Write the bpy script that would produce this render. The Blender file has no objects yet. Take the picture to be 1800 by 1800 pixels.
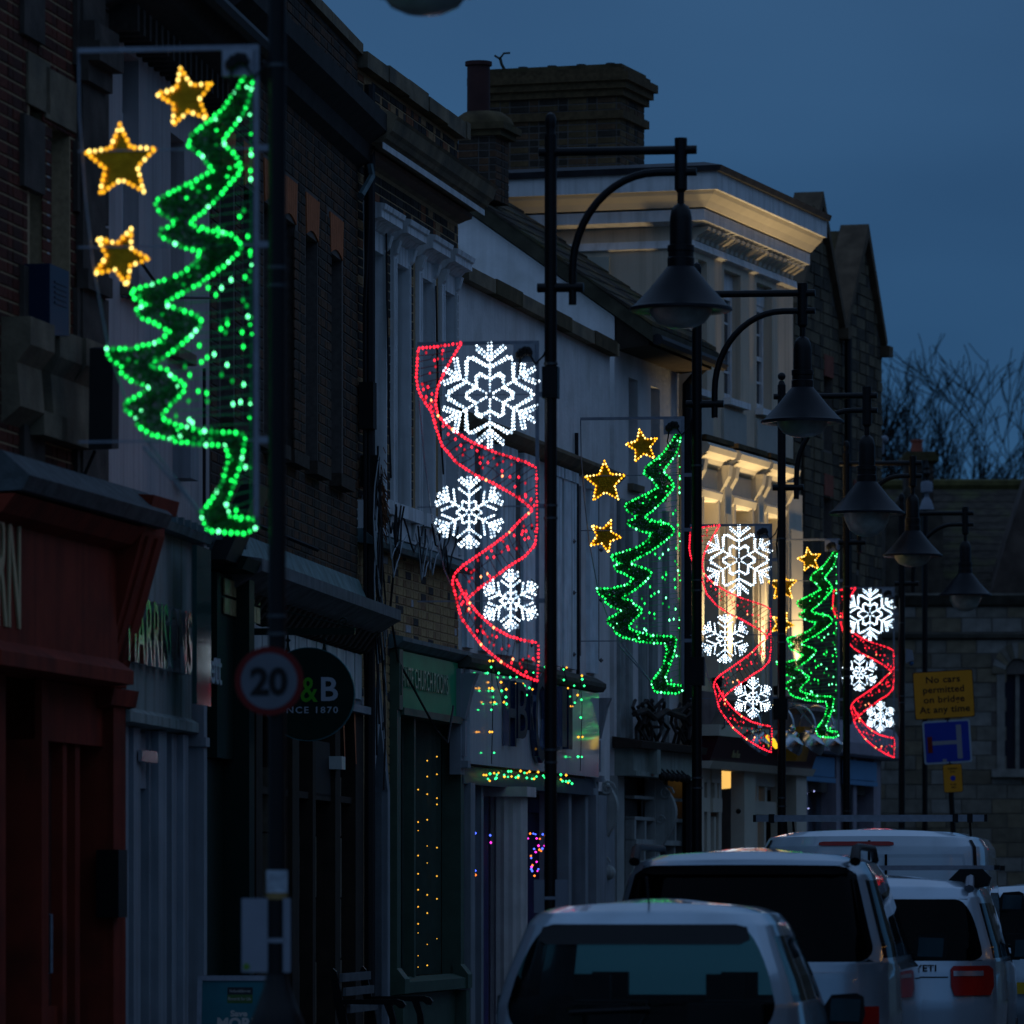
import bpy, math, random
from mathutils import Vector, Matrix
R = random.Random(7)
S = bpy.context.scene
COL = S.collection
PI = math.pi

# ------------------------------------------------------------------ camera
EYE, FPX, HOR = 1.55, 10000.0, 1575.0      # eye height (m), focal length in photo pixels, horizon row
cd = bpy.data.cameras.new('camera')
cam = bpy.data.objects.new('camera', cd)
COL.objects.link(cam)
cam.location = (0, 0, EYE)
cam.rotation_euler = (PI / 2, 0, 0)
cd.sensor_width = 36
cd.lens = 36 * FPX / 1800.0
cd.shift_y = (HOR - 900) / 1800.0
cd.clip_start = 0.5
cd.clip_end = 3000
cd.dof.use_dof = True
cd.dof.focus_distance = 47
cd.dof.aperture_fstop = 4.4
cd.dof.aperture_blades = 0
S.camera = cam

# ------------------------------------------------------------------ sky
w = bpy.data.worlds.new('World')
S.world = w
w.use_nodes = True
nt = w.node_tree
bg = nt.nodes['Background']
sk = nt.nodes.new('ShaderNodeTexSky')
sk.sky_type = 'NISHITA'
sk.sun_disc = False
sk.sun_elevation = math.radians(-2)
sk.sun_rotation = math.radians(200)
sk.air_density = 1.5
sk.ozone_density = 3
tc = nt.nodes.new('ShaderNodeTexCoord')
mp = nt.nodes.new('ShaderNodeMapping')
mp.inputs['Scale'].default_value = (5, 5, 14)
nz = nt.nodes.new('ShaderNodeTexNoise')
nz.inputs['Scale'].default_value = 1.4
nz.inputs['Detail'].default_value = 3
nt.links.new(tc.outputs['Generated'], mp.inputs['Vector'])
nt.links.new(mp.outputs[0], nz.inputs['Vector'])
ramp = nt.nodes.new('ShaderNodeValToRGB')
ramp.color_ramp.elements[0].position = 0.3
ramp.color_ramp.elements[1].position = 0.72
ramp.color_ramp.elements[0].color = (0.2, 0.72, 1.62, 1)
ramp.color_ramp.elements[1].color = (0.3, 0.98, 2.1, 1)
nt.links.new(nz.outputs[0], ramp.inputs[0])
mx = nt.nodes.new('ShaderNodeMix')
mx.data_type = 'RGBA'
mx.blend_type = 'ADD'
mx.inputs[0].default_value = 1.0
# overcast dusk: the cloud deck turns greyer and a little brighter towards the zenith
sep = nt.nodes.new('ShaderNodeSeparateXYZ')
nt.links.new(tc.outputs['Generated'], sep.inputs[0])
zr = nt.nodes.new('ShaderNodeValToRGB')
zr.color_ramp.interpolation = 'EASE'
zr.color_ramp.elements[0].position = 0.1
zr.color_ramp.elements[1].position = 0.62
nt.links.new(sep.outputs[2], zr.inputs[0])
zm = nt.nodes.new('ShaderNodeMix')
zm.data_type = 'RGBA'
zm.inputs[7].default_value = (1.3, 2.2, 3.9, 1)
nt.links.new(zr.outputs[0], zm.inputs[0])
nt.links.new(ramp.outputs[0], zm.inputs[6])
nt.links.new(zm.outputs[2], mx.inputs[6])
nt.links.new(sk.outputs[0], mx.inputs[7])
nt.links.new(mx.outputs[2], bg.inputs[0])
bg.inputs[1].default_value = 0.1

# a last trace of directional dusk light from the sky behind the camera
sd = bpy.data.lights.new('sun', 'SUN')
sd.energy = 0.02
sd.angle = math.radians(60)
sd.color = (0.7, 0.85, 1.0)
so = bpy.data.objects.new('sun', sd)
COL.objects.link(so)
so.rotation_euler = (math.radians(62), 0, math.radians(-25))

S.view_settings.view_transform = 'Standard'
S.view_settings.look = 'None'
S.view_settings.exposure = 0
S.view_settings.gamma = 1
S.view_settings.use_curve_mapping = False
S.render.engine = 'CYCLES'
S.cycles.use_denoising = True
S.cycles.max_bounces = 6
S.cycles.diffuse_bounces = 3
S.cycles.glossy_bounces = 3
S.cycles.transparent_max_bounces = 12
S.cycles.sample_clamp_indirect = 3.0
S.cycles.caustics_reflective = False
S.cycles.caustics_refractive = False
S.cycles.use_light_tree = True

# ------------------------------------------------------------------ materials
def lin(c):
    c /= 255.0
    return c / 12.92 if c <= 0.04045 else ((c + 0.055) / 1.055) ** 2.4

MATS = {}
def mat(name, col, rough=0.7, metal=0.0, var=0.25, scale=6.0, bump=0.15, streak=0.0, coat=0.0, spec=0.2, dirt=None):
    """procedural surface: colour mottled by noise, optional vertical streaks and dirt blotches, fine bump"""
    if name in MATS:
        return MATS[name]
    m = bpy.data.materials.new(name)
    m.use_nodes = True
    n = m.node_tree
    b = n.nodes['Principled BSDF']
    b.inputs['Roughness'].default_value = rough
    b.inputs['Metallic'].default_value = metal
    b.inputs['Specular IOR Level'].default_value = spec
    b.inputs['Coat Weight'].default_value = coat
    b.inputs['Coat Roughness'].default_value = 0.04
    t = n.nodes.new('ShaderNodeTexCoord')
    nz = n.nodes.new('ShaderNodeTexNoise')
    nz.inputs['Scale'].default_value = scale
    nz.inputs['Detail'].default_value = 5
    n.links.new(t.outputs['Object'], nz.inputs['Vector'])
    r = n.nodes.new('ShaderNodeValToRGB')
    r.color_ramp.elements[0].position = 0.3
    r.color_ramp.elements[1].position = 0.7
    r.color_ramp.elements[0].color = tuple(max(0, c * (1 - var)) for c in col) + (1,)
    r.color_ramp.elements[1].color = tuple(min(1, c * (1 + var)) for c in col) + (1,)
    n.links.new(nz.outputs[0], r.inputs[0])
    out = r.outputs[0]
    for k, (amt, sc, pos, dc) in enumerate(((streak, (9, 9, 0.35), 0.55, (0.35, 0.36, 0.33)),
                                            (1.0 if dirt else 0, (1.7, 1.7, 1.7), 0.58, dirt or (0, 0, 0)))):
        if amt <= 0:
            continue
        mpn = n.nodes.new('ShaderNodeMapping')
        mpn.inputs['Scale'].default_value = sc
        n2 = n.nodes.new('ShaderNodeTexNoise')
        n2.inputs['Scale'].default_value = 1.3
        n2.inputs['Detail'].default_value = 6
        r2 = n.nodes.new('ShaderNodeValToRGB')
        r2.color_ramp.elements[0].position = pos - 0.08
        r2.color_ramp.elements[1].position = pos + 0.14
        r2.color_ramp.elements[0].color = (0, 0, 0, 1)
        r2.color_ramp.elements[1].color = (amt, amt, amt, 1)
        mixn = n.nodes.new('ShaderNodeMix')
        mixn.data_type = 'RGBA'
        n.links.new(t.outputs['Object'], mpn.inputs['Vector'])
        n.links.new(mpn.outputs[0], n2.inputs['Vector'])
        n.links.new(n2.outputs[0], r2.inputs[0])
        n.links.new(r2.outputs[0], mixn.inputs[0])
        n.links.new(out, mixn.inputs[6])
        mixn.inputs[7].default_value = (tuple(c * d for c, d in zip(col, dc)) if k == 0 else dc) + (1,)
        out = mixn.outputs[2]
    n.links.new(out, b.inputs['Base Color'])
    if bump > 0:
        n3 = n.nodes.new('ShaderNodeTexNoise')
        n3.inputs['Scale'].default_value = scale * 7
        n3.inputs['Detail'].default_value = 4
        n.links.new(t.outputs['Object'], n3.inputs['Vector'])
        bp = n.nodes.new('ShaderNodeBump')
        bp.inputs['Strength'].default_value = bump
        bp.inputs['Distance'].default_value = 0.01
        n.links.new(n3.outputs[0], bp.inputs['Height'])
        n.links.new(bp.outputs[0], b.inputs['Normal'])
    MATS[name] = m
    return m

def glow(name, col, strength):
    if name in MATS:
        return MATS[name]
    m = bpy.data.materials.new(name)
    m.use_nodes = True
    b = m.node_tree.nodes['Principled BSDF']
    b.inputs['Base Color'].default_value = tuple(min(1, 0.3 * c + 0.02) for c in col) + (1,)
    b.inputs['Emission Color'].default_value = tuple(col) + (1,)
    b.inputs['Emission Strength'].default_value = strength
    MATS[name] = m
    return m

def glass(name, tint, clear, rough=0.03):
    """thin tinted pane: transparent tint mixed with a sharp reflection"""
    if name in MATS:
        return MATS[name]
    m = bpy.data.materials.new(name)
    m.use_nodes = True
    n = m.node_tree
    b = n.nodes['Principled BSDF']
    b.inputs['Base Color'].default_value = tuple(tint) + (1,)
    b.inputs['Roughness'].default_value = rough
    b.inputs['Specular IOR Level'].default_value = 0.6
    tr = n.nodes.new('ShaderNodeBsdfTransparent')
    tr.inputs[0].default_value = tuple(clear) + (1,)
    fr = n.nodes.new('ShaderNodeFresnel')
    fr.inputs[0].default_value = 1.5
    mxs = n.nodes.new('ShaderNodeMixShader')
    ad = n.nodes.new('ShaderNodeMath')
    ad.operation = 'ADD'
    ad.inputs[1].default_value = 0.06
    n.links.new(fr.outputs[0], ad.inputs[0])
    n.links.new(ad.outputs[0], mxs.inputs[0])
    n.links.new(tr.outputs[0], mxs.inputs[1])
    n.links.new(b.outputs[0], mxs.inputs[2])
    n.links.new(mxs.outputs[0], n.nodes['Material Output'].inputs[0])
    MATS[name] = m
    return m

WHITE = mat('white_render', (0.66, 0.66, 0.66), 0.85, var=0.1, scale=3, streak=0.18, bump=0.7, dirt=(0.5, 0.5, 0.48))
WPAINT = mat('white_paint', (0.7, 0.7, 0.7), 0.55, var=0.1, scale=5, streak=0.35, bump=0.1)
PALE = mat('lilac_render', (0.42, 0.38, 0.38), 0.85, var=0.1, scale=2, streak=0.4, bump=0.4)
GREYGRN = mat('grey_green_paint', (0.22, 0.27, 0.26), 0.6, var=0.12, scale=4, streak=0.7)
GREYPAINT = mat('grey_blue_paint', (0.24, 0.27, 0.3), 0.6, var=0.12, scale=4, streak=0.4)
CREAM = mat('cream_render', (0.6, 0.5, 0.38), 0.85, var=0.07, scale=2, bump=0.25, streak=0.35)
CREAMW = mat('cream_woodwork', (0.6, 0.55, 0.45), 0.6, var=0.06, scale=4, bump=0.06)
MORT = mat('mortar', (0.36, 0.25, 0.14), 0.95, var=0.2, scale=30)
MORTD = mat('dark_mortar', (0.11, 0.095, 0.085), 0.95, var=0.2, scale=30)
BR_DARK = [mat('dark_brick_%s' % k, c, 0.9, var=0.3, scale=25, bump=0.4) for k, c in
           (('brown', (0.085, 0.045, 0.026)), ('grey', (0.055, 0.042, 0.032)), ('umber', (0.1, 0.053, 0.03)), ('soot', (0.042, 0.032, 0.026)))]
BR_YEL = [mat('yellow_brick_%s' % k, c, 0.9, var=0.25, scale=25, bump=0.4) for k, c in
          (('buff', (0.38, 0.25, 0.12)), ('tan', (0.33, 0.21, 0.11)), ('ochre', (0.4, 0.27, 0.13)), ('brown', (0.26, 0.15, 0.08)),
           ('smoky', (0.05, 0.045, 0.045)), ('pale', (0.38, 0.38, 0.4)))]
BR_MIX = [mat('stock_brick_%s' % k, c, 0.9, var=0.25, scale=25, bump=0.4) for k, c in
          (('black', (0.025, 0.022, 0.02)), ('slate', (0.05, 0.042, 0.038)), ('tan', (0.3, 0.18, 0.09)), ('rust', (0.2, 0.075, 0.035)), ('coal', (0.035, 0.03, 0.026)))]
BR_RED = [mat('red_brick_%s' % k, c, 0.9, var=0.25, scale=25, bump=0.4) for k, c in
          (('deep', (0.08, 0.02, 0.012)), ('mid', (0.11, 0.028, 0.016)), ('brown', (0.06, 0.02, 0.013)))]
BR_OLD = [mat('mossy_brick_%s' % k, c, 0.95, var=0.35, scale=18, bump=0.5) for k, c in
          (('brown', (0.11, 0.072, 0.036)), ('olive', (0.085, 0.056, 0.028)), ('black', (0.035, 0.028, 0.022)), ('umber', (0.09, 0.052, 0.03)))]
ORANGE = mat('rubbed_orange_brick', (0.42, 0.13, 0.05), 0.9, var=0.15, scale=14)
STONE = mat('weathered_stone', (0.18, 0.14, 0.09), 0.9, var=0.3, scale=5, bump=0.6, dirt=(0.09, 0.08, 0.06))
STONES = [mat('limestone_%s' % k, c, 0.9, var=0.25, scale=6, bump=0.6) for k, c in
          (('grey', (0.16, 0.145, 0.12)), ('honey', (0.17, 0.14, 0.095)), ('pale', (0.2, 0.19, 0.17)), ('brown', (0.13, 0.11, 0.08)))]
MOSS = mat('mossy_coping', (0.085, 0.06, 0.03), 0.95, var=0.45, scale=5, bump=0.7, dirt=(0.06, 0.052, 0.02))
LEAD = mat('lead_flashing', (0.1, 0.15, 0.16), 0.6, var=0.3, scale=7, streak=0.5)
SLATE = mat('dark_roof_tile', (0.045, 0.036, 0.028), 0.95, var=0.4, scale=9, bump=0.6, dirt=(0.07, 0.07, 0.03))
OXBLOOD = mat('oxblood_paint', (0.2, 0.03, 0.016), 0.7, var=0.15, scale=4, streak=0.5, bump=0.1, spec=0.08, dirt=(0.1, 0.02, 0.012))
MAROON = mat('maroon_paint', (0.055, 0.012, 0.018), 0.4, var=0.15)
DGREEN = mat('dark_green_paint', (0.004, 0.018, 0.014), 0.5, var=0.15, spec=0.1)
EGREEN = mat('emerald_fascia', (0.02, 0.3, 0.13), 0.5, var=0.15, scale=3)
SAGE = mat('sage_paint', (0.05, 0.09, 0.065), 0.5, var=0.15)
BLACK = mat('black_gloss_paint', (0.003, 0.003, 0.004), 0.42, var=0.2, bump=0.03, spec=0.22)
SHADE = mat('lamp_shade_enamel', (0.004, 0.0055, 0.009), 0.4, var=0.25, scale=9, bump=0.05, spec=0.14)
DARKIN = mat('dark_interior', (0.006, 0.006, 0.006), 0.8, var=0.2)
DARKWOOD = mat('dark_wood', (0.028, 0.02, 0.014), 0.8, var=0.3, streak=0.4)
PANE = mat('window_pane', (0.006, 0.009, 0.012), 0.06, var=0.1, bump=0.0, spec=0.6)
GALV = mat('galvanised_steel', (0.22, 0.24, 0.28), 0.5, 0.6, var=0.15, scale=20, bump=0.05)
RUBBER = mat('black_rubber', (0.012, 0.012, 0.012), 0.7, var=0.1)
CABLE = mat('black_cable', (0.015, 0.015, 0.017), 0.6, var=0.1, bump=0)
CABLEW = mat('grey_cable', (0.3, 0.33, 0.36), 0.6, var=0.1, bump=0)
WOODC = mat('bench_slat_wood', (0.12, 0.13, 0.14), 0.6, var=0.2, streak=0.4)
GRASSY = mat('gold_foil', (0.5, 0.25, 0.01), 0.18, 0.9, var=0.3, scale=14, bump=0.5)
TINSEL = mat('green_tinsel', (0.015, 0.26, 0.04), 0.28, 0.55, var=0.5, scale=40, bump=0.0)
TINSELD = mat('dark_green_tinsel', (0.006, 0.1, 0.02), 0.4, 0.3, var=0.5, scale=40, bump=0.0)
SILVERT = mat('chrome_lettering', (0.55, 0.58, 0.6), 0.13, 1.0, var=0.2, bump=0.0)
REDPLAS = mat('red_plastic', (0.3, 0.01, 0.012), 0.4, var=0.1, bump=0)

# ------------------------------------------------------------------ mesh builder
class MB:
    def __init__(s):
        s.v, s.f, s.m = [], [], []
    def add(s, vs, fs, mi=0):
        o = len(s.v)
        s.v += [tuple(p) for p in vs]
        s.f += [tuple(o + i for i in f) for f in fs]
        s.m += [mi] * len(fs)
        return s
    def box(s, x0, x1, y0, y1, z0, z1, mi=0):
        if x0 > x1: x0, x1 = x1, x0
        if y0 > y1: y0, y1 = y1, y0
        if z0 > z1: z0, z1 = z1, z0
        return s.add([(x0, y0, z0), (x1, y0, z0), (x1, y1, z0), (x0, y1, z0), (x0, y0, z1), (x1, y0, z1), (x1, y1, z1), (x0, y1, z1)],
                     [(0, 3, 2, 1), (4, 5, 6, 7), (0, 1, 5, 4), (1, 2, 6, 5), (2, 3, 7, 6), (3, 0, 4, 7)], mi)
    def prism(s, poly, f0, f1, mi=0):
        """poly: points mapped by f0 and f1 (callables) to the two end caps"""
        n = len(poly)
        a = [f0(*p) for p in poly]
        b = [f1(*p) for p in poly]
        fs = [tuple(range(n - 1, -1, -1)), tuple(range(n, 2 * n))] + [(i, (i + 1) % n, n + (i + 1) % n, n + i) for i in range(n)]
        return s.add(a + b, fs, mi)
    def profile(s, pts, u0, u1, mi=0):
        """(out, z) profile run along u"""
        return s.prism(pts, lambda o, z: (u0, -o, z), lambda o, z: (u1, -o, z), mi)
    def tube(s, pts, r, n=8, mi=0, cap=True):
        pts = [Vector(p) for p in pts]
        rs = r if isinstance(r, (list, tuple)) else [r] * len(pts)
        o = len(s.v)
        prev = None
        for i, p in enumerate(pts):
            a = pts[min(i + 1, len(pts) - 1)] - pts[max(i - 1, 0)]
            if a.length < 1e-9:
                a = Vector((0, 0, 1))
            a.normalize()
            if prev is None:
                q = Vector((0, 0, 1)) if abs(a.z) < 0.9 else Vector((1, 0, 0))
                x = a.cross(q).normalized()
            else:
                x = (prev - a * prev.dot(a))
                x = x.normalized() if x.length > 1e-6 else a.orthogonal().normalized()
            prev = x
            y = a.cross(x)
            for k in range(n):
                t = 2 * PI * k / n
                s.v.append(tuple(p + (x * math.cos(t) + y * math.sin(t)) * rs[i]))
        for i in range(len(pts) - 1):
            for k in range(n):
                k2 = (k + 1) % n
                s.f.append((o + i * n + k, o + i * n + k2, o + (i + 1) * n + k2, o + (i + 1) * n + k))
                s.m.append(mi)
        if cap and n > 2:
            s.f.append(tuple(o + k for k in range(n - 1, -1, -1)))
            s.f.append(tuple(o + (len(pts) - 1) * n + k for k in range(n)))
            s.m += [mi, mi]
        return s
    def lathe(s, prof, n=24, c=(0, 0), mi=0):
        o = len(s.v)
        for r, z in prof:
            for k in range(n):
                t = 2 * PI * k / n
                s.v.append((c[0] + max(r, 1e-4) * math.cos(t), c[1] + max(r, 1e-4) * math.sin(t), z))
        for i in range(len(prof) - 1):
            for k in range(n):
                k2 = (k + 1) % n
                s.f.append((o + i * n + k, o + i * n + k2, o + (i + 1) * n + k2, o + (i + 1) * n + k))
                s.m.append(mi)
        return s
    def ball(s, c, r, mi=0, sx=1, sz=1):
        """octahedral bead"""
        x, y, z = c
        return s.add([(x + r * sx, y, z), (x, y + r, z), (x - r * sx, y, z), (x, y - r, z), (x, y, z + r * sz), (x, y, z - r * sz)],
                     [(0, 1, 4), (1, 2, 4), (2, 3, 4), (3, 0, 4), (1, 0, 5), (2, 1, 5), (3, 2, 5), (0, 3, 5)], mi)
    def sphere(s, c, r, n=12, m=8, mi=0):
        pr = [(r * math.sin(PI * i / m), c[2] - r * math.cos(PI * i / m)) for i in range(m + 1)]
        return s.lathe(pr, n, (c[0], c[1]), mi)
    def mesh(s, name, mats):
        me = bpy.data.meshes.new(name)
        me.from_pydata(s.v, [], s.f)
        ms = mats if isinstance(mats, (list, tuple)) else [mats]
        for m in ms:
            me.materials.append(m)
        if len(ms) > 1:
            me.polygons.foreach_set('material_index', s.m)
        me.validate()
        me.update()
        return me
    def build(s, name, mats, parent=None, smooth=False, stuff=False, label=None):
        me = s.mesh(name, mats)
        if smooth:
            me.shade_smooth()
            try:
                me.set_sharp_from_angle(angle=math.radians(38))
            except Exception:
                pass
        o = bpy.data.objects.new(name, me)
        COL.objects.link(o)
        if parent:
            o.parent = parent
        if stuff:
            o['kind'] = 'stuff'
        if label:
            o['label'] = label
        return o

def thing(name, label, cat, loc=(0, 0, 0), rz=0.0, group=None):
    o = bpy.data.objects.new(name, None)
    COL.objects.link(o)
    o.empty_display_size = 0.2
    o.location = loc
    o.rotation_euler = (0, 0, rz)
    o['label'] = label
    o['category'] = cat
    if group:
        o['group'] = group
    return o

def tag(o, label, cat, group=None):
    o['label'] = label
    o['category'] = cat
    if group:
        o['group'] = group
    return o

def copy_tree(o, parent=None):
    c = o.copy()
    COL.objects.link(c)
    c.parent = parent
    for ch in o.children:
        copy_tree(ch, c)
    return c

def pix(px, py, d):
    return Vector(((px - 900) / FPX * d, d, EYE + (HOR - py) / FPX * d))

# street facades: a vertical plane through photo column px0 at depth y0, receding to vanishing column vx
class Facade:
    def __init__(s, px0, y0, vx):
        m = (vx - 900) / FPX
        s.p = Vector(((px0 - 900) / FPX * y0, y0))
        s.d = Vector((m, 1)).normalized()
        s.o = Vector((s.d.y, -s.d.x))
        s.rz = math.atan2(s.d.y, s.d.x)
    def hit(s, px, py=HOR, off=0.0):
        """-> (u, z) where the sight line through the pixel meets the plane standing `off` in front of the facade"""
        r = Vector(((px - 900) / FPX, 1.0))
        q = s.p + s.o * off
        # q + u d = t r
        det = s.d.x * (-r.y) - (-r.x) * s.d.y
        u = ((-q.x) * (-r.y) - (-r.x) * (-q.y)) / det
        t = (s.d.x * (-q.y) - s.d.y * (-q.x)) / det
        return u, EYE + (HOR - py) / FPX * t
    def world(s, u, off, z):
        q = s.p + s.d * u + s.o * off
        return Vector((q.x, q.y, z))
    def root(s, name, label, cat, group=None):
        return thing(name, label, cat, (s.p.x, s.p.y, 0), s.rz, group)
    def bx(s, mb, a, b, yt, yb, o0, o1, mi=0):
        """box whose street face spans photo columns a..b; yt/yb are its top and bottom rows at column a"""
        u0, zt = s.hit(a, yt, o1)
        u1, _ = s.hit(b, yt, o1)
        _, zb = s.hit(a, yb, o1)
        mb.box(u0, u1, -o1, -o0, zb, zt, mi)
        return u0, u1, zb, zt

def wall(mb, u0, u1, z0, z1, holes, out=0.0, depth=0.3, mi=0):
    """wall slab (street face at y=-out, thickness depth) with rectangular holes"""
    us = sorted({u0, u1, *[max(u0, min(u1, h[0])) for h in holes], *[max(u0, min(u1, h[1])) for h in holes]})
    zs = sorted({z0, z1, *[max(z0, min(z1, h[2])) for h in holes], *[max(z0, min(z1, h[3])) for h in holes]})
    def solid(i, j):
        if i < 0 or j < 0 or i >= len(us) - 1 or j >= len(zs) - 1:
            return None
        cu, cz = (us[i] + us[i + 1]) / 2, (zs[j] + zs[j + 1]) / 2
        return not any(h[0] < cu < h[1] and h[2] < cz < h[3] for h in holes)
    ya, yb = -out, -out + depth
    for i in range(len(us) - 1):
        for j in range(len(zs) - 1):
            if not solid(i, j):
                continue
            a, b, c, d = us[i], us[i + 1], zs[j], zs[j + 1]
            mb.add([(a, ya, c), (b, ya, c), (b, ya, d), (a, ya, d)], [(0, 1, 2, 3)], mi)
            mb.add([(a, yb, c), (b, yb, c), (b, yb, d), (a, yb, d)], [(3, 2, 1, 0)], mi)
            if solid(i - 1, j) is not True: mb.add([(a, ya, c), (a, yb, c), (a, yb, d), (a, ya, d)], [(3, 2, 1, 0)], mi)
            if solid(i + 1, j) is not True: mb.add([(b, ya, c), (b, yb, c), (b, yb, d), (b, ya, d)], [(0, 1, 2, 3)], mi)
            if solid(i, j - 1) is not True: mb.add([(a, ya, c), (b, ya, c), (b, yb, c), (a, yb, c)], [(3, 2, 1, 0)], mi)
            if solid(i, j + 1) is not True: mb.add([(a, ya, d), (b, ya, d), (b, yb, d), (a, yb, d)], [(0, 1, 2, 3)], mi)

def bricks(root, M, ua, ub, za, zb, mats, weights=None, holes=(), n_ind=300, bl=0.225, bh=0.075, joint=0.011, proud=0.007,
           name='brick', pick=None, flemish=True, jitter=0.002, cut=None):
    """lays bricks on a face. M maps (a, b, c) = (along, outward, up) into the root's space; each brick starts at outward 0.
    The n_ind that show largest become objects of their own, the rest is one joined part."""
    cells = []
    row = 0
    z = za
    while z < zb - 0.02:
        h = min(bh, zb - z) - joint
        u = ua - (0 if row % 2 == 0 else bl * 0.5)
        k = row % 2
        while u < ub:
            L = bl if (not flemish or k % 2 == 0) else bl / 2
            a, b = max(u, ua), min(u + L - joint, ub)
            if flemish and row % 2 == 1 and u < ua:
                a = ua
            k += 1
            u += L
            if b - a < 0.03:
                continue
            cu, cz = (a + b) / 2, z + h / 2
            if cut and not cut(cu, cz):
                continue
            if any(h0 - 0.01 < cu < h1 + 0.01 and g0 < cz < g1 for h0, h1, g0, g1 in holes):
                continue
            cells.append((a, b, z, z + h))
        z += bh
        row += 1
    key = pick or (lambda a, z: a)
    cells.sort(key=lambda c: key(c[0], c[2]))
    cache = {}
    def brick_mesh(L, h, mi):
        kk = (round(L, 2), round(h, 3), mi)
        if kk not in cache:
            mb = MB()
            q = 0.004
            vs = [M @ Vector(p) - M @ Vector((0, 0, 0)) for p in
                  [(0, 0, 0), (L, 0, 0), (L, 0, h), (0, 0, h), (q, proud, q), (L - q, proud, q), (L - q, proud, h - q), (q, proud, h - q)]]
            mb.add(vs, [(4, 5, 6, 7), (0, 1, 5, 4), (1, 2, 6, 5), (2, 3, 7, 6), (3, 0, 4, 7)])
            cache[kk] = mb.mesh(name, mats[mi])
        return cache[kk]
    rest = MB()
    idx = list(range(len(mats)))
    for i, (a, b, z0, z1) in enumerate(cells):
        mi = R.choices(idx, weights)[0] if weights else R.choice(idx)
        pr = R.uniform(-jitter, jitter)
        if i < n_ind:
            o = bpy.data.objects.new(name, brick_mesh(b - a, z1 - z0, mi))
            COL.objects.link(o)
            o.parent = root
            o.location = M @ Vector((a, pr, z0))
        else:
            q = 0.004
            p2 = proud + pr
            vs = [M @ Vector(p) for p in [(a, 0, z0), (b, 0, z0), (b, 0, z1), (a, 0, z1), (a + q, p2, z0 + q), (b - q, p2, z0 + q), (b - q, p2, z1 - q), (a + q, p2, z1 - q)]]
            rest.add(vs, [(4, 5, 6, 7), (0, 1, 5, 4), (1, 2, 6, 5), (2, 3, 7, 6), (3, 0, 4, 7)], mi)
    if rest.f:
        rest.build('brickwork' if name == 'brick' else 'stonework', mats, root, stuff=True)

def fmap(out):
    """street-face mapping for bricks(): along u, outward = -y"""
    return Matrix(((1, 0, 0, 0), (0, -1, 0, -out), (0, 0, 1, 0), (0, 0, 0, 1)))

_fonts = {}
def text_mb(txt, h, mi=0, ext=0.01, bold=0.0, squeeze=1.0, center=False, spacing=1.0, lean=0.0):
    """lettering as a mesh standing in the XZ plane facing -y, baseline at z=0, cap height h; returns (MB, width)"""
    cu = bpy.data.curves.new('lettering', 'FONT')
    cu.body = txt
    cu.size = h / 0.7
    cu.extrude = ext
    cu.offset = bold
    cu.space_character = spacing
    cu.shear = lean
    cu.resolution_u = 3
    ob = bpy.data.objects.new('lettering', cu)
    COL.objects.link(ob)
    bpy.context.view_layer.update()
    me = bpy.data.meshes.new_from_object(ob.evaluated_get(bpy.context.evaluated_depsgraph_get()))
    mb = MB()
    vs = [(v.co.x * squeeze, -v.co.z, v.co.y) for v in me.vertices]
    wd = max(p[0] for p in vs)
    mn = min(p[0] for p in vs)
    sh = -(wd + mn) / 2 if center else -mn
    vs = [(x + sh, y, z) for x, y, z in vs]
    mb.add(vs, [tuple(p.vertices) for p in me.polygons], mi)
    bpy.data.objects.remove(ob)
    bpy.data.meshes.remove(me)
    bpy.data.curves.remove(cu)
    return mb, wd - mn

def put_text(txt, h, parent, name, m, x, y, z, ext=0.01, bold=0.0, squeeze=1.0, center=False, spacing=1.0, fit=None, lean=0.0):
    mb, wd = text_mb(txt, h, 0, ext, bold, squeeze, center, spacing, lean)
    if fit:
        k = fit / wd
        mb.v = [(a * k, b, c) for a, b, c in mb.v]
    o = mb.build(name, m, parent)
    o.location = (x, y, z)
    return o

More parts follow.
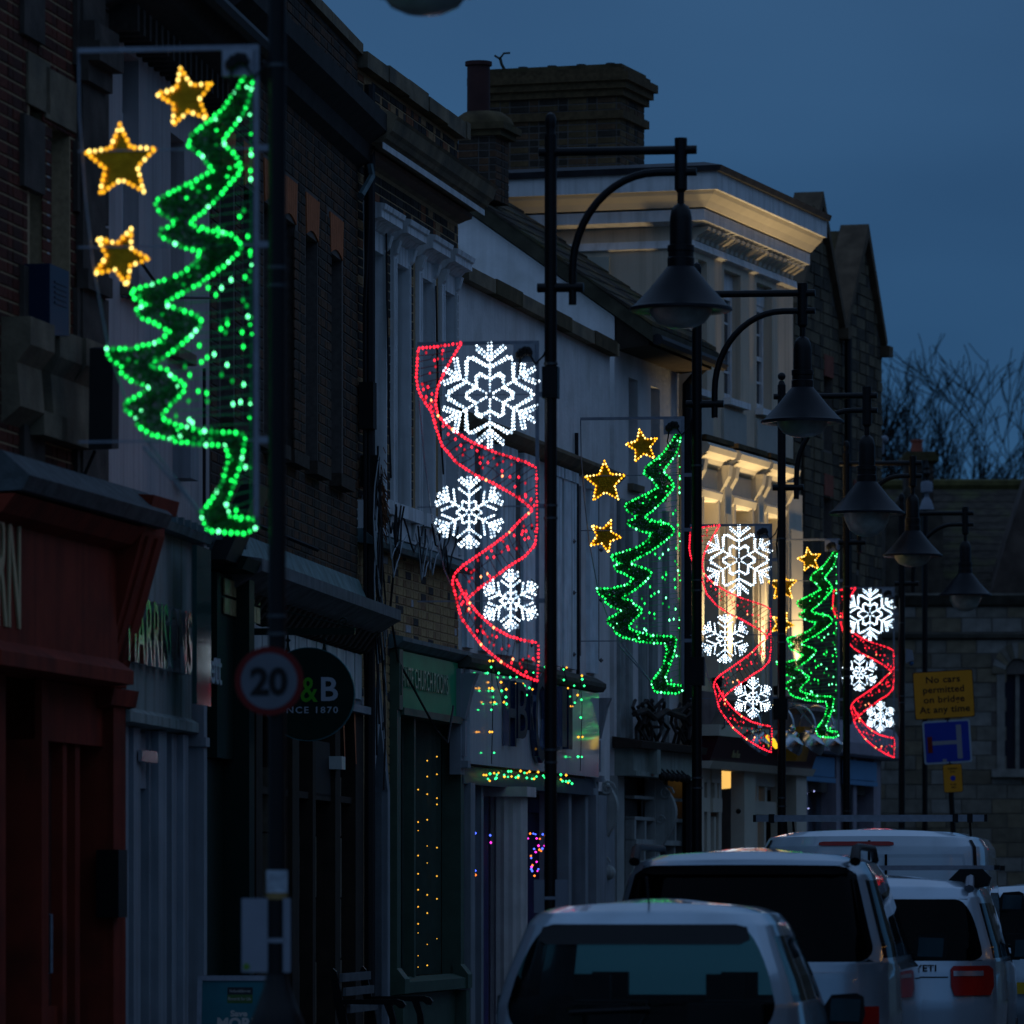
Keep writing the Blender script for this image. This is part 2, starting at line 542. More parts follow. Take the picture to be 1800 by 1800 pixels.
def sash(root, u0, u1, z0, z1, y, cols=2, rows=2, m=None, fw=0.06, blind=0.0, name='window'):
    """timber sash window: frame, meeting rail and glazing bars, with its panes as sub-parts; y = inward depth of the frame face"""
    m = m or WPAINT
    mb = MB()
    d = 0.05
    mb.box(u0, u0 + fw, y, y + d, z0, z1)
    mb.box(u1 - fw, u1, y, y + d, z0, z1)
    mb.box(u0 + fw, u1 - fw, y, y + d, z1 - fw, z1)
    mb.box(u0 + fw, u1 - fw, y, y + d, z0, z0 + fw * 1.3)
    zm = (z0 + z1) / 2
    mb.box(u0 + fw, u1 - fw, y + 0.003, y + d, zm - 0.025, zm + 0.025)
    iu0, iu1 = u0 + fw, u1 - fw
    for half, (a, b) in enumerate(((z0 + fw * 1.3, zm - 0.025), (zm + 0.025, z1 - fw))):
        yy = y + 0.012 + 0.012 * half
        for c in range(1, cols):
            x = iu0 + (iu1 - iu0) * c / cols
            mb.box(x - 0.012, x + 0.012, yy, y + d, a, b)
        for r in range(1, rows):
            zz = a + (b - a) * r / rows
            mb.box(iu0, iu1, yy + 0.002, y + d, zz - 0.012, zz + 0.012)
    w_ = mb.build(name, m, root)
    for half, (a, b) in enumerate(((z0 + fw * 1.3, zm - 0.025), (zm + 0.025, z1 - fw))):
        for c in range(cols):
            for r in range(rows):
                xa = iu0 + (iu1 - iu0) * c / cols
                xb = iu0 + (iu1 - iu0) * (c + 1) / cols
                za, zb_ = a + (b - a) * r / rows, a + (b - a) * (r + 1) / rows
                MB().box(xa + 0.012, xb - 0.012, y + 0.03, y + 0.036, za + 0.006, zb_ - 0.006).build('pane', PANE, w_)
    MB().box(u0, u1, y + d + 0.12, y + d + 0.14, z0, z1).build('blind', CREAMW if blind else DARKIN, w_)
    return w_

def scatter_leds(mb, pts, step, r, mis, wts, jit=0.0, y=0.0, closed=False, sz=1.25):
    """beads every `step` metres along a polyline of (x, z) points"""
    P = list(pts) + ([pts[0]] if closed else [])
    rem = 0.0
    for (x0, z0), (x1, z1) in zip(P, P[1:]):
        L = math.hypot(x1 - x0, z1 - z0)
        if L < 1e-6:
            continue
        t = rem
        while t < L:
            x = x0 + (x1 - x0) * t / L + R.uniform(-jit, jit)
            z = z0 + (z1 - z0) * t / L + R.uniform(-jit, jit)
            k = R.choices(mis, wts)[0]
            mb.ball((x, y + R.uniform(-0.003, 0.003), z), r * R.uniform(0.85, 1.12), k, sz=sz)
            t += step * R.uniform(0.92, 1.08)
        rem = t - L

# ================================================================== setting
def sheet(name, pts, z, m):
    o = MB().add([(x, y, z) for x, y in pts], [tuple(range(len(pts)))]).build(name, m)
    o['kind'] = 'structure'
    return o
ASPH = mat('asphalt', (0.05, 0.05, 0.052), 0.75, var=0.25, scale=12, bump=0.5)
PAVE = mat('paving', (0.14, 0.135, 0.13), 0.85, var=0.2, scale=8, bump=0.4)
EARTH = mat('earth', (0.06, 0.065, 0.045), 0.95, var=0.3, scale=0.4)
sheet('ground', [(-400, -60), (400, -60), (400, 1500), (-400, 1500)], -0.02, EARTH)
sheet('road', [(-3.9, -30), (6.5, -30), (14.5, 76), (4.7, 78)], 0.0, ASPH)
pav = MB()
pav.prism([(-9.5, -20), (-2.9, -20), (1.0, 33), (5.2, 78), (-2, 80), (-6, 30)], lambda x, y: (x, y, -0.02), lambda x, y: (x, y, 0.11))
pv = pav.build('pavement', PAVE)
pv['kind'] = 'structure'

GLINT = mat('acrylic_teal', (0.012, 0.06, 0.055), 0.05, var=0.2, bump=0.0, spec=0.5)

# ================================================================== A: brick and stone house with the oxblood shopfront
FA = Facade(0, 32.5, 2650)
A = FA.root('corner_shop', 'dark red brick and stone house over an oxblood shopfront, nearest at left', 'building')
HA = 9.6
ua, ub = FA.hit(-90)[0], FA.hit(180, HOR, 0.03)[0]
h = lambda a, b, yt, yb, F=FA, off=0: (F.hit(a, yt, off)[0], F.hit(b, yt, off)[0], F.hit(a, yb, off)[1], F.hit(a, yt, off)[1])
wa1 = h(52, 75, 185, 725)
wa2 = h(83, 122, 210, 735)
wm = MB(); wall(wm, ua, ub, 2.9, HA, [wa1, wa2], 0, 0.35)
wm.box(ua, ub, 0.6, 7, 0, HA - 0.3)
wm.build('wall', MORT, A)
stones = []
for px in (34, 128, 152):
    a = FA.hit(px)[0]
    z = 3.9
    k = 0
    while z < HA - 0.4:
        if k % 2 == 0 or px == 152:
            stones.append((a - 0.02, a + (0.34 if px == 34 else 0.3) + 0.12, z, z + 0.42))
        z += 0.44
        k += 1
for a, b, c, d in stones:
    MB().box(a, b, -0.035, 0.02, c, d).build('quoin', mat('sooty_stone', (0.07, 0.055, 0.045), 0.9, var=0.4, scale=5, bump=0.5), A)
bricks(A, fmap(0), ua, ub, 3.85, HA - 0.3, BR_RED, holes=[wa1, wa2], n_ind=250, pick=lambda a, z: -a)
for (a, b, c, d) in (wa1, wa2):
    sash(A, a, b, c, d, 0.12, 2, 1, WPAINT, 0.08)
    MB().box(a - 0.12, b + 0.12, -0.12, 0.1, c - 0.14, c).build('sill', STONE, A)
    MB().box(a - 0.1, b + 0.1, -0.02, 0.05, d, d + 0.3).build('lintel', STONE, A)
# heavy corner pilaster with moulded caps
mb = MB()
p0 = FA.hit(132)[0]
mb.box(p0, ub, -0.05, 0.0, 3.9, HA)
for zc, o in ((6.45, 0.09), (6.57, 0.16), (6.69, 0.13), (5.2, 0.09)):
    mb.box(p0 - 0.03, ub + 0.02, -o, -0.02, zc, zc + 0.12)
mb.build('pilaster', mat('sooty_stone', (0.07, 0.055, 0.045), 0.9, var=0.4, scale=5, bump=0.5), A)
# console blocks under the first-floor windows
mb = MB()
for px, o in ((0, 0.3), (60, 0.26), (100, 0.3)):
    a = FA.hit(px)[0]
    mb.profile([(0, 4.25), (0.12, 4.35), (0.1, 4.6), (o * .6, 4.7), (o * .6, 4.86), (0, 4.86)], a, a + 0.55)
mb.build('console', STONE, A)
# lead-capped cornice and fascia
mb = MB()
z_t, z_b = FA.hit(0, 862, 0.35)[1], FA.hit(0, 1142, 0.3)[1]
mb.profile([(0, z_t), (0.42, z_t + 0.02), (0.46, z_t + 0.1), (0.3, z_t + 0.24), (0, z_t + 0.3)], ua, ub + 0.05)
mb.build('lead_capping', mat('sooty_lead', (0.06, 0.07, 0.075), 0.7, var=0.4, scale=9, bump=0.6), A)
mb = MB()
mb.box(ua, ub - 0.3, -0.2, 0, z_b, z_t)
mb.profile([(0, z_t - 0.22), (0.3, z_t - 0.1), (0.38, z_t), (0, z_t)], ua, ub - 0.3)
mb.profile([(0, z_b - 0.1), (0.3, z_b - 0.08), (0.3, z_b), (0.2, z_b + 0.07), (0, z_b + 0.1)], ua, ub - 0.3)
mb.build('fascia', OXBLOOD, A)
# big bracketed end console
mb = MB()
e0, e1 = ub - 0.32, ub + 0.25
zt2, zb2 = FA.hit(180, 885, 0.3)[1], FA.hit(180, 1195, 0.3)[1]
mb.profile([(0, zb2 - 0.1), (0.12, zb2), (0.13, zb2 + 0.1), (0.36, zt2 - 0.12), (0.36, zt2), (0, zt2)], e0, e1)
mb.profile([(0, zb2 - 0.16), (0.17, zb2 - 0.12), (0.19, zb2 - 0.02), (0, zb2)], e0 - 0.03, e1 + 0.04)
mb.profile([(0, zt2), (0.42, zt2 + 0.01), (0.44, zt2 + 0.1), (0, zt2 + 0.13)], e0 - 0.04, e1 + 0.06)
for q in (0.1, 0.34):
    mb.profile([(0.13, zb2 + 0.14), (0.15, zb2 + 0.14), (0.375, zt2 - 0.14), (0.33, zt2 - 0.14)], e0 + q, e0 + q + 0.1)
mb.build('bracket', OXBLOOD, A)
zl0, zl1 = FA.hit(0, 1098, 0.21)[1], FA.hit(0, 887, 0.21)[1]
xl = FA.hit(36, 1000, 0.21)[0]
t_, wd = text_mb('TAVERN', zl1 - zl0, 0, 0.006, 0.004)
kk = (xl - FA.hit(16, 1000, 0.21)[0]) / (wd / 6 * 1.0)
t_.v = [((x - wd) * kk, y, z) for x, y, z in t_.v]
# only the last letters stand in view; the rest runs out of the picture at left
o = t_.build('lettering', mat('gilt_lettering', (0.42, 0.36, 0.2), 0.5, 0.2, var=0.1, bump=0), A)
o.location = (xl, -0.207, zl0)
# shopfront posts, door
mb = MB()
for a, b, o in ((-60, -20, 0.1), (38, 50, 0.12), (62, 68, 0.05), (96, 103, 0.05), (118, 126, 0.05), (160, 182, 0.14)):
    q0, q1 = FA.hit(a)[0], FA.hit(b)[0]
    mb.box(q0, q1, -o, 0.1, 0.0, z_b - 0.1)
q0, q1 = FA.hit(68)[0], FA.hit(96)[0]
mb.box(q0, q1, -0.02, 0.06, 0.0, 0.9)
mb.box(q0, q1, -0.02, 0.06, 2.5, 2.7)
mb.box(FA.hit(38)[0], FA.hit(182)[0], -0.08, 0.1, z_b - 0.45, z_b - 0.1)
mb.build('shopfront', OXBLOOD, A)
MB().box(ua, ub - 0.06, 0.13, 0.16, 0, z_b).build('shop_window', DARKIN, A)
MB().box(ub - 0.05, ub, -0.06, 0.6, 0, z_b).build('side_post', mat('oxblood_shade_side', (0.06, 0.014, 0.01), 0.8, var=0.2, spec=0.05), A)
dr = MB().box(q0, q1, 0.02, 0.06, 0.9, 2.5).build('door', mat('oxblood_door', (0.09, 0.03, 0.025), 0.4, var=0.15), A)
hx = FA.hit(84, 1600, 0.08)[0]
hz0, hz1 = FA.hit(84, 1710, 0.08)[1], FA.hit(84, 1608, 0.08)[1]
MB().tube([(hx, -0.02, hz0), (hx, -0.1, hz0), (hx, -0.1, hz1), (hx, -0.02, hz1)], 0.012, 8).build('handle', GALV, dr)
# burglar alarm box and wall lantern box
mb = MB()
a0, a1, c0, c1 = FA.hit(70, 500, 0.1)[0], FA.hit(104, 500, 0.1)[0], FA.hit(70, 585, 0.14)[1], FA.hit(70, 458, 0.14)[1]
mb.prism([(a0, c0), (a1, c0 + 0.04), (a1, c1), (a0, c1)], lambda x, z: (x, -0.16, z), lambda x, z: (x, -0.0, z))
for q in range(5):
    mb.box(a0 + 0.1, a1 - 0.06, -0.166, -0.16, c1 - 0.1 - q * 0.03, c1 - 0.09 - q * 0.03)
mb.build('alarm_box', mat('navy_plastic', (0.004, 0.016, 0.045), 0.4, var=0.1, bump=0), A)
MB().tube([(a1 - .05, -0.08, c0), (a1, -0.06, c0 - 0.15), (a1 - .1, -0.04, c0 - 0.3), (a0, -0.03, c0 - 0.42)], 0.008, 5).build('cable', CABLE, A)
mb = MB()
q0 = FA.hit(176, 1560, 0.06)[0]
mb.box(q0 - 0.1, q0 + 0.12, -0.2, -0.06, 1.42, 1.83)
mb.build('post_box', BLACK, A)

# ================================================================== A2: lilac rendered house with the grey-green fascia
F2 = Facade(180, 34.88, 2050)
A2 = F2.root('rendered_shop', 'pale lilac rendered house between the oxblood shop and the dark brick house', 'building')
u9 = F2.hit(368)[0]
h2 = lambda a, b, yt, yb: h(a, b, yt, yb, F2)
w1 = h2(215, 244, 84, 500)
w2 = h2(300, 324, 232, 610)
H2 = F2.hit(300, 40)[1]
wm = MB(); wall(wm, 0, u9, 3.7, H2, [w1, w2], 0, 0.3)
wm.box(0, u9, 0.6, 7, 0, H2 - 0.2)
wm.build('wall', PALE, A2)
for a, b, c, d in (w1, w2):
    MB().box(a, b, 0.16, 0.22, d - 0.32, d).build('blind_head', BR_DARK[3], A2)
    sash(A2, a, b, c, d - 0.33, 0.1, 2, 2, WPAINT, 0.1)
    MB().box(a - 0.08, b + 0.08, -0.07, 0.1, c - 0.07, c).build('sill', STONE, A2)
mb = MB()
mb.profile([(0, H2 - 0.3), (0.28, H2 - 0.12), (0.36, H2), (0.36, H2 + 0.12), (0, H2 + 0.16)], -0.1, u9 + 0.1)
for k in range(20):
    mb.box(0.1 + k * 0.21, 0.18 + k * 0.21, -0.2, 0, H2 - 0.4, H2 - 0.24)
mb.build('eaves', BR_DARK[3], A2)
MB().tube([(-0.1, -0.42, H2 + 0.02), (u9 + 0.1, -0.42, H2 + 0.02)], 0.06, 8).build('gutter', CABLE, A2)
MB().prism([(0, H2), (3.5, H2 + 2.4), (7, H2)], lambda y, z: (-0.1, y, z), lambda y, z: (u9 + 0.1, y, z)).build('roof', SLATE, A2)
mb = MB()
mb.tube([(F2.hit(346)[0], -0.05, 5.1), (F2.hit(346)[0], -0.05, 3.6)], 0.012, 5)
mb.tube([(F2.hit(200)[0], -0.05, F2.hit(200, 522)[1]), (F2.hit(366)[0], -0.05, F2.hit(366, 524)[1])], 0.008, 4)
mb.tube([(F2.hit(226)[0], -0.05, F2.hit(226, 450)[1]), (F2.hit(262)[0], -0.05, F2.hit(262, 500)[1])], 0.012, 4)
mb.build('cable', CABLE, A2)
q0, z0 = F2.hit(330, 840, 0.1)
MB().box(q0, q0 + 0.32, -0.12, 0, z0, z0 + 0.28).build('meter_box', GREYPAINT, A2)
q0, z0 = F2.hit(176, 790, 0.25)
mb = MB(); mb.prism([(0, 0), (0.22, 0.02), (0.24, 0.5), (0.18, 0.62), (0.04, 0.6)], lambda x, z: (q0 + x, -0.32, z0 + z), lambda x, z: (q0 + x, -0.18, z0 + z))
mb.tube([(q0 + 0.1, -0.2, z0), (q0 + 0.15, -0.1, z0 - 0.2), (q0, -0.04, z0 - 0.4)], 0.01, 5)
mb.build('aerial_panel', RUBBER, A2)
# fascia, end post, shopfront
zt, zb = F2.hit(190, 902, 0.12)[1], F2.hit(190, 1246, 0.12)[1]
f1 = F2.hit(337, 1000, 0.12)[0]
mb = MB().box(0.02, f1, -0.12, 0, zb + 0.03, zt)
mb.profile([(0, zb - 0.08), (0.17, zb - 0.06), (0.17, zb), (0.12, zb + 0.03), (0, zb + 0.03)], 0.02, f1)
mb.build('fascia', GREYGRN, A2)
mb = MB()
mb.profile([(0, zt), (0.22, zt), (0.24, zt + 0.05), (0, zt + 0.13)], 0.0, f1 + 0.15)
for k in range(16):
    mb.box(0.2 + k * 0.25, 0.26 + k * 0.25, -0.25, -0.0, zt + 0.05, zt + 0.1)
mb.build('lead_capping', LEAD, A2)
mb = MB().box(f1 + 0.01, f1 + 0.13, -0.2, 0, 0, zt + 0.02)
mb.box(f1 - 0.01, f1 + 0.15, -0.215, 0, zb - 0.15, zb - 0.09)
mb.build('end_post', GREYPAINT, A2)
mb = MB()
for a, b, o in ((197, 208, 0.04), (214, 226, 0.08), (235, 247, 0.08), (262, 277, 0.05), (279, 293, 0.1), (302, 322, 0.08), (322, 331, 0.12)):
    q0, q1 = F2.hit(a, HOR, o)[0], F2.hit(b, HOR, o)[0]
    mb.box(q0, q1, -o, 0.06, 0, zb - 0.08)
mb.box(0, f1, -0.03, 0.05, zb - 0.45, zb - 0.1)
mb.box(0, f1, -0.05, 0.05, 0, 0.55)
mb.build('shopfront', GREYPAINT, A2)
MB().box(0, f1, 0.2, 0.24, 0, zb).build('shop_window', PANE, A2)
q0, q1 = F2.hit(246, 1300, 0.1)[0], F2.hit(273, 1300, 0.1)[0]
for ya, yb2 in ((1247, 1275), (1318, 1338)):
    MB().box(q0, q1, -0.115, -0.09, F2.hit(246, yb2, .1)[1], F2.hit(246, ya, .1)[1]).build('notice', mat('shiny_notice', (0.5, 0.5, 0.52), 0.12, 0.6, var=0.1, bump=0), A2)
# polished standing letters catching the coloured lights
z0, z1 = F2.hit(222, 1160, 0.18)[1], F2.hit(222, 1043, 0.18)[1]
x0, x1 = F2.hit(221, 1100, 0.18)[0], F2.hit(333, 1100, 0.18)[0]
put_text('HARRISONS', z1 - z0, A2, 'lettering', SILVERT, x0, -0.165, z0, 0.035, 0.004, fit=x1 - x0)
MB().prism([(0, 0), (0.12, 0), (0.34, 0.5), (0.22, 0.5)], lambda x, z: (F2.hit(325, 960)[0] + x * .2, -0.15 - x, F2.hit(330, 985)[1] + z), lambda x, z: (F2.hit(325, 960)[0] + .5 + x * .2, -0.15 - x, F2.hit(330, 985)[1] + z)).build('floodlight', BLACK, A2)

# ================================================================== B: dark brick house with narrow orange-headed windows
FB = Facade(370, 38.85, 2050)
B = FB.root('dark_brick_shop', 'tall sooty dark brick house with orange brick window heads behind the round green sign', 'building')
uB = FB.hit(628)[0]
hB = lambda a, b, yt, yb: h(a, b, yt, yb, FB)
HB = FB.hit(600, 68)[1]
wins = []
z0, z1 = FB.hit(540, 812)[1], FB.hit(540, 412)[1]
for px in (388, 428, 464, 497, 537.5, 580):
    u_, v_ = FB.hit(px)[0], FB.hit(px + (20.5 if px > 500 else 22))[0]
    wins.append((u_, v_, z0, z1))
wm = MB(); wall(wm, 0, uB, 3.5, HB, wins, 0, 0.35)
wm.box(0, uB, 0.6, 7, 0, HB - 0.3)
wm.build('wall', MORTD, B)
zc0, zc1 = FB.hit(560, 150, 0.1)[1], FB.hit(560, 118, 0.1)[1]
def notarch(u, z):
    for a, b, c, d in wins:
        m = (z - d) / 0.28
        if a - 0.03 - 0.04 * m < u < b + 0.03 + 0.04 * m and d <= z < d + 0.32:
            return False
    return True
bricks(B, fmap(0), 0.01, uB - 0.01, 3.55, HB - 0.02, BR_DARK, holes=wins, n_ind=300, pick=lambda a, z: abs(a - FB.hit(570)[0]) + abs(z - 4.8), cut=notarch)
for a, b, c, d in wins:
    for k in range(7):
        f0, f1_ = k / 7, (k + 1) / 7
        poly = [(a + (b - a) * f0, d + 0.05 * math.sin(PI * f0)), (a + (b - a) * f1_ - 0.004, d + 0.05 * math.sin(PI * f1_)),
                (a - 0.05 + (b - a + 0.1) * f1_ - 0.004, d + 0.31), (a - 0.05 + (b - a + 0.1) * f0, d + 0.31)]
        MB().prism(poly, lambda x, z: (x, -0.012, z), lambda x, z: (x, 0.1, z)).build('arch_brick', ORANGE, B)
    MB().box(a - 0.06, b + 0.06, -0.1, 0.1, c - 0.1, c).build('sill', BR_DARK[1], B)
    sash(B, a, b, c, d + 0.04, 0.2, 1, 2, DARKWOOD, 0.05)
mb = MB()
mb.profile([(0, zc0 - 0.28), (0.1, zc0 - 0.22), (0.12, zc0 - 0.1), (0.26, zc0), (0.26, zc1), (0, zc1 + 0.05)], 0, uB)
mb.build('cornice', mat('soot_black_stone', (0.025, 0.024, 0.024), 0.9, var=0.3, bump=0.4), B)
u_ = 0.0
while u_ < uB:
    MB().box(u_, min(u_ + 0.88, uB), -0.05, 0.3, HB, HB + 0.09).build('coping_stone', STONE, B)
    u_ += 0.9
# shop cornice, flashing, boarded fascia
zt, zb = FB.hit(500, 1000, 0.3)[1], FB.hit(500, 1026, 0.3)[1]
s0 = FB.hit(425, 1000, 0.2)[0]
mb = MB()
mb.profile([(0, zb - 0.12), (0.14, zb - 0.1), (0.3, zb), (0.34, zb + 0.02), (0.34, zt), (0, zt + 0.05)], s0, uB + 0.12)
mb.build('cornice', mat('grey_stone_cornice', (0.14, 0.15, 0.16), 0.8, var=0.3, streak=0.5), B)
for k in range(30):
    uu = s0 + 0.1 + k * 0.26
    if uu < uB - 0.05:
        MB().profile([(0.02, zb - 0.26), (0.1, zb - 0.24), (0.2, zb - 0.1), (0.02, zb - 0.1)], uu, uu + 0.11).build('dentil', BR_DARK[3], B)
MB().profile([(0, zt + 0.05), (0.1, zt + 0.05), (0.02, zt + 0.24), (0, zt + 0.24)], s0, uB - 0.05).build('flashing', mat('verdigris_flashing', (0.13, 0.2, 0.2), 0.6, var=0.35, scale=8, streak=0.3), B)
mb = MB()
for k in range(60):
    uu = s0 + k * 0.075
    if uu < uB - 0.3:
        mb.ball((uu, -0.06, zt + 0.33), 0.02, sx=1.5)
mb.build('rope_trim', CABLE, B, stuff=True)
ft, fb_ = zb - 0.27, FB.hit(500, 1197, 0.05)[1]
uu = s0 + 0.05
k = 0
BOARD = [mat('board_%s' % n_, c, 0.65, var=0.12, streak=0.5, scale=5) for n_, c in (('ash', (0.62, 0.64, 0.64)), ('chalk', (0.54, 0.57, 0.58)), ('pearl', (0.48, 0.52, 0.53)))]
while uu < uB - 0.12:
    w_ = 0.29 if k % 3 else 0.2
    MB().box(uu, min(uu + w_, uB - 0.08) - 0.012, -0.05 - 0.006 * (k % 2), 0, fb_, ft).build('fascia_board', BOARD[k % 3], B)
    uu += w_
    k += 1
MB().box(s0, uB - 0.05, -0.035, 0, fb_ - 0.1, ft + 0.01).build('fascia', GREYPAINT, B)
mb = MB().box(s0, uB - 0.05, -0.12, 0, fb_ - 0.12, fb_ - 0.06)
mb.build('fascia_moulding', GREYPAINT, B)
mb = MB()
for a, b in ((436, 447), (500, 512), (536, 541), (576, 585), (612, 626)):
    q0, q1 = FB.hit(a)[0], FB.hit(b)[0]
    mb.box(q0, q1, -0.06, 0.15, 0, fb_ - 0.12)
mb.box(s0, uB - 0.05, -0.03, 0.1, FB.hit(500, 1400)[1], FB.hit(500, 1388)[1])
mb.build('shopfront', DARKWOOD, B)
for a in (449, 470, 491, 515, 545, 590):
    q0 = FB.hit(a)[0]
    for k in range(5):
        MB().box(q0, q0 + 0.16, -0.02 - 0.004 * (k % 2), 0.1, 0.1 + 0.48 * k, 0.1 + 0.48 * k + 0.465).build('stone_block', STONES[3], B)
MB().box(0, uB - 0.05, 0.2, 0.24, 0, fb_).build('shop_window', PANE, B)
q0, q1 = FB.hit(541)[0], FB.hit(576)[0]
mb = MB().prism([(q0, FB.hit(541, 1398)[1]), (q1, FB.hit(541, 1398)[1]), (q1 - 0.1, FB.hit(541, 1300)[1]), (q0 + 0.12, FB.hit(541, 1300)[1])], lambda x, z: (x, -0.03, z), lambda x, z: (x, 0.08, z))
mb.build('blackboard', RUBBER, B)
mb = MB()
for a in (583, 603):
    q0 = FB.hit(a, 1300)[0]
    mb.add([(q0, -0.08, 3.15), (q0 + 0.12, -0.08, 3.15), (q0 + 0.2, -0.08, 2.6), (q0 + 0.16, -0.08, 2.6)], [(0, 1, 2, 3)])
mb.build('bunting', ORANGE, B)
q0, z0 = FB.hit(594, 1352, 0.1)
bx_ = MB().box(q0, q0 + 0.2, -0.13, -0.03, z0, z0 + 0.1).build('alarm_box', mat('pale_plastic', (0.5, 0.55, 0.52), 0.35, var=0.1, bump=0), B)
# dark green corner shopfront with a brass louvre band
mb = MB()
g1 = FB.hit(427, 1000, 0.16)[0]
gz = FB.hit(345, 990, 0.16)[1]
mb.box(-0.5, g1 - 0.22, -0.13, -0.005, gz - 1.25, gz)
mb.box(g1 - 0.22, g1, -0.24, -0.005, 0, gz + 0.02)
mb.box(-0.5, g1 - 0.22, -0.06, 0.06, 0, gz - 1.26)
mb.profile([(0, gz + 0.02), (0.3, gz + 0.02), (0.34, gz + 0.1), (0, gz + 0.16)], -0.5, g1 + 0.05)
mb.build('green_shopfront', DGREEN, B)
BRASS = mat('brass_louvre', (0.4, 0.33, 0.16), 0.4, 0.4, var=0.3, scale=18, bump=0)
for r_ in range(2):
    for k in range(9):
        q0 = -0.3 + k * 0.17
        MB().box(q0, q0 + 0.155, -0.15, -0.14, gz - 0.14 - r_ * 0.13, gz - 0.03 - r_ * 0.13).build('louvre', BRASS, B)
x0, z0 = FB.hit(368, 1200, 0.15)
put_text('ett', FB.hit(368, 1140, 0.15)[1] - z0, B, 'lettering', mat('white_lettering', (0.5, 0.53, 0.56), 0.3, 0.2, var=0.05, bump=0), x0, -0.15, z0, 0.01, fit=FB.hit(388, 1140, .15)[0] - x0)
# glossy acrylic panel mirroring the displays
x0, z0 = FB.hit(346, 1237, 0.3)
z1 = FB.hit(346, 958, 0.3)[1]
x1 = FB.hit(371, 958, 0.3)[0]
MB().box(x0, x1, -0.3, -0.27, z0, z1).build('acrylic_panel', GLINT, B)

# ================================================================== C: two-tone brick house with four white window surrounds
FC = Facade(628, 45.9, 2650)
C = FC.root('cornice_brick_house', 'brick house with projecting stone cornice and four tall white window surrounds over a green shop', 'building')
uC = FC.hit(805)[0]
hC = lambda a, b, yt, yb, off=0: h(a, b, yt, yb, FC, off)
HC = FC.hit(640, 128)[1]
opens = []
for a, b, yt in ((643, 669, 433), (689, 712, 457), (734, 755, 482), (774, 794, 503)):
    q = FC.hit(a)[0], FC.hit(b)[0]
    opens.append((q[0], q[1], FC.hit(643, 893)[1], FC.hit(643, 433)[1]))
g = hC(690, 797, 1128, 1800)
gr = (g[0] - 0.1, g[1] + 0.1, 0.0, FC.hit(690, 1130)[1])
niche = hC(645, 671, 1260, 1800); niche = (niche[0], niche[1], 0, niche[3])
wm = MB(); wall(wm, 0, uC, 0, HC, opens + [gr, niche], 0, 0.32)
wm.box(0, uC, 0.6, 7, 0, HC - 0.3)
wm.build('wall', MORT, C)
zsill, zfl = FC.hit(640, 926)[1], FC.hit(640, 952)[1]
cz = FC.hit(657, 236, 0.28)[1]
bricks(C, fmap(0), 0.01, uC - 0.01, zsill, cz - 0.12, BR_MIX, (5, 4, 3, 1, 4), holes=[(a - 0.14, b + 0.14, c - 0.3, d + 0.3) for a, b, c, d in opens], n_ind=150, pick=lambda a, z: -z, name='brick', proud=0.006)
bricks(C, fmap(0), 0.01, uC - 0.01, cz + 0.32, HC - 0.02, BR_MIX, (4, 4, 5, 2, 3), n_ind=150)
bricks(C, fmap(0), 0.01, uC - 0.01, 0.02, zfl - 0.02, BR_YEL, (6, 6, 6, 5, 2.2, 0.8), holes=[gr, (niche[0] - .12, niche[1] + .12, 0, niche[3] + .2)], n_ind=300, pick=lambda a, z: -z)
u_ = 0.0
k = 0
while u_ < uC + 0.04:
    MB().box(u_ - 0.02, min(u_ + 0.86, uC + 0.08), -0.09 - 0.01 * (k % 2), 0.3, HC + 0.01 * (k % 2), HC + 0.13 + 0.012 * (k % 3)).build('coping_stone', STONE, C)
    u_ += 0.88
    k += 1
mb = MB()
mb.profile([(0, cz - 0.1), (0.05, cz - 0.08), (0.06, cz), (0.22, cz + 0.02), (0.24, cz + 0.045), (0.26, cz + 0.05), (0.28, cz + 0.085), (0.31, cz + 0.11), (0.34, cz + 0.2), (0.36, cz + 0.22), (0.3, cz + 0.26), (0, cz + 0.34)], -0.12, uC + 0.04)
mb.build('cornice', STONE, C)
MB().box(-0.11, uC + 0.03, -0.235, -0.228, cz - 0.03, cz + 0.02).build('cornice_fillet', WPAINT, C)
MB().profile([(0.02, cz - 0.09), (0.12, cz - 0.06), (0.13, cz - 0.02), (0.02, cz - 0.02)], 0.0, uC + 0.02).build('soffit', mat('brown_soffit', (0.12, 0.07, 0.05), 0.7, var=0.2), C)
for a, b, c, d in opens:
    mb = MB()
    o = 0.035
    mb.box(a - 0.1, a + 0.005, -o, 0.28, c, d + 0.2)
    mb.box(b - 0.005, b + 0.1, -o, 0.28, c, d + 0.2)
    mb.box(a, b, -o + 0.006, 0.27, d - 0.005, d + 0.195)
    mb.box(a - 0.02, a, -o - 0.012, -o, c, d + 0.02)
    mb.box(b, b + 0.02, -o - 0.012, -o, c, d + 0.02)
    # bracketed hood
    zz = d + 0.16
    mb.profile([(0, zz - 0.02), (0.05, zz), (0.1, zz + 0.05), (0.16, zz + 0.06), (0.16, zz + 0.12), (0.18, zz + 0.13), (0.19, zz + 0.17), (0, zz + 0.2)], a - 0.14, b + 0.13)
    for q in (a - 0.11, b + 0.01):
        mb.profile([(0, zz - 0.16), (0.06, zz - 0.1), (0.09, zz), (0, zz)], q, q + 0.1)
    s_ = mb.build('window_surround', mat('white_stucco', (0.66, 0.68, 0.7), 0.75, var=0.12, scale=4, streak=0.6, bump=0.3), C)
    sash(C, a + 0.01, b - 0.01, c, d - 0.01, 0.17, 1, 2, WPAINT, 0.05)
mb = MB()
mb.box(-0.02, uC - 0.02, -0.06, 0.05, zsill - 0.03, zsill + 0.2)
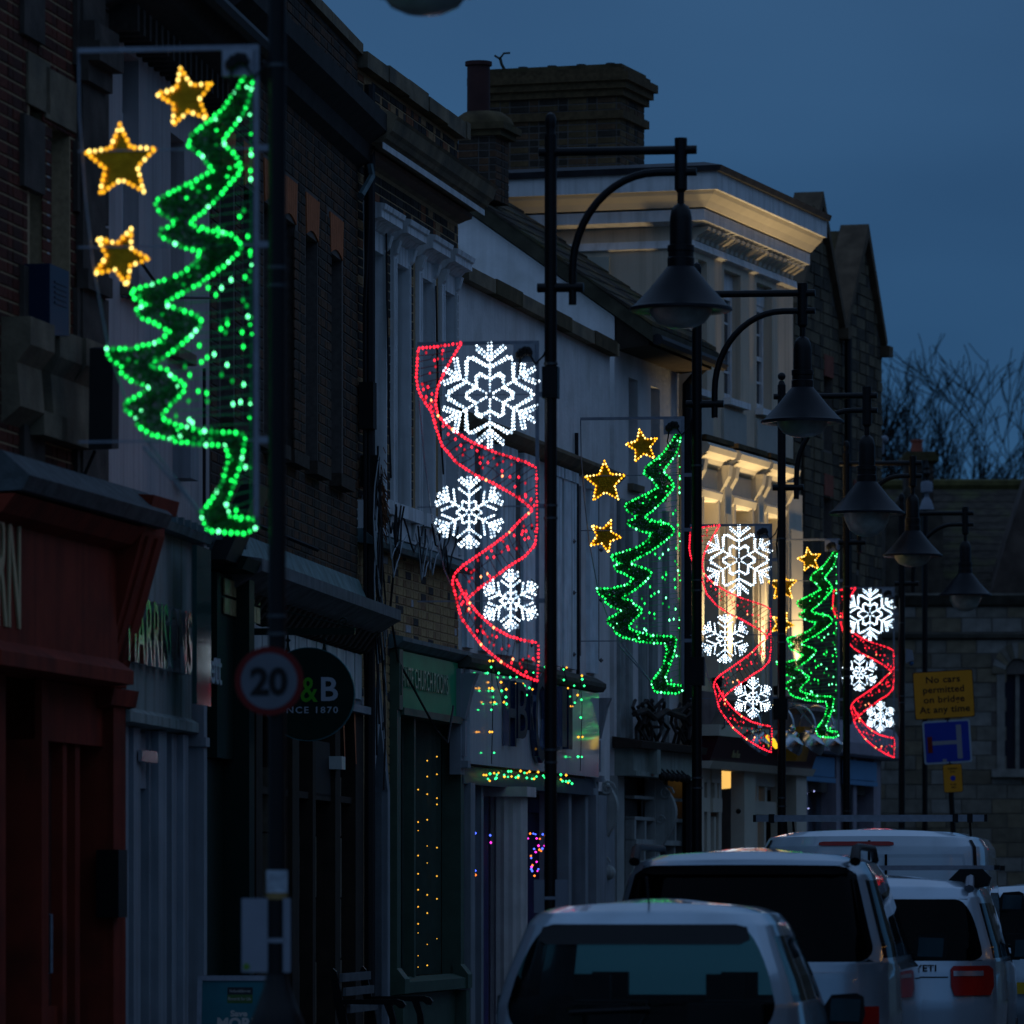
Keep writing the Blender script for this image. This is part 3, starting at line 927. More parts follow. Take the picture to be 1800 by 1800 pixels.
for a, b, c, d in opens:
    mb.box(a - 0.2, b + 0.2, -0.12, 0, zsill + 0.14, zsill + 0.25)
    mb.profile([(0, zsill - 0.03), (0.07, zsill), (0.1, zsill + 0.13), (0, zsill + 0.13)], a - 0.12, a + 0.02)
    mb.profile([(0, zsill - 0.03), (0.07, zsill), (0.1, zsill + 0.13), (0, zsill + 0.13)], b - 0.02, b + 0.12)
mb.build('sill_course', mat('white_stucco', (0.66, 0.68, 0.7)), C)
MB().profile([(0, zfl - 0.02), (0.13, zfl - 0.04), (0.15, zfl), (0.04, zsill - 0.03), (0, zsill - 0.03)], -0.02, uC).build('lead_flashing', LEAD, C)
# round the corner: quoin strip and drain pipes at the party wall
mb = MB()
mb.tube([(0.06, -0.09, 8.1), (0.06, -0.09, 0)], 0.045, 8)
mb.tube([(-0.04, -0.1, 7.0), (0.0, -0.06, 6.3), (-0.02, -0.07, 3.5), (0.14, -0.05, 3.2), (0.14, -0.05, 0)], 0.016, 6)
mb.build('downpipe', CABLE, C)
MB().box(-0.04, 0.1, -0.14, -0.02, FC.hit(628, 754)[1], FC.hit(628, 672)[1]).build('junction_box', RUBBER, C)
MB().box(0.02, 0.12, -0.16, -0.02, FC.hit(628, 855)[1], FC.hit(628, 800)[1]).build('junction_box', RUBBER, C)
mb = MB(); z0, z1 = FC.hit(618, 345)[1], FC.hit(626, 288)[1]
mb.tube([(-0.0, -0.1, z1), (0.0, -0.12, z1 - 0.1), (-0.25, -0.08, z0)], 0.03, 6)
mb.build('vent_pipe', LEAD, C)
# tangled cables over the sill and down the party wall
cw, cb = MB(), MB()
for k in range(26):
    u0 = R.uniform(0.0, 0.15) if k % 2 else R.uniform(0.1, 2.9)
    z0 = R.uniform(4.5, 5.2) if k % 2 else zsill + R.uniform(0.0, 0.25)
    pts = [Vector((u0, -0.13 - R.uniform(0, 0.05), z0))]
    dx, n_ = R.uniform(-0.25, 0.35), R.randint(5, 9)
    for j in range(n_):
        f = (j + 1) / n_
        sag = math.sin(PI * f) * R.uniform(0.15, 0.45)
        if k % 2:
            pts.append(Vector((u0 + 0.16 * math.sin(f * 5 + k), -0.14 - 0.05 * f, z0 - f * (1.0 + 0.06 * k))))
        else:
            pts.append(Vector((u0 + dx * f * 3, -0.15, z0 - sag)))
    (cw if k % 3 == 0 else cb).tube(pts, 0.006 if k % 3 == 0 else 0.008, 4)
cb.tube([(0.95, -0.16, zsill + 0.1), (0.95, -0.12, 4.3), (0.96, -0.08, 3.9), (1.3, -0.08, 3.5), (1.7, -0.1, 3.35), (2.4, -0.2, 2.95), (2.9, -0.2, 2.86), (3.6, -0.12, 3.2)], 0.01, 5)
cb.tube([(0.9, -0.06, 7.0), (1.0, -0.06, 5.6), (1.1, -0.06, 5.0)], 0.008, 4)
cb.tube([(3.1, -0.06, 6.8), (3.15, -0.07, 5.9), (3.4, -0.07, 5.2)], 0.008, 4)
cw.build('loose_cables', CABLEW, C, stuff=True)
cb.build('black_cables', CABLE, C, stuff=True)
# rust-brown bird nest clump
mb = MB()
for k in range(160):
    a = R.gauss(0.33, 0.06); z_ = R.gauss(zsill + 0.22, 0.13)
    mb.tube([(a, -0.14, z_), (a + R.uniform(-.05, .05), -0.16 + R.uniform(-.03, .03), z_ - R.uniform(0.02, 0.12))], 0.004, 3, cap=False)
mb.build('dead_plant', mat('rust_foliage', (0.12, 0.05, 0.025), 0.9, var=0.4), C, stuff=True)
# pointed stone doorway niche
a, b, c, d = niche
mb = MB()
mb.box(a - 0.12, a, -0.05, 0.25, 0, d - 0.6)
mb.box(b, b + 0.1, -0.05, 0.25, 0, d - 0.6)
mm = (a + b) / 2
mb.prism([(a - 0.12, d - 0.6), (a, d - 0.6), (mm, d - 0.02), (mm, d + 0.25)], lambda x, z: (x, -0.05, z), lambda x, z: (x, 0.25, z))
mb.prism([(b + 0.1, d - 0.6), (mm, d + 0.25), (mm, d - 0.02), (b, d - 0.6)], lambda x, z: (x, -0.05, z), lambda x, z: (x, 0.25, z))
mb.build('door_surround', GREYPAINT, C)
MB().box(a, b, 0.16, 0.22, 0, d).build('door', mat('navy_paint', (0.012, 0.014, 0.06), 0.4, var=0.15), C)
# green shopfront
a, b = gr[0], gr[1]
zt = FC.hit(690, 1122, 0.12)[1]
zfb = FC.hit(690, 1240, 0.1)[1]
mb = MB()
mb.profile([(0, zt - 0.07), (0.07, zt - 0.05), (0.12, zt - 0.01), (0.13, zt), (0.13, zt + 0.035), (0, zt + 0.06)], a - 0.1, b + 0.12)
mb.build('shop_cornice', LEAD, C)
mb = MB()
mb.box(a + 0.1, b - 0.1, -0.05, 0.1, zfb, zt - 0.07)
mb.build('fascia', EGREEN, C)
mb = MB()
for q0, q1 in ((a - 0.06, a + 0.1), (b - 0.12, b + 0.04)):
    mb.box(q0, q1, -0.09, 0.1, zfb - 0.02, zt - 0.068)
    mb.box(q0 + 0.05, q0 + 0.08, -0.1, -0.09, zfb + 0.1, zt - 0.2)
    mb.box(q0, q1, -0.07, 0.1, 0.85, zfb - 0.02)
    mb.profile([(0, 0.72), (0.14, 0.74), (0.14, 0.86), (0.07, 0.95), (0, 0.95)], q0 - 0.02, q1 + 0.02)
    mb.box(q0, q1, -0.12, 0.1, 0, 0.72)
mb.profile([(0, 0.72), (0.12, 0.74), (0.12, 0.83), (0, 0.87)], a + 0.1, b - 0.12)
mb.box(a + 0.1, b - 0.12, -0.02, 0.1, 0, 0.72)
mb.box(a + 0.1, b - 0.1, -0.1, 0.1, zfb - 0.06, zfb)
for f in (0.3,):
    q = a + (b - a) * f
    mb.box(q, q + 0.07, -0.03, 0.06, 0.85, zfb - 0.05)
mb.build('shopfront', SAGE, C)
nb = 12
for k in range(nb):
    q0 = a + 0.14 + (b - a - 0.3) * k / nb
    MB().prism([(0, 0.06), (0.09, 0.02), (0.18, 0.06), (0.18, 0.075), (0.09, 0.035), (0, 0.075)], lambda x, y: (q0 + x * 1.3, y + 0.06, 0.87), lambda x, y: (q0 + x * 1.3, y + 0.06, zfb - 0.06)).build('blind_fold', mat('folded_green_blind', (0.025, 0.05, 0.038), 0.6, var=0.15), C)
x0, z0 = FC.hit(706, 1206, 0.07)
put_text('ANTE CHURCH ROOMS', FC.hit(706, 1170, 0.07)[1] - z0, C, 'lettering', mat('sage_lettering', (0.12, 0.3, 0.2), 0.3, 0.3, var=0.1, bump=0), x0, -0.068, z0, 0.008, fit=FC.hit(787, 1200, .07)[0] - x0)
am = MB()
for px, ys in ((735, (1388, 1445, 1504, 1536, 1564, 1594, 1624, 1680, 1460, 1640, 1700)), (751, (1337, 1365, 1441, 1573, 1605, 1697, 1396, 1487, 1517, 1660)), (768, (1330, 1403, 1414, 1490, 1580, 1361, 1540, 1650)), (720, (1363, 1560, 1420, 1610))):
    for j, y_ in enumerate(ys):
        u_, z_ = FC.hit(px, y_, -0.03)
        am.ball((u_, 0.03, z_), 0.008 if j < 7 else 0.005, sx=1.3)
fl = am.build('fairy_lights', glow('amber_led', (1.0, 0.5, 0.04), 1.4))
fl.location = (FC.p.x, FC.p.y, 0); fl.rotation_euler = (0, 0, FC.rz)
tag(fl, 'tiny amber fairy lights hanging in the green shop window', 'fairy lights')

# ================================================================== D: white rendered shop with the sloping coping
FD = Facade(805, 50.3, 2946)
D = FD.root('white_rendered_shop', 'white rendered shop with stained stone coping and blue letters on its pale fascia', 'building')
uD = FD.hit(1072)[0]
HD = FD.hit(805, 492)[1]
wm = MB(); wall(wm, 0, uD, 2.6, HD, [], 0, 0.3)
wm.box(0, uD, 0.6, 6, 0, HD - 0.3)
wm.build('wall', WHITE, D)
u_ = 0.0
k = 0
while u_ < uD:
    MB().box(u_, min(u_ + 1.18, uD), -0.1 - 0.006 * (k % 2), 0.3, HD, HD + 0.125 + 0.01 * (k % 2)).build('coping_stone', MOSS if k % 2 else STONE, D)
    u_ += 1.2
    k += 1
zl = FD.hit(985, 806)[1]
MB().profile([(0, zl - 0.1), (0.1, zl - 0.06), (0.16, zl), (0.16, zl + 0.03), (0, zl + 0.1)], 0, uD).build('ledge', STONE, D)
ztc = FD.hit(830, 1163, 0.2)[1]
mb = MB(); md = MB()
k = 0
for a, b in ((812, 826), (840, 856), (872, 898), (912, 936), (958, 980), (984, 1006), (1030, 1044)):
    q0, q1 = FD.hit(a)[0], FD.hit(b)[0]
    mb.box(q0, q1, -0.045, 0, ztc + 0.15, zl - 0.14)
    mb.box(q0 - 0.03, q1 + 0.03, -0.06, 0, zl - 0.2, zl - 0.1)
for a, b in ((826, 840), (898, 911), (1008, 1018), (1045, 1050)):
    q0, q1 = FD.hit(a)[0], FD.hit(b)[0]
    md.box(q0, q1, -0.02, 0, ztc + 0.3, zl - 0.2)
for zz in (3.9, 4.5, 5.0):
    for px in (1000, 1048, 925):
        q, _ = FD.hit(px)
        md.ball((q, -0.05, zz), 0.025)
mb.build('pilaster_strip', mat('blue_white_boarding', (0.58, 0.68, 0.74), 0.7, var=0.15, streak=0.7), D)
md.build('recess_panel', mat('stained_grey_timber', (0.13, 0.12, 0.12), 0.8, var=0.3, streak=0.5), D)
MB().tube([(FD.hit(1008)[0], -0.03, zl + 0.3), (FD.hit(1011)[0], -0.03, ztc)], 0.02, 5).build('cable', CABLE, D)
# cornice + fascia
a, b = FD.hit(826, 1200, 0.14)[0], FD.hit(1053, 1200, 0.14)[0]
zfb = FD.hit(826, 1342, 0.14)[1]
mb = MB().profile([(0, ztc - 0.05), (0.15, ztc - 0.04), (0.18, ztc), (0.18, ztc + 0.04), (0.08, ztc + 0.1), (0, ztc + 0.12)], a - 0.12, b + 0.18)
mb.build('cornice', mat('mossy_lead_cornice', (0.06, 0.06, 0.05), 0.8, var=0.4, bump=0.6), D)
MB().box(a, b, -0.14, 0, zfb, ztc - 0.06).build('fascia', mat('gloss_pale_fascia', (0.62, 0.68, 0.72), 0.1, var=0.05, scale=2, bump=0.0, streak=0.15, spec=0.6, coat=0.5), D)
for q in (a - 0.2, b + 0.04):
    mb = MB()
    mb.box(q, q + 0.16, -0.1, 0, zfb - 0.1, ztc - 0.06)
    mb.profile([(0.1, ztc - 0.1), (0.24, ztc - 0.1), (0.2, ztc - 0.2), (0.13, ztc - 0.5), (0.1, ztc - 0.5)], q + 0.02, q + 0.14)
    mb.box(q + 0.04, q + 0.12, -0.13, -0.1, zfb + 0.06, ztc - 0.52)
    mb.box(q + 0.02, q + 0.14, -0.16, -0.1, zfb - 0.04, zfb + 0.02)
    mb.build('end_pilaster', GREYPAINT, D)
MB().box(b + 0.24, b + 0.6, -0.02, 0, 0, ztc).build('pier', GREYPAINT, D)
BLUEL = mat('navy_gloss_lettering', (0.012, 0.035, 0.09), 0.08, 0.4, var=0.1, bump=0, coat=1.0)
for txt, pa, pb, y0, y1 in (('H', 890, 903, 1192, 1310), ('B', 906, 923, 1197, 1297), ('R', 928, 934, 1212, 1282), ('O', 937, 961, 1180, 1337), ('I', 984, 992, 1204, 1312), ('I', 995, 1002, 1207, 1316)):
    x0, z0 = FD.hit(pa, y1, 0.18)
    x1, z1 = FD.hit(pb, 0, 0.18)[0], FD.hit(pa, y0, 0.18)[1]
    put_text(txt, z1 - z0, D, 'lettering', BLUEL, x0, -0.175, z0, 0.03, 0.004, fit=x1 - x0)
# frieze under the fascia, fluted column, shopfront
mb = MB()
zf2 = FD.hit(826, 1378, 0.1)[1]
mb.box(a, b + 0.02, -0.08, 0.06, zf2, zfb - 0.02)
mb.build('frieze', mat('slate_blue_paint', (0.06, 0.075, 0.1), 0.5, var=0.15), D)
mb = MB()
cxu = FD.hit(893, 1500, 0.05)[0]
rad = 0.18
pts = []
n = 28
prof = []
for k in range(n):
    t = 2 * PI * k / n
    rr = rad * (1.0 if k % 2 == 0 else 0.93)
    pts.append((rr * math.cos(t), rr * math.sin(t)))
zc1 = FD.hit(893, 1400, 0.1)[1]
mb.prism(pts, lambda x, y: (cxu + x * 1.05, y - 0.05, 0.0), lambda x, y: (cxu + x * 0.98, y - 0.05, zc1))
mb.box(cxu - 0.22, cxu + 0.22, -0.27, 0.17, zc1, zc1 + 0.09)
mb.box(cxu - 0.15, cxu + 0.15, -0.2, 0.1, zc1 + 0.09, zf2)
mb.build('column', mat('grey_stone_column', (0.55, 0.52, 0.5), 0.75, var=0.12, streak=0.3), D)
mb = MB()
for px0, px1, o in ((808, 816, 0.1), (818, 826, 0.04), (846, 850, 0.0), (966, 972, 0.02), (996, 1001, 0.02), (1022, 1027, 0.04), (1034, 1052, 0.08), (1056, 1072, 0.05)):
    q0, q1 = FD.hit(px0)[0], FD.hit(px1)[0]
    MB().box(q0, q1, -o, 0.1, 0, zf2 + 0.01).build('shopfront_post', GREYPAINT, D)
MB().box(0, uD, 0.34, 0.38, 0, zf2).build('shop_window', mat('purple_lit_interior', (0.035, 0.015, 0.09), 0.5, var=0.3), D)
q0, q1 = FD.hit(932)[0], FD.hit(966)[0]
MB().box(q0, FD.hit(1020)[0], 0.3, 0.33, FD.hit(935, 1424)[1], zf2 - 0.05).build('window_panel', mat('violet_panel', (0.05, 0.02, 0.16), 0.5, var=0.2), D)

def lights_on(F, name, label, pts, cols, r=0.012, off=0.0, strand=None, cat='fairy lights'):
    mb = MB()
    for px, py, ci in pts:
        u_, z_ = F.hit(px, py, off)
        mb.ball((u_, -off, z_), r * R.uniform(0.8, 1.15), ci)
    root = thing(name, label, cat, (F.p.x, F.p.y, 0), F.rz)
    mb.build('led_bulb', cols, root, stuff=True)
    if strand:
        m2 = MB()
        for line in strand:
            m2.tube([(F.hit(x, y, off)[0], -off + 0.005, F.hit(x, y, off)[1]) for x, y in line], 0.004, 4)
        m2.build('wire', CABLE, root)
    return root
LG, LA = glow('led_green_small', (0.03, 1.0, 0.25), 3.0), glow('led_amber_small', (1.0, 0.42, 0.03), 2.2)
zo = lambda l: [(820 + x / 6.92, 1160 + y / 6.92, c) for x, y, c in l]
lights_on(FD, 'icicle_lights', 'green and amber icicle lights, with added beads for their reflections, over the fascia with blue letters', zo([  # doubled beads include reflections in the fascia, built as extra glowing bulbs
    (300, 88, 0), (256, 160, 0), (392, 160, 0), (532, 212, 0), (610, 210, 0), (283, 12, 1), (322, 12, 1), (275, 344, 1), (312, 344, 1), (316, 374, 0), (428, 376, 0), (480, 452, 0), (455, 514, 1),
    (486, 536, 0), (362, 534, 0), (342, 514, 1), (302, 607, 0), (283, 876, 1), (312, 876, 1), (336, 1130, 0), (590, 288, 1), (686, 290, 1), (706, 316, 0), (765, 340, 0), (802, 358, 1), (733, 428, 0),
    (957, 86, 0), (967, 310, 0), (815, 155, 0), (1182, 116, 0), (1218, 92, 1), (1184, 244, 0), (1310, 314, 0), (1432, 316, 0), (1234, 344, 1), (1352, 428, 1), (1252, 446, 0), (1398, 484, 0), (1318, 520, 0),
    (1260, 564, 1), (1288, 564, 1), (1390, 702, 0), (1362, 938, 1), (1410, 938, 1), (1356, 1178, 0), (1402, 1180, 0), (1404, 192, 1), (1408, 236, 0), (484, 358, 1), (420, 272, 1)]), [LG, LA], 0.013, 0.2,
    [[(865, 1160), (867, 1260), (865, 1343)], [(869, 1163), (876, 1205), (884, 1232), (890, 1238)], [(1020, 1190), (1024, 1240), (1021, 1355)], [(990, 1170), (998, 1200), (1003, 1228), (1010, 1240), (1018, 1222), (1023, 1195)]])
lights_on(FD, 'garland_lights', 'green and amber string lights bunched along the dark frieze above the fluted column', zo([
    (210, 1400, 1), (240, 1402, 1), (286, 1386, 0), (336, 1378, 1), (370, 1396, 0), (390, 1374, 1), (262, 1448, 0), (350, 1446, 0), (362, 1436, 0), (282, 1470, 1), (458, 1400, 0), (462, 1420, 1), (510, 1356, 0), (542, 1356, 0),
    (505, 1422, 0), (548, 1418, 1), (600, 1430, 0), (632, 1412, 0), (628, 1432, 1), (658, 1352, 1), (706, 1374, 0), (736, 1376, 1), (766, 1360, 1), (796, 1446, 0), (822, 1446, 1), (734, 1434, 0), (850, 1420, 0), (872, 1364, 1),
    (934, 1408, 0), (956, 1432, 0), (972, 1362, 1), (1148, 1396, 0), (1212, 1402, 1), (1148, 1454, 1), (1212, 1478, 0), (1250, 1474, 0), (1284, 1504, 0), (1236, 1496, 1), (1168, 1474, 0)]), [LG, LA], 0.013, 0.14)
PB, PP, PO = glow('led_blue', (0.06, 0.12, 1.0), 3.0), glow('led_magenta', (1.0, 0.04, 0.7), 2.2), glow('led_orange', (1.0, 0.2, 0.02), 2.2)
zi = lambda l: [(450 + x / 3.6, 1300 + y / 3.6, c) for x, y, c in l]
lights_on(FD, 'window_motif_lights', 'blue, magenta and orange motif lights inside the window behind the near post', zi([
    (1735, 595, 2), (1755, 595, 0), (1768, 600, 0), (1722, 626, 1), (1776, 626, 1), (1796, 628, 2), (1788, 672, 1), (1760, 692, 0), (1793, 697, 2), (1770, 712, 1), (1740, 736, 2), (1742, 750, 0), (1776, 774, 1), (1750, 795, 2),
    (1744, 806, 1), (1742, 820, 0), (1787, 820, 0), (1781, 832, 1), (1748, 832, 0), (1762, 862, 2), (1388, 593, 0), (1387, 830, 0), (1389, 857, 2), (1482, 606, 0), (1486, 652, 1), (1350, 765, 1), (1348, 783, 1),
    (1815, 600, 0), (1830, 610, 2), (1845, 625, 0), (1838, 655, 2), (1825, 672, 1), (1812, 690, 0), (1805, 705, 2)]), [PB, PP, PO], 0.012, 0.0)

# ================================================================== D2: white gabled house behind, eaves to the street
F3 = Facade(1080, 57.9, 3600)
G2 = F3.root('white_gabled_house', 'white gabled house with mossy tiled roof and two narrow windows beside the cream building', 'building')
u3 = F3.hit(1193)[0]
ze = F3.hit(1080, 556)[1]
wa, wb = h(1105, 1121, 663, 850, F3), h(1144, 1160, 678, 865, F3)
wm = MB(); wall(wm, 0, u3, 2.9, ze, [wa, wb], 0, 0.3)
wm.build('wall', WHITE, G2)
MB().prism([(0, 0), (0, ze), (3.0, ze + 2.14), (6.0, ze), (6.0, 0)], lambda y, z: (0.004, y + 0.002, z), lambda y, z: (0.3, y, z)).build('gable_wall', WHITE, G2)
MB().box(0.3, u3, 0.5, 6, 0, ze - 0.1).build('house_body', DARKIN, G2)
for a, b, c, d in (wa, wb):
    sash(G2, a, b, c, d, 0.14, 1, 2, GREYPAINT, 0.05)
    MB().box(a - 0.05, b + 0.06, -0.06, 0.1, c - 0.07, c).build('sill', STONE, G2)
sl = 2.14 / 3.0
mb = MB()
mb.prism([(-0.42, ze - 0.42 * sl + 0.02), (3.0, ze + 2.16), (6.4, ze - 0.28), (6.4, ze - 0.1), (3.0, ze + 2.34), (-0.42, ze - 0.42 * sl + 0.18)], lambda y, z: (-0.08, y, z), lambda y, z: (u3 + 0.1, y, z))
mb.build('roof', mat('mossy_roof_underlay', (0.05, 0.045, 0.03), 0.95, var=0.4), G2)
for r_ in range(15):
    for k in range(9):
        y0 = -0.42 + r_ * 0.235
        zz = ze - 0.42 * sl + 0.19 + r_ * 0.235 * sl
        uu = -0.1 + k * 0.32
        if uu + 0.31 > u3 + 0.12 or y0 > 2.95:
            continue
        t_ = R.uniform(0, 0.012)
        MB().prism([(0, 0.0), (0.26, 0.26 * sl + 0.002), (0.26, 0.26 * sl + 0.02), (0, 0.035 + t_)], lambda y, z: (uu + R.uniform(0, 0.006), y0 + y, zz + z), lambda y, z: (uu + 0.31, y0 + y, zz + z)).build('roof_tile', (SLATE, MOSS)[(r_ * 3 + k) % 4 == 0], G2)
MB().prism([(-0.02, ze - 0.34), (-0.02, ze + 0.02), (-0.36, ze - 0.26), (-0.36, ze - 0.3)], lambda y, z: (0.0, y, z), lambda y, z: (u3, y, z)).build('soffit', DARKWOOD, G2)
MB().tube([(-0.05, -0.46, ze - 0.25), (u3 + 0.1, -0.46, ze - 0.25)], 0.06, 8).build('gutter', CABLE, G2)
MB().tube([(u3 - 0.03, -0.3, ze - 0.25), (u3 - 0.03, -0.1, ze - 0.45), (u3 - 0.03, -0.1, 0)], 0.055, 8).build('downpipe', BLACK, G2)
mb = MB()
for a, b in ((1084, 1092), (1099, 1106), (1122, 1132), (1140, 1150), (1164, 1170)):
    q0, q1 = F3.hit(a)[0], F3.hit(b)[0]
    mb.box(q0, q1, -0.04, 0, 3.15, F3.hit(1100, 880)[1])
mb.build('pilaster_strip', mat('grey_green_timber', (0.24, 0.27, 0.27), 0.8, var=0.2, streak=0.7), G2)
# old fascia with dead stems, white carved brackets, transom shop window
zfa, zfb3 = F3.hit(1085, 1312, 0.2)[1], F3.hit(1085, 1352, 0.2)[1]
mb = MB()
mb.box(0.0, u3, -0.2, 0, zfb3, zfa)
mb.box(0.62, 0.76, -0.3, 0, zfb3 - 0.02, zfa + 0.08)
mb.box(0, u3, -0.23, 0, zfb3 - 0.05, zfb3)
mb.build('fascia', mat('pale_sage_board', (0.26, 0.31, 0.28), 0.7, var=0.15, streak=0.5), G2)
mb = MB()
mb.profile([(0, zfa), (0.3, zfa), (0.32, zfa + 0.07), (0, zfa + 0.12)], -0.1, u3)
mb.build('canopy', BR_DARK[3], G2)
mb = MB()
for k in range(16):
    u_ = R.uniform(0, u3)
    pts = [(u_, -0.15, zfa + 0.1)]
    for j in range(4):
        pts.append((u_ + R.uniform(-0.25, 0.25), -0.15 + R.uniform(-.06, .06), zfa + 0.1 + 0.1 * (j + 1) + R.uniform(-0.05, 0.05)))
    mb.tube(pts, 0.02, 5)
mb.tube([(0.05, -0.2, zfa + 0.35), (0.5, -0.2, zfa + 0.4), (0.9, -0.2, zfa + 0.33), (1.4, -0.2, zfa + 0.42), (2.2, -0.2, zfa + 0.38)], 0.035, 6)
mb.build('dead_climber', mat('dead_stems', (0.035, 0.03, 0.028), 0.9, var=0.4), G2, stuff=True)
mb = MB()
for k in range(6):
    u_ = 1.0 + k * 0.22
    mb.sphere((u_, -0.26, zfb3 - 0.04), 0.045, 8, 6)
    mb.tube([(u_, -0.05, zfb3 + 0.02), (u_, -0.2, zfb3 + 0.04), (u_, -0.26, zfb3 - 0.02)], 0.012, 5)
mb.build('spot_lamps', RUBBER, G2)
OFFW = mat('off_white_woodwork', (0.33, 0.36, 0.35), 0.6, var=0.12, streak=0.4)
for px in (1097, 1199):
    q0 = F3.hit(px, 1400, 0.3)[0]
    z1 = zfb3 - 0.06
    mb = MB()
    # S-scroll bracket, seen from its side
    prof = []
    for k in range(22):
        t = k / 21
        prof.append((0.05 + 0.24 * math.sin(PI * min(1, t * 1.25)) * (1 - 0.55 * t), z1 - t * 0.95))
    poly = [(0, z1)] + prof + [(0, z1 - 0.95)]
    mb.profile(poly, q0 - 0.05, q0 + 0.05)
    for cx_, cz_, rr in ((0.14, z1 - 0.14, 0.085), (0.08, z1 - 0.42, 0.05), (0.1, z1 - 0.88, 0.07)):
        pts = [(q0 - 0.055, -(cx_ + rr * (1 - t / 16) * math.cos(t * 0.75)), cz_ + rr * (1 - t / 16) * math.sin(t * 0.75)) for t in range(15)]
        mb.tube(pts, 0.013, 5)
    mb.sphere((q0, -0.14, z1 - 0.98), 0.075, 12, 8)
    for k in range(7):
        mb.sphere((q0, -0.08, z1 - 1.1 - k * 0.06), 0.045 - k * 0.004, 8, 5)
    mb.box(q0 - 0.09, q0 + 0.09, -0.03, 0.08, 0, z1)
    mb.build('bracket', OFFW, G2, smooth=False)
mb = MB()
q0, q1 = F3.hit(1112)[0], F3.hit(1200)[0]
for zz, d_ in ((F3.hit(1112, 1400)[1], 0.02), (F3.hit(1112, 1437)[1], 0.025), (F3.hit(1112, 1477)[1], 0.04)):
    mb.box(q0, q1, -d_, 0.08, zz - d_, zz + 0.012)
zz1, zz0 = F3.hit(1112, 1437)[1], F3.hit(1112, 1477)[1]
for f in (0.0, 0.2, 0.4, 0.6, 0.8, 0.97):
    q = q0 + (q1 - q0) * f
    mb.box(q, q + 0.075, -0.02, 0.08, zz0, zz1)
    mb.box(q, q + 0.07, -0.012, 0.08, 0.6, zz0 - 0.04)
mb.box(q0, q1, -0.01, 0.08, 0, 0.6)
mb.box(0, 0.3, -0.03, 0.08, 0, zfb3 - 0.05)
mb.build('shopfront', OFFW, G2)
MB().box(0, u3, 0.12, 0.16, 0, zfb3).build('shop_window', PANE, G2)
mb = MB()
a_, z_ = F3.hit(1150, 1396, 0.0)
for k in range(6):
    mb.tube([(a_ + k * 0.03, 0.1, z_), (a_ + k * 0.03 + 0.02, 0.1, z_ + 0.16)], 0.006, 4)
mb.box(a_ - 0.01, a_ + 0.17, 0.095, 0.105, z_ + 0.16, z_ + 0.18)
mb.build('window_display', WPAINT, G2)
# its small chimney with a wide flue pot
ck = 58.5
def frame_at(px, d):
    return (px - 900) / FPX * d
def chimney(F, root, px0, px1, y1, y0, d, depth, mats, n_ind, bh=0.075, bl=0.225):
    """brick stack standing square to the street; px0..px1 its camera-facing side, rows y1 (top) to y0 (base) at depth d"""
    # camera-facing side lies across local y (inward = left in view)
    xa, xb = frame_at(px1, d), frame_at(px0, d)     # world x of right and left edges
    z1, z0 = EYE + (HOR - y1) / FPX * d, EYE + (HOR - y0) / FPX * d
    inv = Matrix.Rotation(-F.rz, 4, 'Z') @ Matrix.Translation((-F.p.x, -F.p.y, 0))
    c = inv @ Vector((xa, d, 0))
    W = (xa - xb) / max(0.5, abs(F.d.y))
    mb = MB().box(c.x, c.x + depth, c.y, c.y + W, z0, z1)
    st = mb.build('chimney_stack', MORTD, root)
    M = Matrix(((0, -1, 0, c.x), (-1, 0, 0, c.y + W), (0, 0, 1, 0), (0, 0, 0, 1)))
    bricks(st, M, 0.0, W, z0, z1, mats, n_ind=n_ind, bl=bl, bh=bh, pick=lambda a, z: -z)
    M2 = Matrix(((1, 0, 0, c.x), (0, -1, 0, c.y), (0, 0, 1, 0), (0, 0, 0, 1)))
    bricks(st, M2, 0.0, depth, z0, z1, mats, n_ind=30, bl=bl, bh=bh, pick=lambda a, z: -z)
    return st, c, W, z0, z1
st, c, W, z0, z1 = chimney(F3, G2, 805, 871, 238, 352, 58.5, 0.5, BR_DARK, 80)
mb = MB()
mb.box(c.x - 0.06, c.x + 0.56, c.y - 0.07, c.y + W + 0.07, z1, z1 + 0.06)
mb.box(c.x - 0.11, c.x + 0.6, c.y - 0.12, c.y + W + 0.12, z1 + 0.06, z1 + 0.13)
mb.lathe([(0.33, z1 + 0.13), (0.3, z1 + 0.2), (0.2, z1 + 0.27), (0.1, z1 + 0.28)], 16, (c.x + 0.25, c.y + W / 2))
mb.build('chimney_cap', MOSS, st, smooth=True)
cc = (c.x + 0.25, c.y + W / 2 + 0.05)
MB().lathe([(0.12, z1 + 0.2), (0.118, z1 + 0.75), (0.14, z1 + 0.76), (0.14, z1 + 0.8), (0.1, z1 + 0.8), (0.1, z1 + 0.6)], 20, cc).build('chimney_pot', mat('dark_clay_pot', (0.05, 0.02, 0.018), 0.7, var=0.2), st, smooth=True)

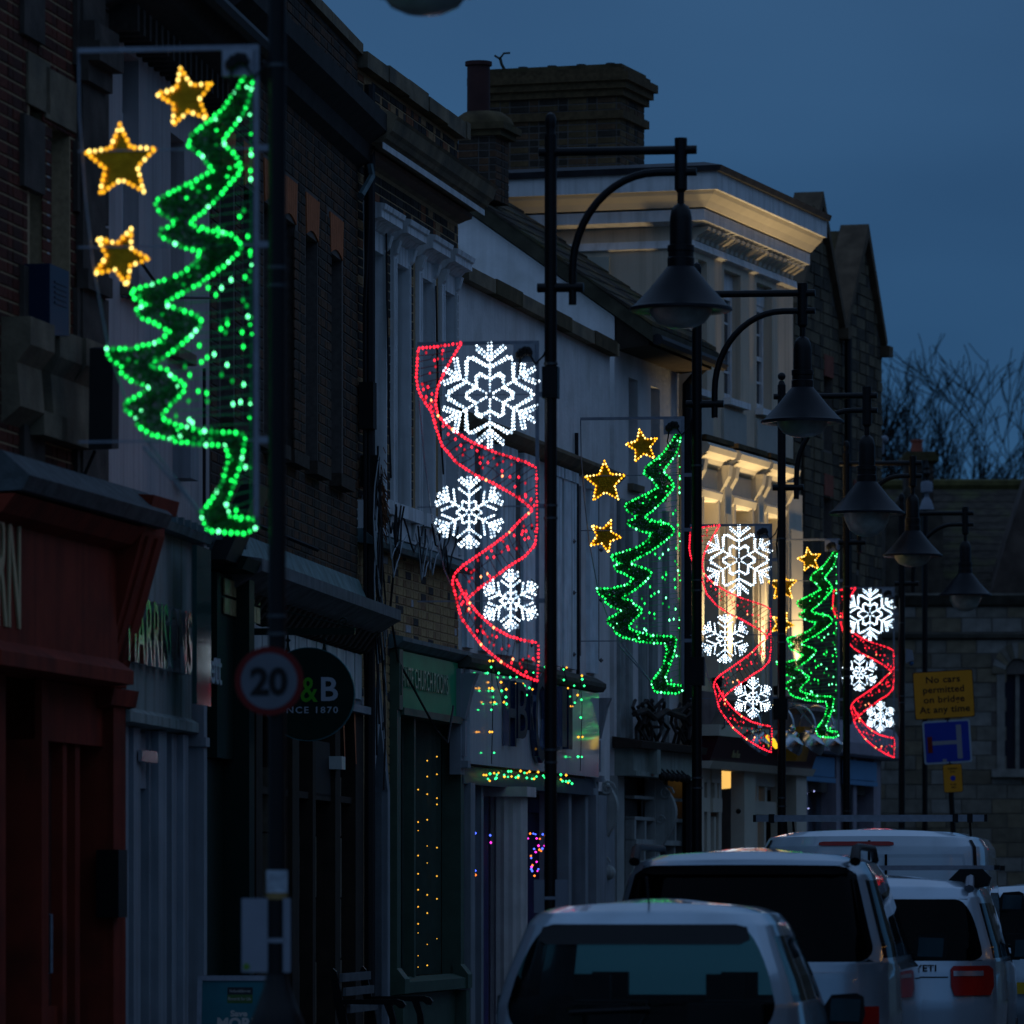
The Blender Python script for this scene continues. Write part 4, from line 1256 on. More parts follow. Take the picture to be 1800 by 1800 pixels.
# ================================================================== E: tall cream building with uplit cornice
FE = Facade(1215, 61.0, 4046)
E_ = FE.root('cream_building', 'tall cream rendered building with uplit dentil cornice and warm lit window surrounds', 'building')
uE = FE.hit(1394)[0]
hE = lambda a, b, yt, yb, off=0: h(a, b, yt, yb, FE, off)
zw = FE.hit(1218, 432)[1]
tops = []
zt1, zb1 = FE.hit(1273, 473)[1], FE.hit(1273, 700)[1]
for a, b in ((1221, 1243), (1273, 1302), (1330, 1357)):
    tops.append((FE.hit(a)[0], FE.hit(b)[0], zb1, zt1))
zt2_, zb2_ = FE.hit(1278, 892)[1], FE.hit(1278, 1196)[1]
lows = []
for a, b in ((1222, 1248), (1278, 1308), (1335, 1362)):
    lows.append((FE.hit(a)[0], FE.hit(b)[0], zb2_, zt2_))
HE = zw + 0.55
wm = MB(); wall(wm, 0, uE, 2.95, HE, tops + lows, 0, 0.3)
wm.box(0, uE, 0.6, 7, 0, HE)
wm.build('wall', CREAM, E_)
MB().box(-0.02, 0.298, 0.004, 7, 3, HE).build('gable_wall', CREAM, E_)
MB().box(-0.06, -0.02, 0.9, 1.25, 7.0, zw - 0.1).build('flue_breast', mat('green_grey_render', (0.4, 0.41, 0.35), 0.85, var=0.08), E_)
for a, b, c, d in tops:
    sash(E_, a, b, c, d - 0.22, 0.1, 2, 2, WPAINT, 0.07)
    MB().box(a, b, 0.09, 0.16, d - 0.22, d).build('blind_box', WPAINT, E_)
    MB().box(a - 0.06, b + 0.1, -0.09, 0.1, c - 0.07, c).build('sill', WPAINT, E_)
# shallow giant bays: raised flat strips between windows
mb = MB()
zs_t = zb1 - 0.12
zband = FE.hit(1270, 858)[1]
for a, b in ((1215, 1249), (1268, 1308), (1327, 1364)):
    mb.box(FE.hit(a)[0], FE.hit(b)[0], -0.03, 0, zband + 0.12, zs_t)
mb.build('raised_panel', mat('grey_cream_render', (0.42, 0.42, 0.38), 0.85, var=0.06, bump=0.2), E_)
# lower tall windows: classical surrounds
for a, b, c, d in lows:
    mb = MB()
    z3 = d
    for q0, q1, o in ((a - 0.12, a + 0.005, 0.07), (b - 0.005, b + 0.12, 0.07), (a - 0.05, a + 0.009, 0.1), (b - 0.009, b + 0.05, 0.1)):
        mb.box(q0, q1, -o, 0.12, c, z3 + 0.12)
    mb.profile([(0, z3), (0.07, z3), (0.1, z3 + 0.03), (0.12, z3 + 0.1), (0.07, z3 + 0.14), (0, z3 + 0.15)], a - 0.12, b + 0.12)
    # frieze and deep hood on end consoles
    mb.box(a - 0.16, b + 0.16, -0.05, 0, z3 + 0.15, z3 + 0.36)
    mb.profile([(0, z3 + 0.36), (0.08, z3 + 0.38), (0.12, z3 + 0.45), (0.22, z3 + 0.5), (0.24, z3 + 0.56), (0.2, z3 + 0.6), (0, z3 + 0.63)], a - 0.26, b + 0.26)
    for q in (a - 0.28, b + 0.13):
        mb.profile([(0, z3 + 0.05), (0.06, z3 + 0.1), (0.17, z3 + 0.3), (0.19, z3 + 0.42), (0, z3 + 0.42)], q, q + 0.13)
    mb.build('window_surround', CREAMW, E_)
    sash(E_, a, b, c, d - 0.02, 0.16, 2, 3, CREAMW, 0.06, blind=1)
    MB().box(a - 0.26, b + 0.26, -0.2, 0.0, z3 + 0.63, z3 + 0.68).build('hood_flashing', MOSS, E_)
mb = MB()
edges = [(-0.02, lows[0][0] - 0.2)] + [(lows[i][1] + 0.2, lows[i + 1][0] - 0.2) for i in range(2)] + [(lows[2][1] + 0.2, uE)]
for q0, q1 in edges:
    if q1 - q0 > 0.1:
        mb.box(q0, q1, -0.11, 0, zb2_ - 0.1, zt2_ + 0.32)
        mb.box(q0 + 0.05, q1 - 0.05, -0.13, -0.11, zb2_ - 0.05, zt2_ - 0.1)
mb.build('pilaster', CREAMW, E_)
# crowning cornice, returned along the gable side
def cornice_ring(mb, prof, u0, u1, y1):
    """profile (out,z) along the street face plus a mitred return down the near gable side"""
    n = len(prof)
    A_ = [(u1, -o, z) for o, z in prof]
    B_ = [(u0 - o, -o, z) for o, z in prof]
    C_ = [(u0 - o, y1, z) for o, z in prof]
    mb.add(A_ + B_ + C_, [(i, (i + 1) % n, n + (i + 1) % n, n + i) for i in range(n)] + [(n + i, n + (i + 1) % n, 2 * n + (i + 1) % n, 2 * n + i) for i in range(n)] + [tuple(range(n))[::-1]], 0)
mb = MB()
cornice_ring(mb, [(0, zw - 0.05), (0.06, zw - 0.03), (0.04, zw + 0.05), (0, zw + 0.06)], 0, uE, 4)
cornice_ring(mb, [(0, zw + 0.2), (0.2, zw + 0.24), (0.2, zw + 0.36), (0, zw + 0.38)], 0, uE, 4)
mb.build('cornice_bed', WPAINT, E_)
mb = MB()
cornice_ring(mb, [(0, zw + 0.38), (0.22, zw + 0.38), (0.27, zw + 0.44), (0.34, zw + 0.5), (0.36, zw + 0.54), (0, zw + 0.54)], 0, uE, 4)
mb.build('cornice_cove', CREAMW, E_)
mb = MB()
cornice_ring(mb, [(0, zw + 0.54), (0.4, zw + 0.54), (0.4, zw + 0.73), (0, zw + 0.73)], 0, uE, 4)
mb.build('cornice_fascia', WPAINT, E_)
mb = MB()
cornice_ring(mb, [(0, zw + 0.73), (0.44, zw + 0.73), (0.46, zw + 0.79), (0.2, zw + 0.86), (0, zw + 0.86)], 0, uE, 4)
mb.build('lead_capping', mat('dark_lead', (0.03, 0.032, 0.036), 0.6, var=0.3), E_)
u_ = 0.05
mb = MB()
while u_ < uE - 0.1:
    MB().profile([(0.0, zw + 0.06), (0.04, zw + 0.06), (0.05, zw + 0.1), (0.17, zw + 0.17), (0.18, zw + 0.2), (0, zw + 0.2)], u_, u_ + 0.11).build('dentil', CREAMW, E_)
    u_ += 0.2
# big brick chimney with string courses and low pots
st, c, W, z0, z1 = chimney(FE, E_, 846, 1090, 165, 322, 63.0, 0.95, BR_OLD, 240)
c2 = Vector((c.x, c.y, 0))
mb = MB()
for zz, o, hh in ((z0 + 0.72, 0.05, 0.09), (z1 - 0.02, 0.05, 0.08), (z1 + 0.06, 0.09, 0.08), (z1 + 0.14, 0.13, 0.09), (z1 + 0.23, 0.06, 0.06)):
    mb.box(c.x - o, c.x + 0.95 + o, c.y - o, c.y + W + o, zz, zz + hh)
mb.build('corbel_course', BR_OLD[1], st)
MB().box(c.x - 0.02, c.x + 0.97, c.y - 0.02, c.y + W + 0.02, z1 + 0.29, z1 + 0.335).build('chimney_cap', MOSS, st)
for k in range(4):
    MB().lathe([(0.05, z1 + 0.33), (0.045, z1 + 0.36), (0.055, z1 + 0.39), (0.03, z1 + 0.39)], 12, (c.x + 0.3, c.y + 0.2 + k * 0.34)).build('chimney_pot', mat('grey_clay', (0.07, 0.07, 0.075), 0.8, var=0.2), st)
# left shoulder of the stack behind the flue pot
mb = MB()
mb.tube([(c.x + 0.2, c.y + W - 0.22, z1 + 0.33), (c.x + 0.2, c.y + W - 0.17, z1 + 0.42), (c.x + 0.2, c.y + W - 0.15, z1 + 0.5)], 0.018, 5)
mb.tube([(c.x + 0.2, c.y + W - 0.15, z1 + 0.48), (c.x + 0.2, c.y + W - 0.2, z1 + 0.54), (c.x + 0.2, c.y + W - 0.27, z1 + 0.54)], 0.012, 5)
mb.tube([(c.x + 0.2, c.y + W - 0.15, z1 + 0.48), (c.x + 0.2, c.y + W - 0.09, z1 + 0.52)], 0.012, 5)
tw = mb.build('dead_sapling', mat('bark', (0.035, 0.035, 0.025), 0.9, var=0.3))
tw.matrix_world = E_.matrix_basis
tag(tw, 'small bare forked sapling growing out of the big chimney top', 'plant')
# shopfront: cornice ledge, maroon fascia, cream joinery
zc = FE.hit(1240, 1228, 0.3)[1]
zf1, zf0 = FE.hit(1240, 1292, 0.25)[1], FE.hit(1240, 1336, 0.25)[1]
mb = MB()
mb.profile([(0, zf1 + 0.12), (0.24, zf1 + 0.12), (0.34, zc - 0.06), (0.42, zc), (0.42, zc + 0.06), (0, zc + 0.12)], -0.1, uE + 0.1)
mb.build('shop_cornice', mat('pinkish_stone', (0.3, 0.24, 0.23), 0.8, var=0.2, streak=0.6), E_)
MB().profile([(0, zf1), (0.34, zf1), (0.34, zf1 + 0.12), (0, zf1 + 0.12)], -0.1, uE + 0.1).build('fascia_head', CREAMW, E_)
MB().profile([(0, zf0), (0.22, zf0), (0.32, zf1), (0, zf1)], -0.05, uE).build('fascia', MAROON, E_)
MB().profile([(0, zf0 - 0.08), (0.22, zf0 - 0.08), (0.26, zf0), (0, zf0)], -0.05, uE + 0.05).build('fascia_moulding', CREAMW, E_)
q0, z_ = FE.hit(1294, 1330, 0.3)
t_, wd = text_mb('LL', 0.26, 0, 0.004, 0.008)
t_.v = [(x * 0.9, y - 0.25 - (z + 0.0) * 0.22, z) for x, y, z in t_.v]
o = t_.build('lettering', mat('gilt_sign_lettering', (0.4, 0.33, 0.16), 0.4, 0.4, var=0.2, bump=0), E_)
o.location = (q0, 0, zf0 + 0.06)
zs0 = FE.hit(1260, 1420)[1]
mb = MB()
for a, b, o in ((1215, 1222, 0.1), (1240, 1246, 0.02), (1262, 1267, 0.01), (1287, 1307, 0.14), (1307, 1312, 0.08), (1357, 1362, 0.08), (1376, 1394, 0.16)):
    q0, q1 = FE.hit(a)[0], FE.hit(b)[0]
    mb.box(q0, q1, -o, 0.015, 0, zf0 - 0.08)
for a, b in ((1246, 1262), (1312, 1357), (1222, 1240)):
    q0, q1 = FE.hit(a)[0], FE.hit(b)[0]
    mb.box(q0, q1, -0.05, 0.06, zs0 - 0.05, zs0 + 0.1)
    mb.box(q0, q1, -0.04, 0.06, zf0 - 0.22, zf0 - 0.08)
    for f in ((0.33, 0.66) if b - a > 30 else (0.5,)):
        q = q0 + (q1 - q0) * f
        mb.box(q - 0.05, q + 0.05, -0.03, 0.06, zs0 + 0.1, zf0 - 0.22)
        mb.box(q - 0.04, q + 0.04, -0.02, 0.06, 0.6, zs0 - 0.1)
mb.build('shopfront', CREAMW, E_)
MB().box(0, uE, 0.5, 0.54, 0, zf0).build('shop_window', mat('warm_dark_interior', (0.07, 0.055, 0.03), 0.6, var=0.3), E_)
# the lit lamp seen through the doorway
q0, z_ = FE.hit(1277, 1368, -0.12)
lr = glow('warm_shop_lamp', (1.0, 0.58, 0.14), 0.95)
o = MB().lathe([(0.02, z_ + 0.17), (0.1, z_ + 0.16), (0.14, z_ + 0.08), (0.15, z_ - 0.06), (0.12, z_ - 0.11), (0.02, z_ - 0.12)], 18, (q0, 0.2)).build('shop_lamp', lr, smooth=True)
o.matrix_world = E_.matrix_basis
tag(o, 'glowing warm yellow lamp shade hanging in the cream shop doorway', 'lamp')
# door knob, notices
MB().sphere((FE.hit(1298, 1426, 0.17)[0], -0.17, FE.hit(1298, 1426, 0.17)[1]), 0.03).build('door_knob', BLACK, E_)
# orange hanging sign
q0, z0_ = FE.hit(1382, 1337, 0.35)
hs = MB().prism([(0.3, 0), (0.45, 0), (0.55, 0.38), (0.38, 0.38)], lambda o_, z: (q0 + 0.05, -o_, z0_ + z), lambda o_, z: (q0 + 0.5, -o_, z0_ + z)).build('corner_sign', mat('amber_sign_paint', (0.45, 0.2, 0.02), 0.5, var=0.15))
hs.matrix_world = E_.matrix_basis
tag(hs, 'amber painted sign board at the end of the maroon fascia', 'sign')

# swan-neck shop lamps with big chrome shades
CHROME = mat('brushed_chrome', (0.55, 0.57, 0.6), 0.22, 1.0, var=0.1, bump=0)
def swan_lamp(px, py, lab, F=FE, off=0.75, r=0.13):
    u_, z_ = F.hit(px, py, off)
    t = thing('swan_neck_lamp', lab, 'lamp', (0, 0, 0), 0, 'swan neck lamps over the maroon fascia')
    t.matrix_world = Matrix.Translation((F.p.x, F.p.y, 0)) @ Matrix.Rotation(F.rz, 4, 'Z') @ Matrix.Translation((u_, -off, z_))
    pts = [(0, off - 0.3, 0.1)]
    for k in range(11):
        a_ = PI * k / 10
        pts.append((0, (off - 0.35) / 2 * (1 + math.cos(a_)) - 0.02, 0.14 + 0.24 * math.sin(a_)))
    MB().tube(pts, 0.014, 6).build('arm', CHROME, t, smooth=True)
    mb = MB()
    tilt = Matrix.Rotation(math.radians(38), 4, 'X')
    m2 = MB().lathe([(0.03, 0.1), (0.05, 0.06), (r * 0.8, 0.03), (r, -0.04), (r * 1.02, -0.09), (r * 0.9, -0.09), (r * 0.6, -0.0)], 20)
    mb.add([tilt @ Vector(p) for p in m2.v], m2.f)
    mb.build('shade', CHROME, t, smooth=True)
    MB().sphere((0, 0, 0.12), 0.04, 10, 6).build('joint', CHROME, t, smooth=True)
    return t
for px, lab in ((1334, 'chrome swan neck lamp above the gilt letters, leftmost over the maroon fascia'), (1392, 'chrome swan neck lamp just right of the third display post'),
                (1430, 'chrome swan neck lamp hanging left of the green tree trunk lights'), (1462, 'chrome swan neck lamp just under the foot of the small green tree')):
    sl_ = swan_lamp(px, 1300, lab, r=0.17)
    if px == 1334:
        MB().tube([(-0.12, -0.12, 0.03), (-0.04, -0.16, -0.02), (0.05, -0.18, -0.08)], [0.02, 0.035, 0.025], 10).build('lit_tube', glow('yellow_tube', (1.0, 0.62, 0.02), 1.2), sl_, smooth=True)

# uplighters on the shop cornice: the photograph shows their warm light climbing the pilasters
def uplight(u_, power, lab, z_=None):
    z_ = z_ or zc + 0.14
    t = thing('uplighter', lab, 'lamp', (0, 0, 0), 0, 'uplighters on the shop cornice')
    t.matrix_world = Matrix.Translation((FE.p.x, FE.p.y, 0)) @ Matrix.Rotation(FE.rz, 4, 'Z') @ Matrix.Translation((u_, -0.3, z_))
    MB().lathe([(0.05, 0), (0.06, 0.1), (0.045, 0.1), (0.04, 0.03)], 12).build('housing', BLACK, t)
    ld = bpy.data.lights.new('uplight_beam', 'SPOT')
    ld.energy = power
    ld.color = (1.0, 0.72, 0.36)
    ld.spot_size = math.radians(72)
    ld.spot_blend = 0.8
    ld.shadow_soft_size = 0.04
    lo = bpy.data.objects.new('uplight_beam', ld)
    COL.objects.link(lo)
    lo.parent = t
    lo.location = (0, 0, 0.11)
    lo.rotation_euler = (math.radians(180 + 4), 0, 0)
ups = [(e[0] + e[1]) / 2 for e in edges]
for u_, pw, lab in zip(ups, (230, 290, 290, 250), ('small black uplighter on the ledge at the near corner of the cream building', 'small black uplighter on the ledge left of the middle tall window',
                                            'small black uplighter on the ledge right of the middle tall window', 'small black uplighter on the ledge at the far end of the cream building')):
    uplight(u_, pw, lab)

# ================================================================== F: stone house with two steep street gables, pale blue shop blinds
FF = Facade(1395, 72.5, 3800)
Fh = FF.root('gabled_stone_house', 'dark stone house with two steep mossy gables and pale blue shop blinds', 'building')
uF = FF.hit(1549)[0]
ap1, za1 = FF.hit(1436, 345)
ap2, za2 = FF.hit(1516, 402)
zeF = FF.hit(1549, 612)[1]
mid = (ap1 + ap2) / 2
wF = [h(a, b, yt, yb, FF) for a, b, yt, yb in ((1404, 1416, 760, 900), (1448, 1462, 660, 790), (1448, 1462, 870, 990), (1500, 1512, 880, 1000))]
wm = MB(); wall(wm, 0, uF, 2.9, zeF, wF, 0, 0.35)
wm.box(0, uF, 0.6, 8, 0, zeF - 0.1)
wm.build('wall', MORTD, Fh)
FSTONE = [mat('gable_stone_%s' % k, c, 0.95, var=0.3, scale=8, bump=0.6) for k, c in (('brown', (0.09, 0.07, 0.045)), ('dark', (0.05, 0.042, 0.032)), ('tan', (0.12, 0.095, 0.06)))]
def gcut(u, z):
    if z < zeF:
        return True
    l = (za1 - zeF) / (mid - ap1)
    return z < max(za1 - abs(u - ap1) * l, za2 - abs(u - ap2) * (za2 - zeF) / (uF - ap2)) - 0.05
for apx, zap, L_, R_ in ((ap1, za1, 2 * ap1 - mid, mid), (ap2, za2, mid, uF)):
    MB().prism([(L_, zeF), (R_, zeF), (apx, zap - 0.08)], lambda x, z: (x, 0.0, z), lambda x, z: (x, 0.35, z)).build('gable', MORTD, Fh)
    mb = MB()
    for s_, e_ in ((L_, -1), (R_, 1)):
        mb.prism([(s_, zeF - 0.05), (s_ + 0.0, zeF + 0.1), (apx, zap + 0.06), (apx, zap - 0.12)], lambda x, z: (x, -0.09, z), lambda x, z: (x, 0.3, z))
    mb.box(R_ - 0.12, R_ + 0.12, -0.14, 0.3, zeF - 0.12, zeF + 0.02)
    mb.build('gable_coping', mat('brown_coping', (0.1, 0.07, 0.045), 0.9, var=0.3), Fh)
    mb = MB()
    mb.prism([(L_, zeF), (R_, zeF), (R_, zeF + 0.08), (apx, zap), (L_, zeF + 0.08)], lambda x, z: (x, 0.3, z - 0.02), lambda x, z: (x, 3.2 if apx == ap1 else 2.6, z - 0.02))
    mb.build('gable_roof', MOSS, Fh)
bricks(Fh, fmap(0), 0.01, uF - 0.01, 3.6, max(za1, za2), FSTONE, holes=wF, n_ind=300, bl=0.36, bh=0.15, pick=lambda a, z: -z, name='stone', cut=gcut, proud=0.015, jitter=0.008)
for a, b, c, d in wF:
    MB().box(a - 0.03, b + 0.03, -0.02, 0.1, d, d + 0.28).build('lintel', mat('red_lintel_brick', (0.2, 0.06, 0.04), 0.9, var=0.2), Fh)
    sash(Fh, a, b, c, d, 0.14, 1, 2, WPAINT, 0.05)
MB().tube([(FF.hit(1478)[0], -0.1, zeF - 0.1), (FF.hit(1478)[0], -0.1, 0)], 0.05, 8).build('downpipe', BLACK, Fh)
# shopfront with boxed cornice and two roller blinds
z1_, z0_ = FF.hit(1400, 1262, 0.3)[1], FF.hit(1400, 1318, 0.3)[1]
LIL = mat('lilac_grey_woodwork', (0.26, 0.25, 0.3), 0.6, var=0.12, streak=0.3)
mb = MB()
mb.profile([(0, z0_), (0.26, z0_), (0.3, z0_ + 0.03), (0.3, z0_ + 0.18), (0.2, z1_), (0, z1_ + 0.1)], 0, uF)
mb.build('shop_cornice', LIL, Fh)
mb = MB()
for a, b in ((1396, 1400), (1414, 1420), (1470, 1478), (1500, 1506), (1536, 1548)):
    q0, q1 = FF.hit(a, 1400, .12)[0], FF.hit(b, 1400, .12)[0]
    mb.box(q0, q1, -0.12, 0.08, 0, z0_)
mb.build('shopfront', LIL, Fh)
MB().box(0, uF, 0.2, 0.24, 0, z0_).build('shop_window', mat('blue_grey_interior', (0.09, 0.1, 0.13), 0.5, var=0.4, scale=3), Fh)
BLB = mat('pale_blue_canvas', (0.1, 0.24, 0.4), 0.8, var=0.06, scale=3)
for a, b in ((1400, 1466), (1482, 1540)):
    q0, q1 = FF.hit(a, 1350, .16)[0], FF.hit(b, 1350, .16)[0]
    zt_, zb_ = z0_ - 0.04, FF.hit(1412, 1372, 0.16)[1]
    mb = MB().box(q0, q1, -0.17, -0.15, zb_ + 0.07, zt_)
    mb.box(q0, q1, -0.185, -0.15, zb_, zb_ + 0.06)
    mb.build('roller_blind', BLB, Fh)
WLED = glow('led_cool_small', (0.45, 0.5, 1.0), 2.5)
lights_on(FF, 'window_fairy_lights', 'few cold white fairy lights in the window under the pale blue blinds', [(1415, 1395, 0), (1416, 1399, 0), (1419, 1394, 0), (1431, 1391, 0), (1418, 1417, 0), (1421, 1421, 0), (1416, 1426, 0), (1416, 1430, 0), (1416, 1450, 0), (1494, 1394, 0), (1499, 1388, 0), (1500, 1406, 0), (1500, 1415, 0)], [WLED], 0.011, 0.02)

# ================================================================== G: ashlar hall closing the street
dG = 86.0
def wx(px, d=dG): return (px - 900) / FPX * d
def wz(py, d=dG): return EYE + (HOR - py) / FPX * d
Gh = thing('stone_hall', 'long grey ashlar stone hall with arched window closing the far end of the street', 'building', (wx(1530), dG, 0))
x0 = wx(1530)
gx = lambda px: wx(px) - x0
xr = gx(3000)
zpar, zstr, zrid = wz(1052), wz(1118), wz(822)
arch = (gx(1766), gx(1812), wz(1352), wz(1185))
wm = MB(); wall(wm, -3, xr, 0, zpar - 0.1, [arch], 0, 0.4)
wm.box(-3, xr, 0.8, 8, 0, zpar - 0.2)
wm.build('wall', MORTD, Gh)
def am(z0c):
    return lambda u, z: not (arch[0] - 0.12 < u < arch[1] + 0.12 and arch[2] - 0.05 < z < arch[3] + 0.35)
bricks(Gh, fmap(0), 0.0, xr, 0.6, zstr - 0.05, STONES, n_ind=150, bl=0.46, bh=0.22, joint=0.012, pick=lambda a, z: -z, name='stone', cut=am(0), flemish=False, proud=0.012, jitter=0.006)
bricks(Gh, fmap(0), 0.0, xr, zstr + 0.06, zpar - 0.12, STONES, n_ind=150, bl=0.46, bh=0.22, joint=0.012, pick=lambda a, z: a, name='stone', flemish=False, proud=0.012, jitter=0.006)
mb = MB()
mb.profile([(0, zstr - 0.05), (0.06, zstr - 0.03), (0.08, zstr + 0.03), (0, zstr + 0.06)], -3, xr)
mb.profile([(0, zpar - 0.12), (0.06, zpar - 0.1), (0.12, zpar - 0.02), (0.16, zpar + 0.04), (0, zpar + 0.08)], -3, xr)
mb.build('string_course', mat('dark_wet_stone', (0.075, 0.068, 0.055), 0.9, var=0.4), Gh)
# arched window
cxm = (arch[0] + arch[1]) / 2
rw = (arch[1] - arch[0]) / 2
for k in range(12):
    a0, a1 = PI * k / 12, PI * (k + 1) / 12 - 0.02
    MB().add([(cxm + rr * math.cos(t), y_, arch[3] + rr * 1.2 * math.sin(t)) for y_ in (-0.05, 0.15) for rr, t in ((rw, a0), (rw + 0.2, a0), (rw + 0.2, a1), (rw, a1))],
             [(0, 1, 2, 3), (7, 6, 5, 4), (0, 4, 5, 1), (1, 5, 6, 2), (2, 6, 7, 3), (3, 7, 4, 0)]).build('arch_stone', STONES[k % 4], Gh)
mb = MB()
mb.box(arch[0] - 0.12, arch[0], -0.04, 0.3, arch[2], arch[3])
mb.box(arch[1], arch[1] + 0.12, -0.04, 0.3, arch[2], arch[3])
mb.box(arch[0] - 0.2, arch[1] + 0.2, -0.12, 0.3, arch[2] - 0.12, arch[2])
mb.box(cxm - 0.03, cxm + 0.03, 0.05, 0.2, arch[2], arch[3] + 0.1)
mb.build('window_dressing', STONES[2], Gh)
MB().prism([(arch[0], arch[2])] + [(cxm - rw * math.cos(PI * k / 10), arch[3] + rw * 1.2 * math.sin(PI * k / 10)) for k in range(11)] + [(arch[1], arch[2])],
           lambda x, z: (x, 0.1, z), lambda x, z: (x, 0.12, z)).build('window_pane', mat('dark_blue_glass', (0.012, 0.02, 0.035), 0.12, var=0.1, bump=0), Gh)
# tiled roof in courses
nr = 16
for r_ in range(nr):
    f0, f1_ = r_ / nr, (r_ + 1.15) / nr
    y0_, z0_ = 0.3 + 3.4 * f0, zpar - 0.05 + (zrid - zpar) * f0
    y1_, z1_ = 0.3 + 3.4 * f1_, zpar - 0.05 + (zrid - zpar) * f1_
    MB().add([(-1.0, y0_, z0_), (xr, y0_, z0_), (xr, y1_, z1_), (-1.0, y1_, z1_), (-1.0, y0_, z0_ - 0.05), (xr, y0_, z0_ - 0.05)], [(0, 1, 2, 3), (4, 5, 1, 0)]).build('tile_course', SLATE, Gh)
MB().tube([(-1.0, 3.75, zrid), (xr, 3.75, zrid)], 0.1, 8).build('ridge', mat('mossy_ridge', (0.07, 0.06, 0.02), 0.95, var=0.4), Gh)
# near wing with the chimney
a, b = gx(1597), gx(1658)
mb = MB().box(a + 0.04, b - 0.06, 1.2, 1.9, wz(1060), wz(800))
stk = mb.build('chimney_stack', mat('sooty_chimney_stone', (0.06, 0.045, 0.035), 0.95, var=0.35, scale=5, bump=0.7), Gh)
mb = MB()
mb.box(a - 0.02, b + 0.02, 1.1, 2.0, wz(800), wz(790))
mb.box(a + 0.03, b - 0.02, 1.15, 1.95, wz(790), wz(783))
mb.build('chimney_cap', MOSS, stk)
cx_ = (gx(1614) + gx(1634)) / 2
MB().lathe([(0.09, wz(784)), (0.085, wz(765)), (0.1, wz(762)), (0.1, wz(759)), (0.06, wz(759))], 12, (cx_, 1.5)).build('chimney_pot', mat('red_clay_pot', (0.26, 0.07, 0.045), 0.8, var=0.2), stk)
mb = MB()
mb.prism([(gx(1560), wz(1060)), (gx(1560), wz(905)), (gx(1600), wz(850)), (gx(1662), wz(905)), (gx(1662), wz(1060))], lambda x, z: (x, 0.5, z), lambda x, z: (x, 3.0, z))
mb.build('wing', mat('brown_stone_wing', (0.055, 0.045, 0.035), 0.95, var=0.4, bump=0.6), Gh)
mb = MB()
mb.prism([(gx(1740), wz(1056)), (gx(1772), wz(945)), (gx(1810), wz(830)), (gx(1850), wz(830)), (gx(1850), wz(1056))], lambda x, z: (x, 0.15, z), lambda x, z: (x, 1.2, z))
mb.build('parapet_gable', mat('rubble_gable', (0.08, 0.06, 0.05), 0.95, var=0.5, scale=3, bump=0.8), Gh)

# ================================================================== bare winter trees behind the hall
BARK = mat('winter_bark', (0.012, 0.012, 0.011), 0.95, var=0.3, bump=0.4)
def bare_tree(px, py_top, d, lab, seed, spread=0.34):
    rr = random.Random(seed)
    x, zt = (px - 900) / FPX * d, EYE + (HOR - py_top) / FPX * d
    t = thing('bare_tree', lab, 'tree', (x, d, 0), 0, 'bare winter trees behind the stone hall')
    tr, tw_ = MB(), MB()
    H = zt
    def grow(p, dr, L, r, lev):
        pts = [p]
        q = p
        dd = dr.copy()
        n_ = 4
        for i in range(n_):
            dd = (dd + Vector((rr.gauss(0, 0.17), rr.gauss(0, 0.17), 0.05))).normalized()
            q = q + dd * L / n_
            pts.append(q)
        rs = [max(0.009, r * (1 - 0.4 * i / n_)) for i in range(n_ + 1)]
        (tr if lev < 2 else tw_).tube(pts, rs, 5 if lev < 3 else 3, cap=False)
        if lev >= 6 or q.z > H:
            return
        for k in range(3 if lev < 3 else 4):
            ax = Vector((rr.gauss(0, 1), rr.gauss(0, 1), rr.gauss(0, 0.25))).normalized()
            nd = (dd * 0.9 + ax * spread * rr.uniform(0.6, 1.9) + Vector((0, 0, 0.12))).normalized()
            grow(pts[rr.choice((1, 2, 3, 4)) if lev > 1 else rr.choice((2, 3, 4))], nd, L * rr.uniform(0.6, 0.86), rs[-1] * rr.uniform(0.55, 0.8), lev + 1)
    grow(Vector((0, 0, 0)), Vector((rr.uniform(-0.15, 0.15), 0, 1)), H * 0.4, 0.2, 0)
    tr.build('trunk', BARK, t)
    tw_.build('crown', BARK, t)
    return t
bare_tree(1585, 660, 118, 'bare upright tree rising behind the edge of the gabled stone house', 3, 0.42)
bare_tree(1640, 700, 126, 'bare tree directly behind the red chimney pot', 11, 0.45)
bare_tree(1690, 650, 120, 'bare tree with a tall central leader right of the red chimney pot', 5, 0.45)
bare_tree(1742, 640, 116, 'tallest bare tree with a thick leaning limb above the hall ridge', 8, 0.48)
bare_tree(1800, 680, 122, 'bare tree cut by the right edge of the picture', 21, 0.45)

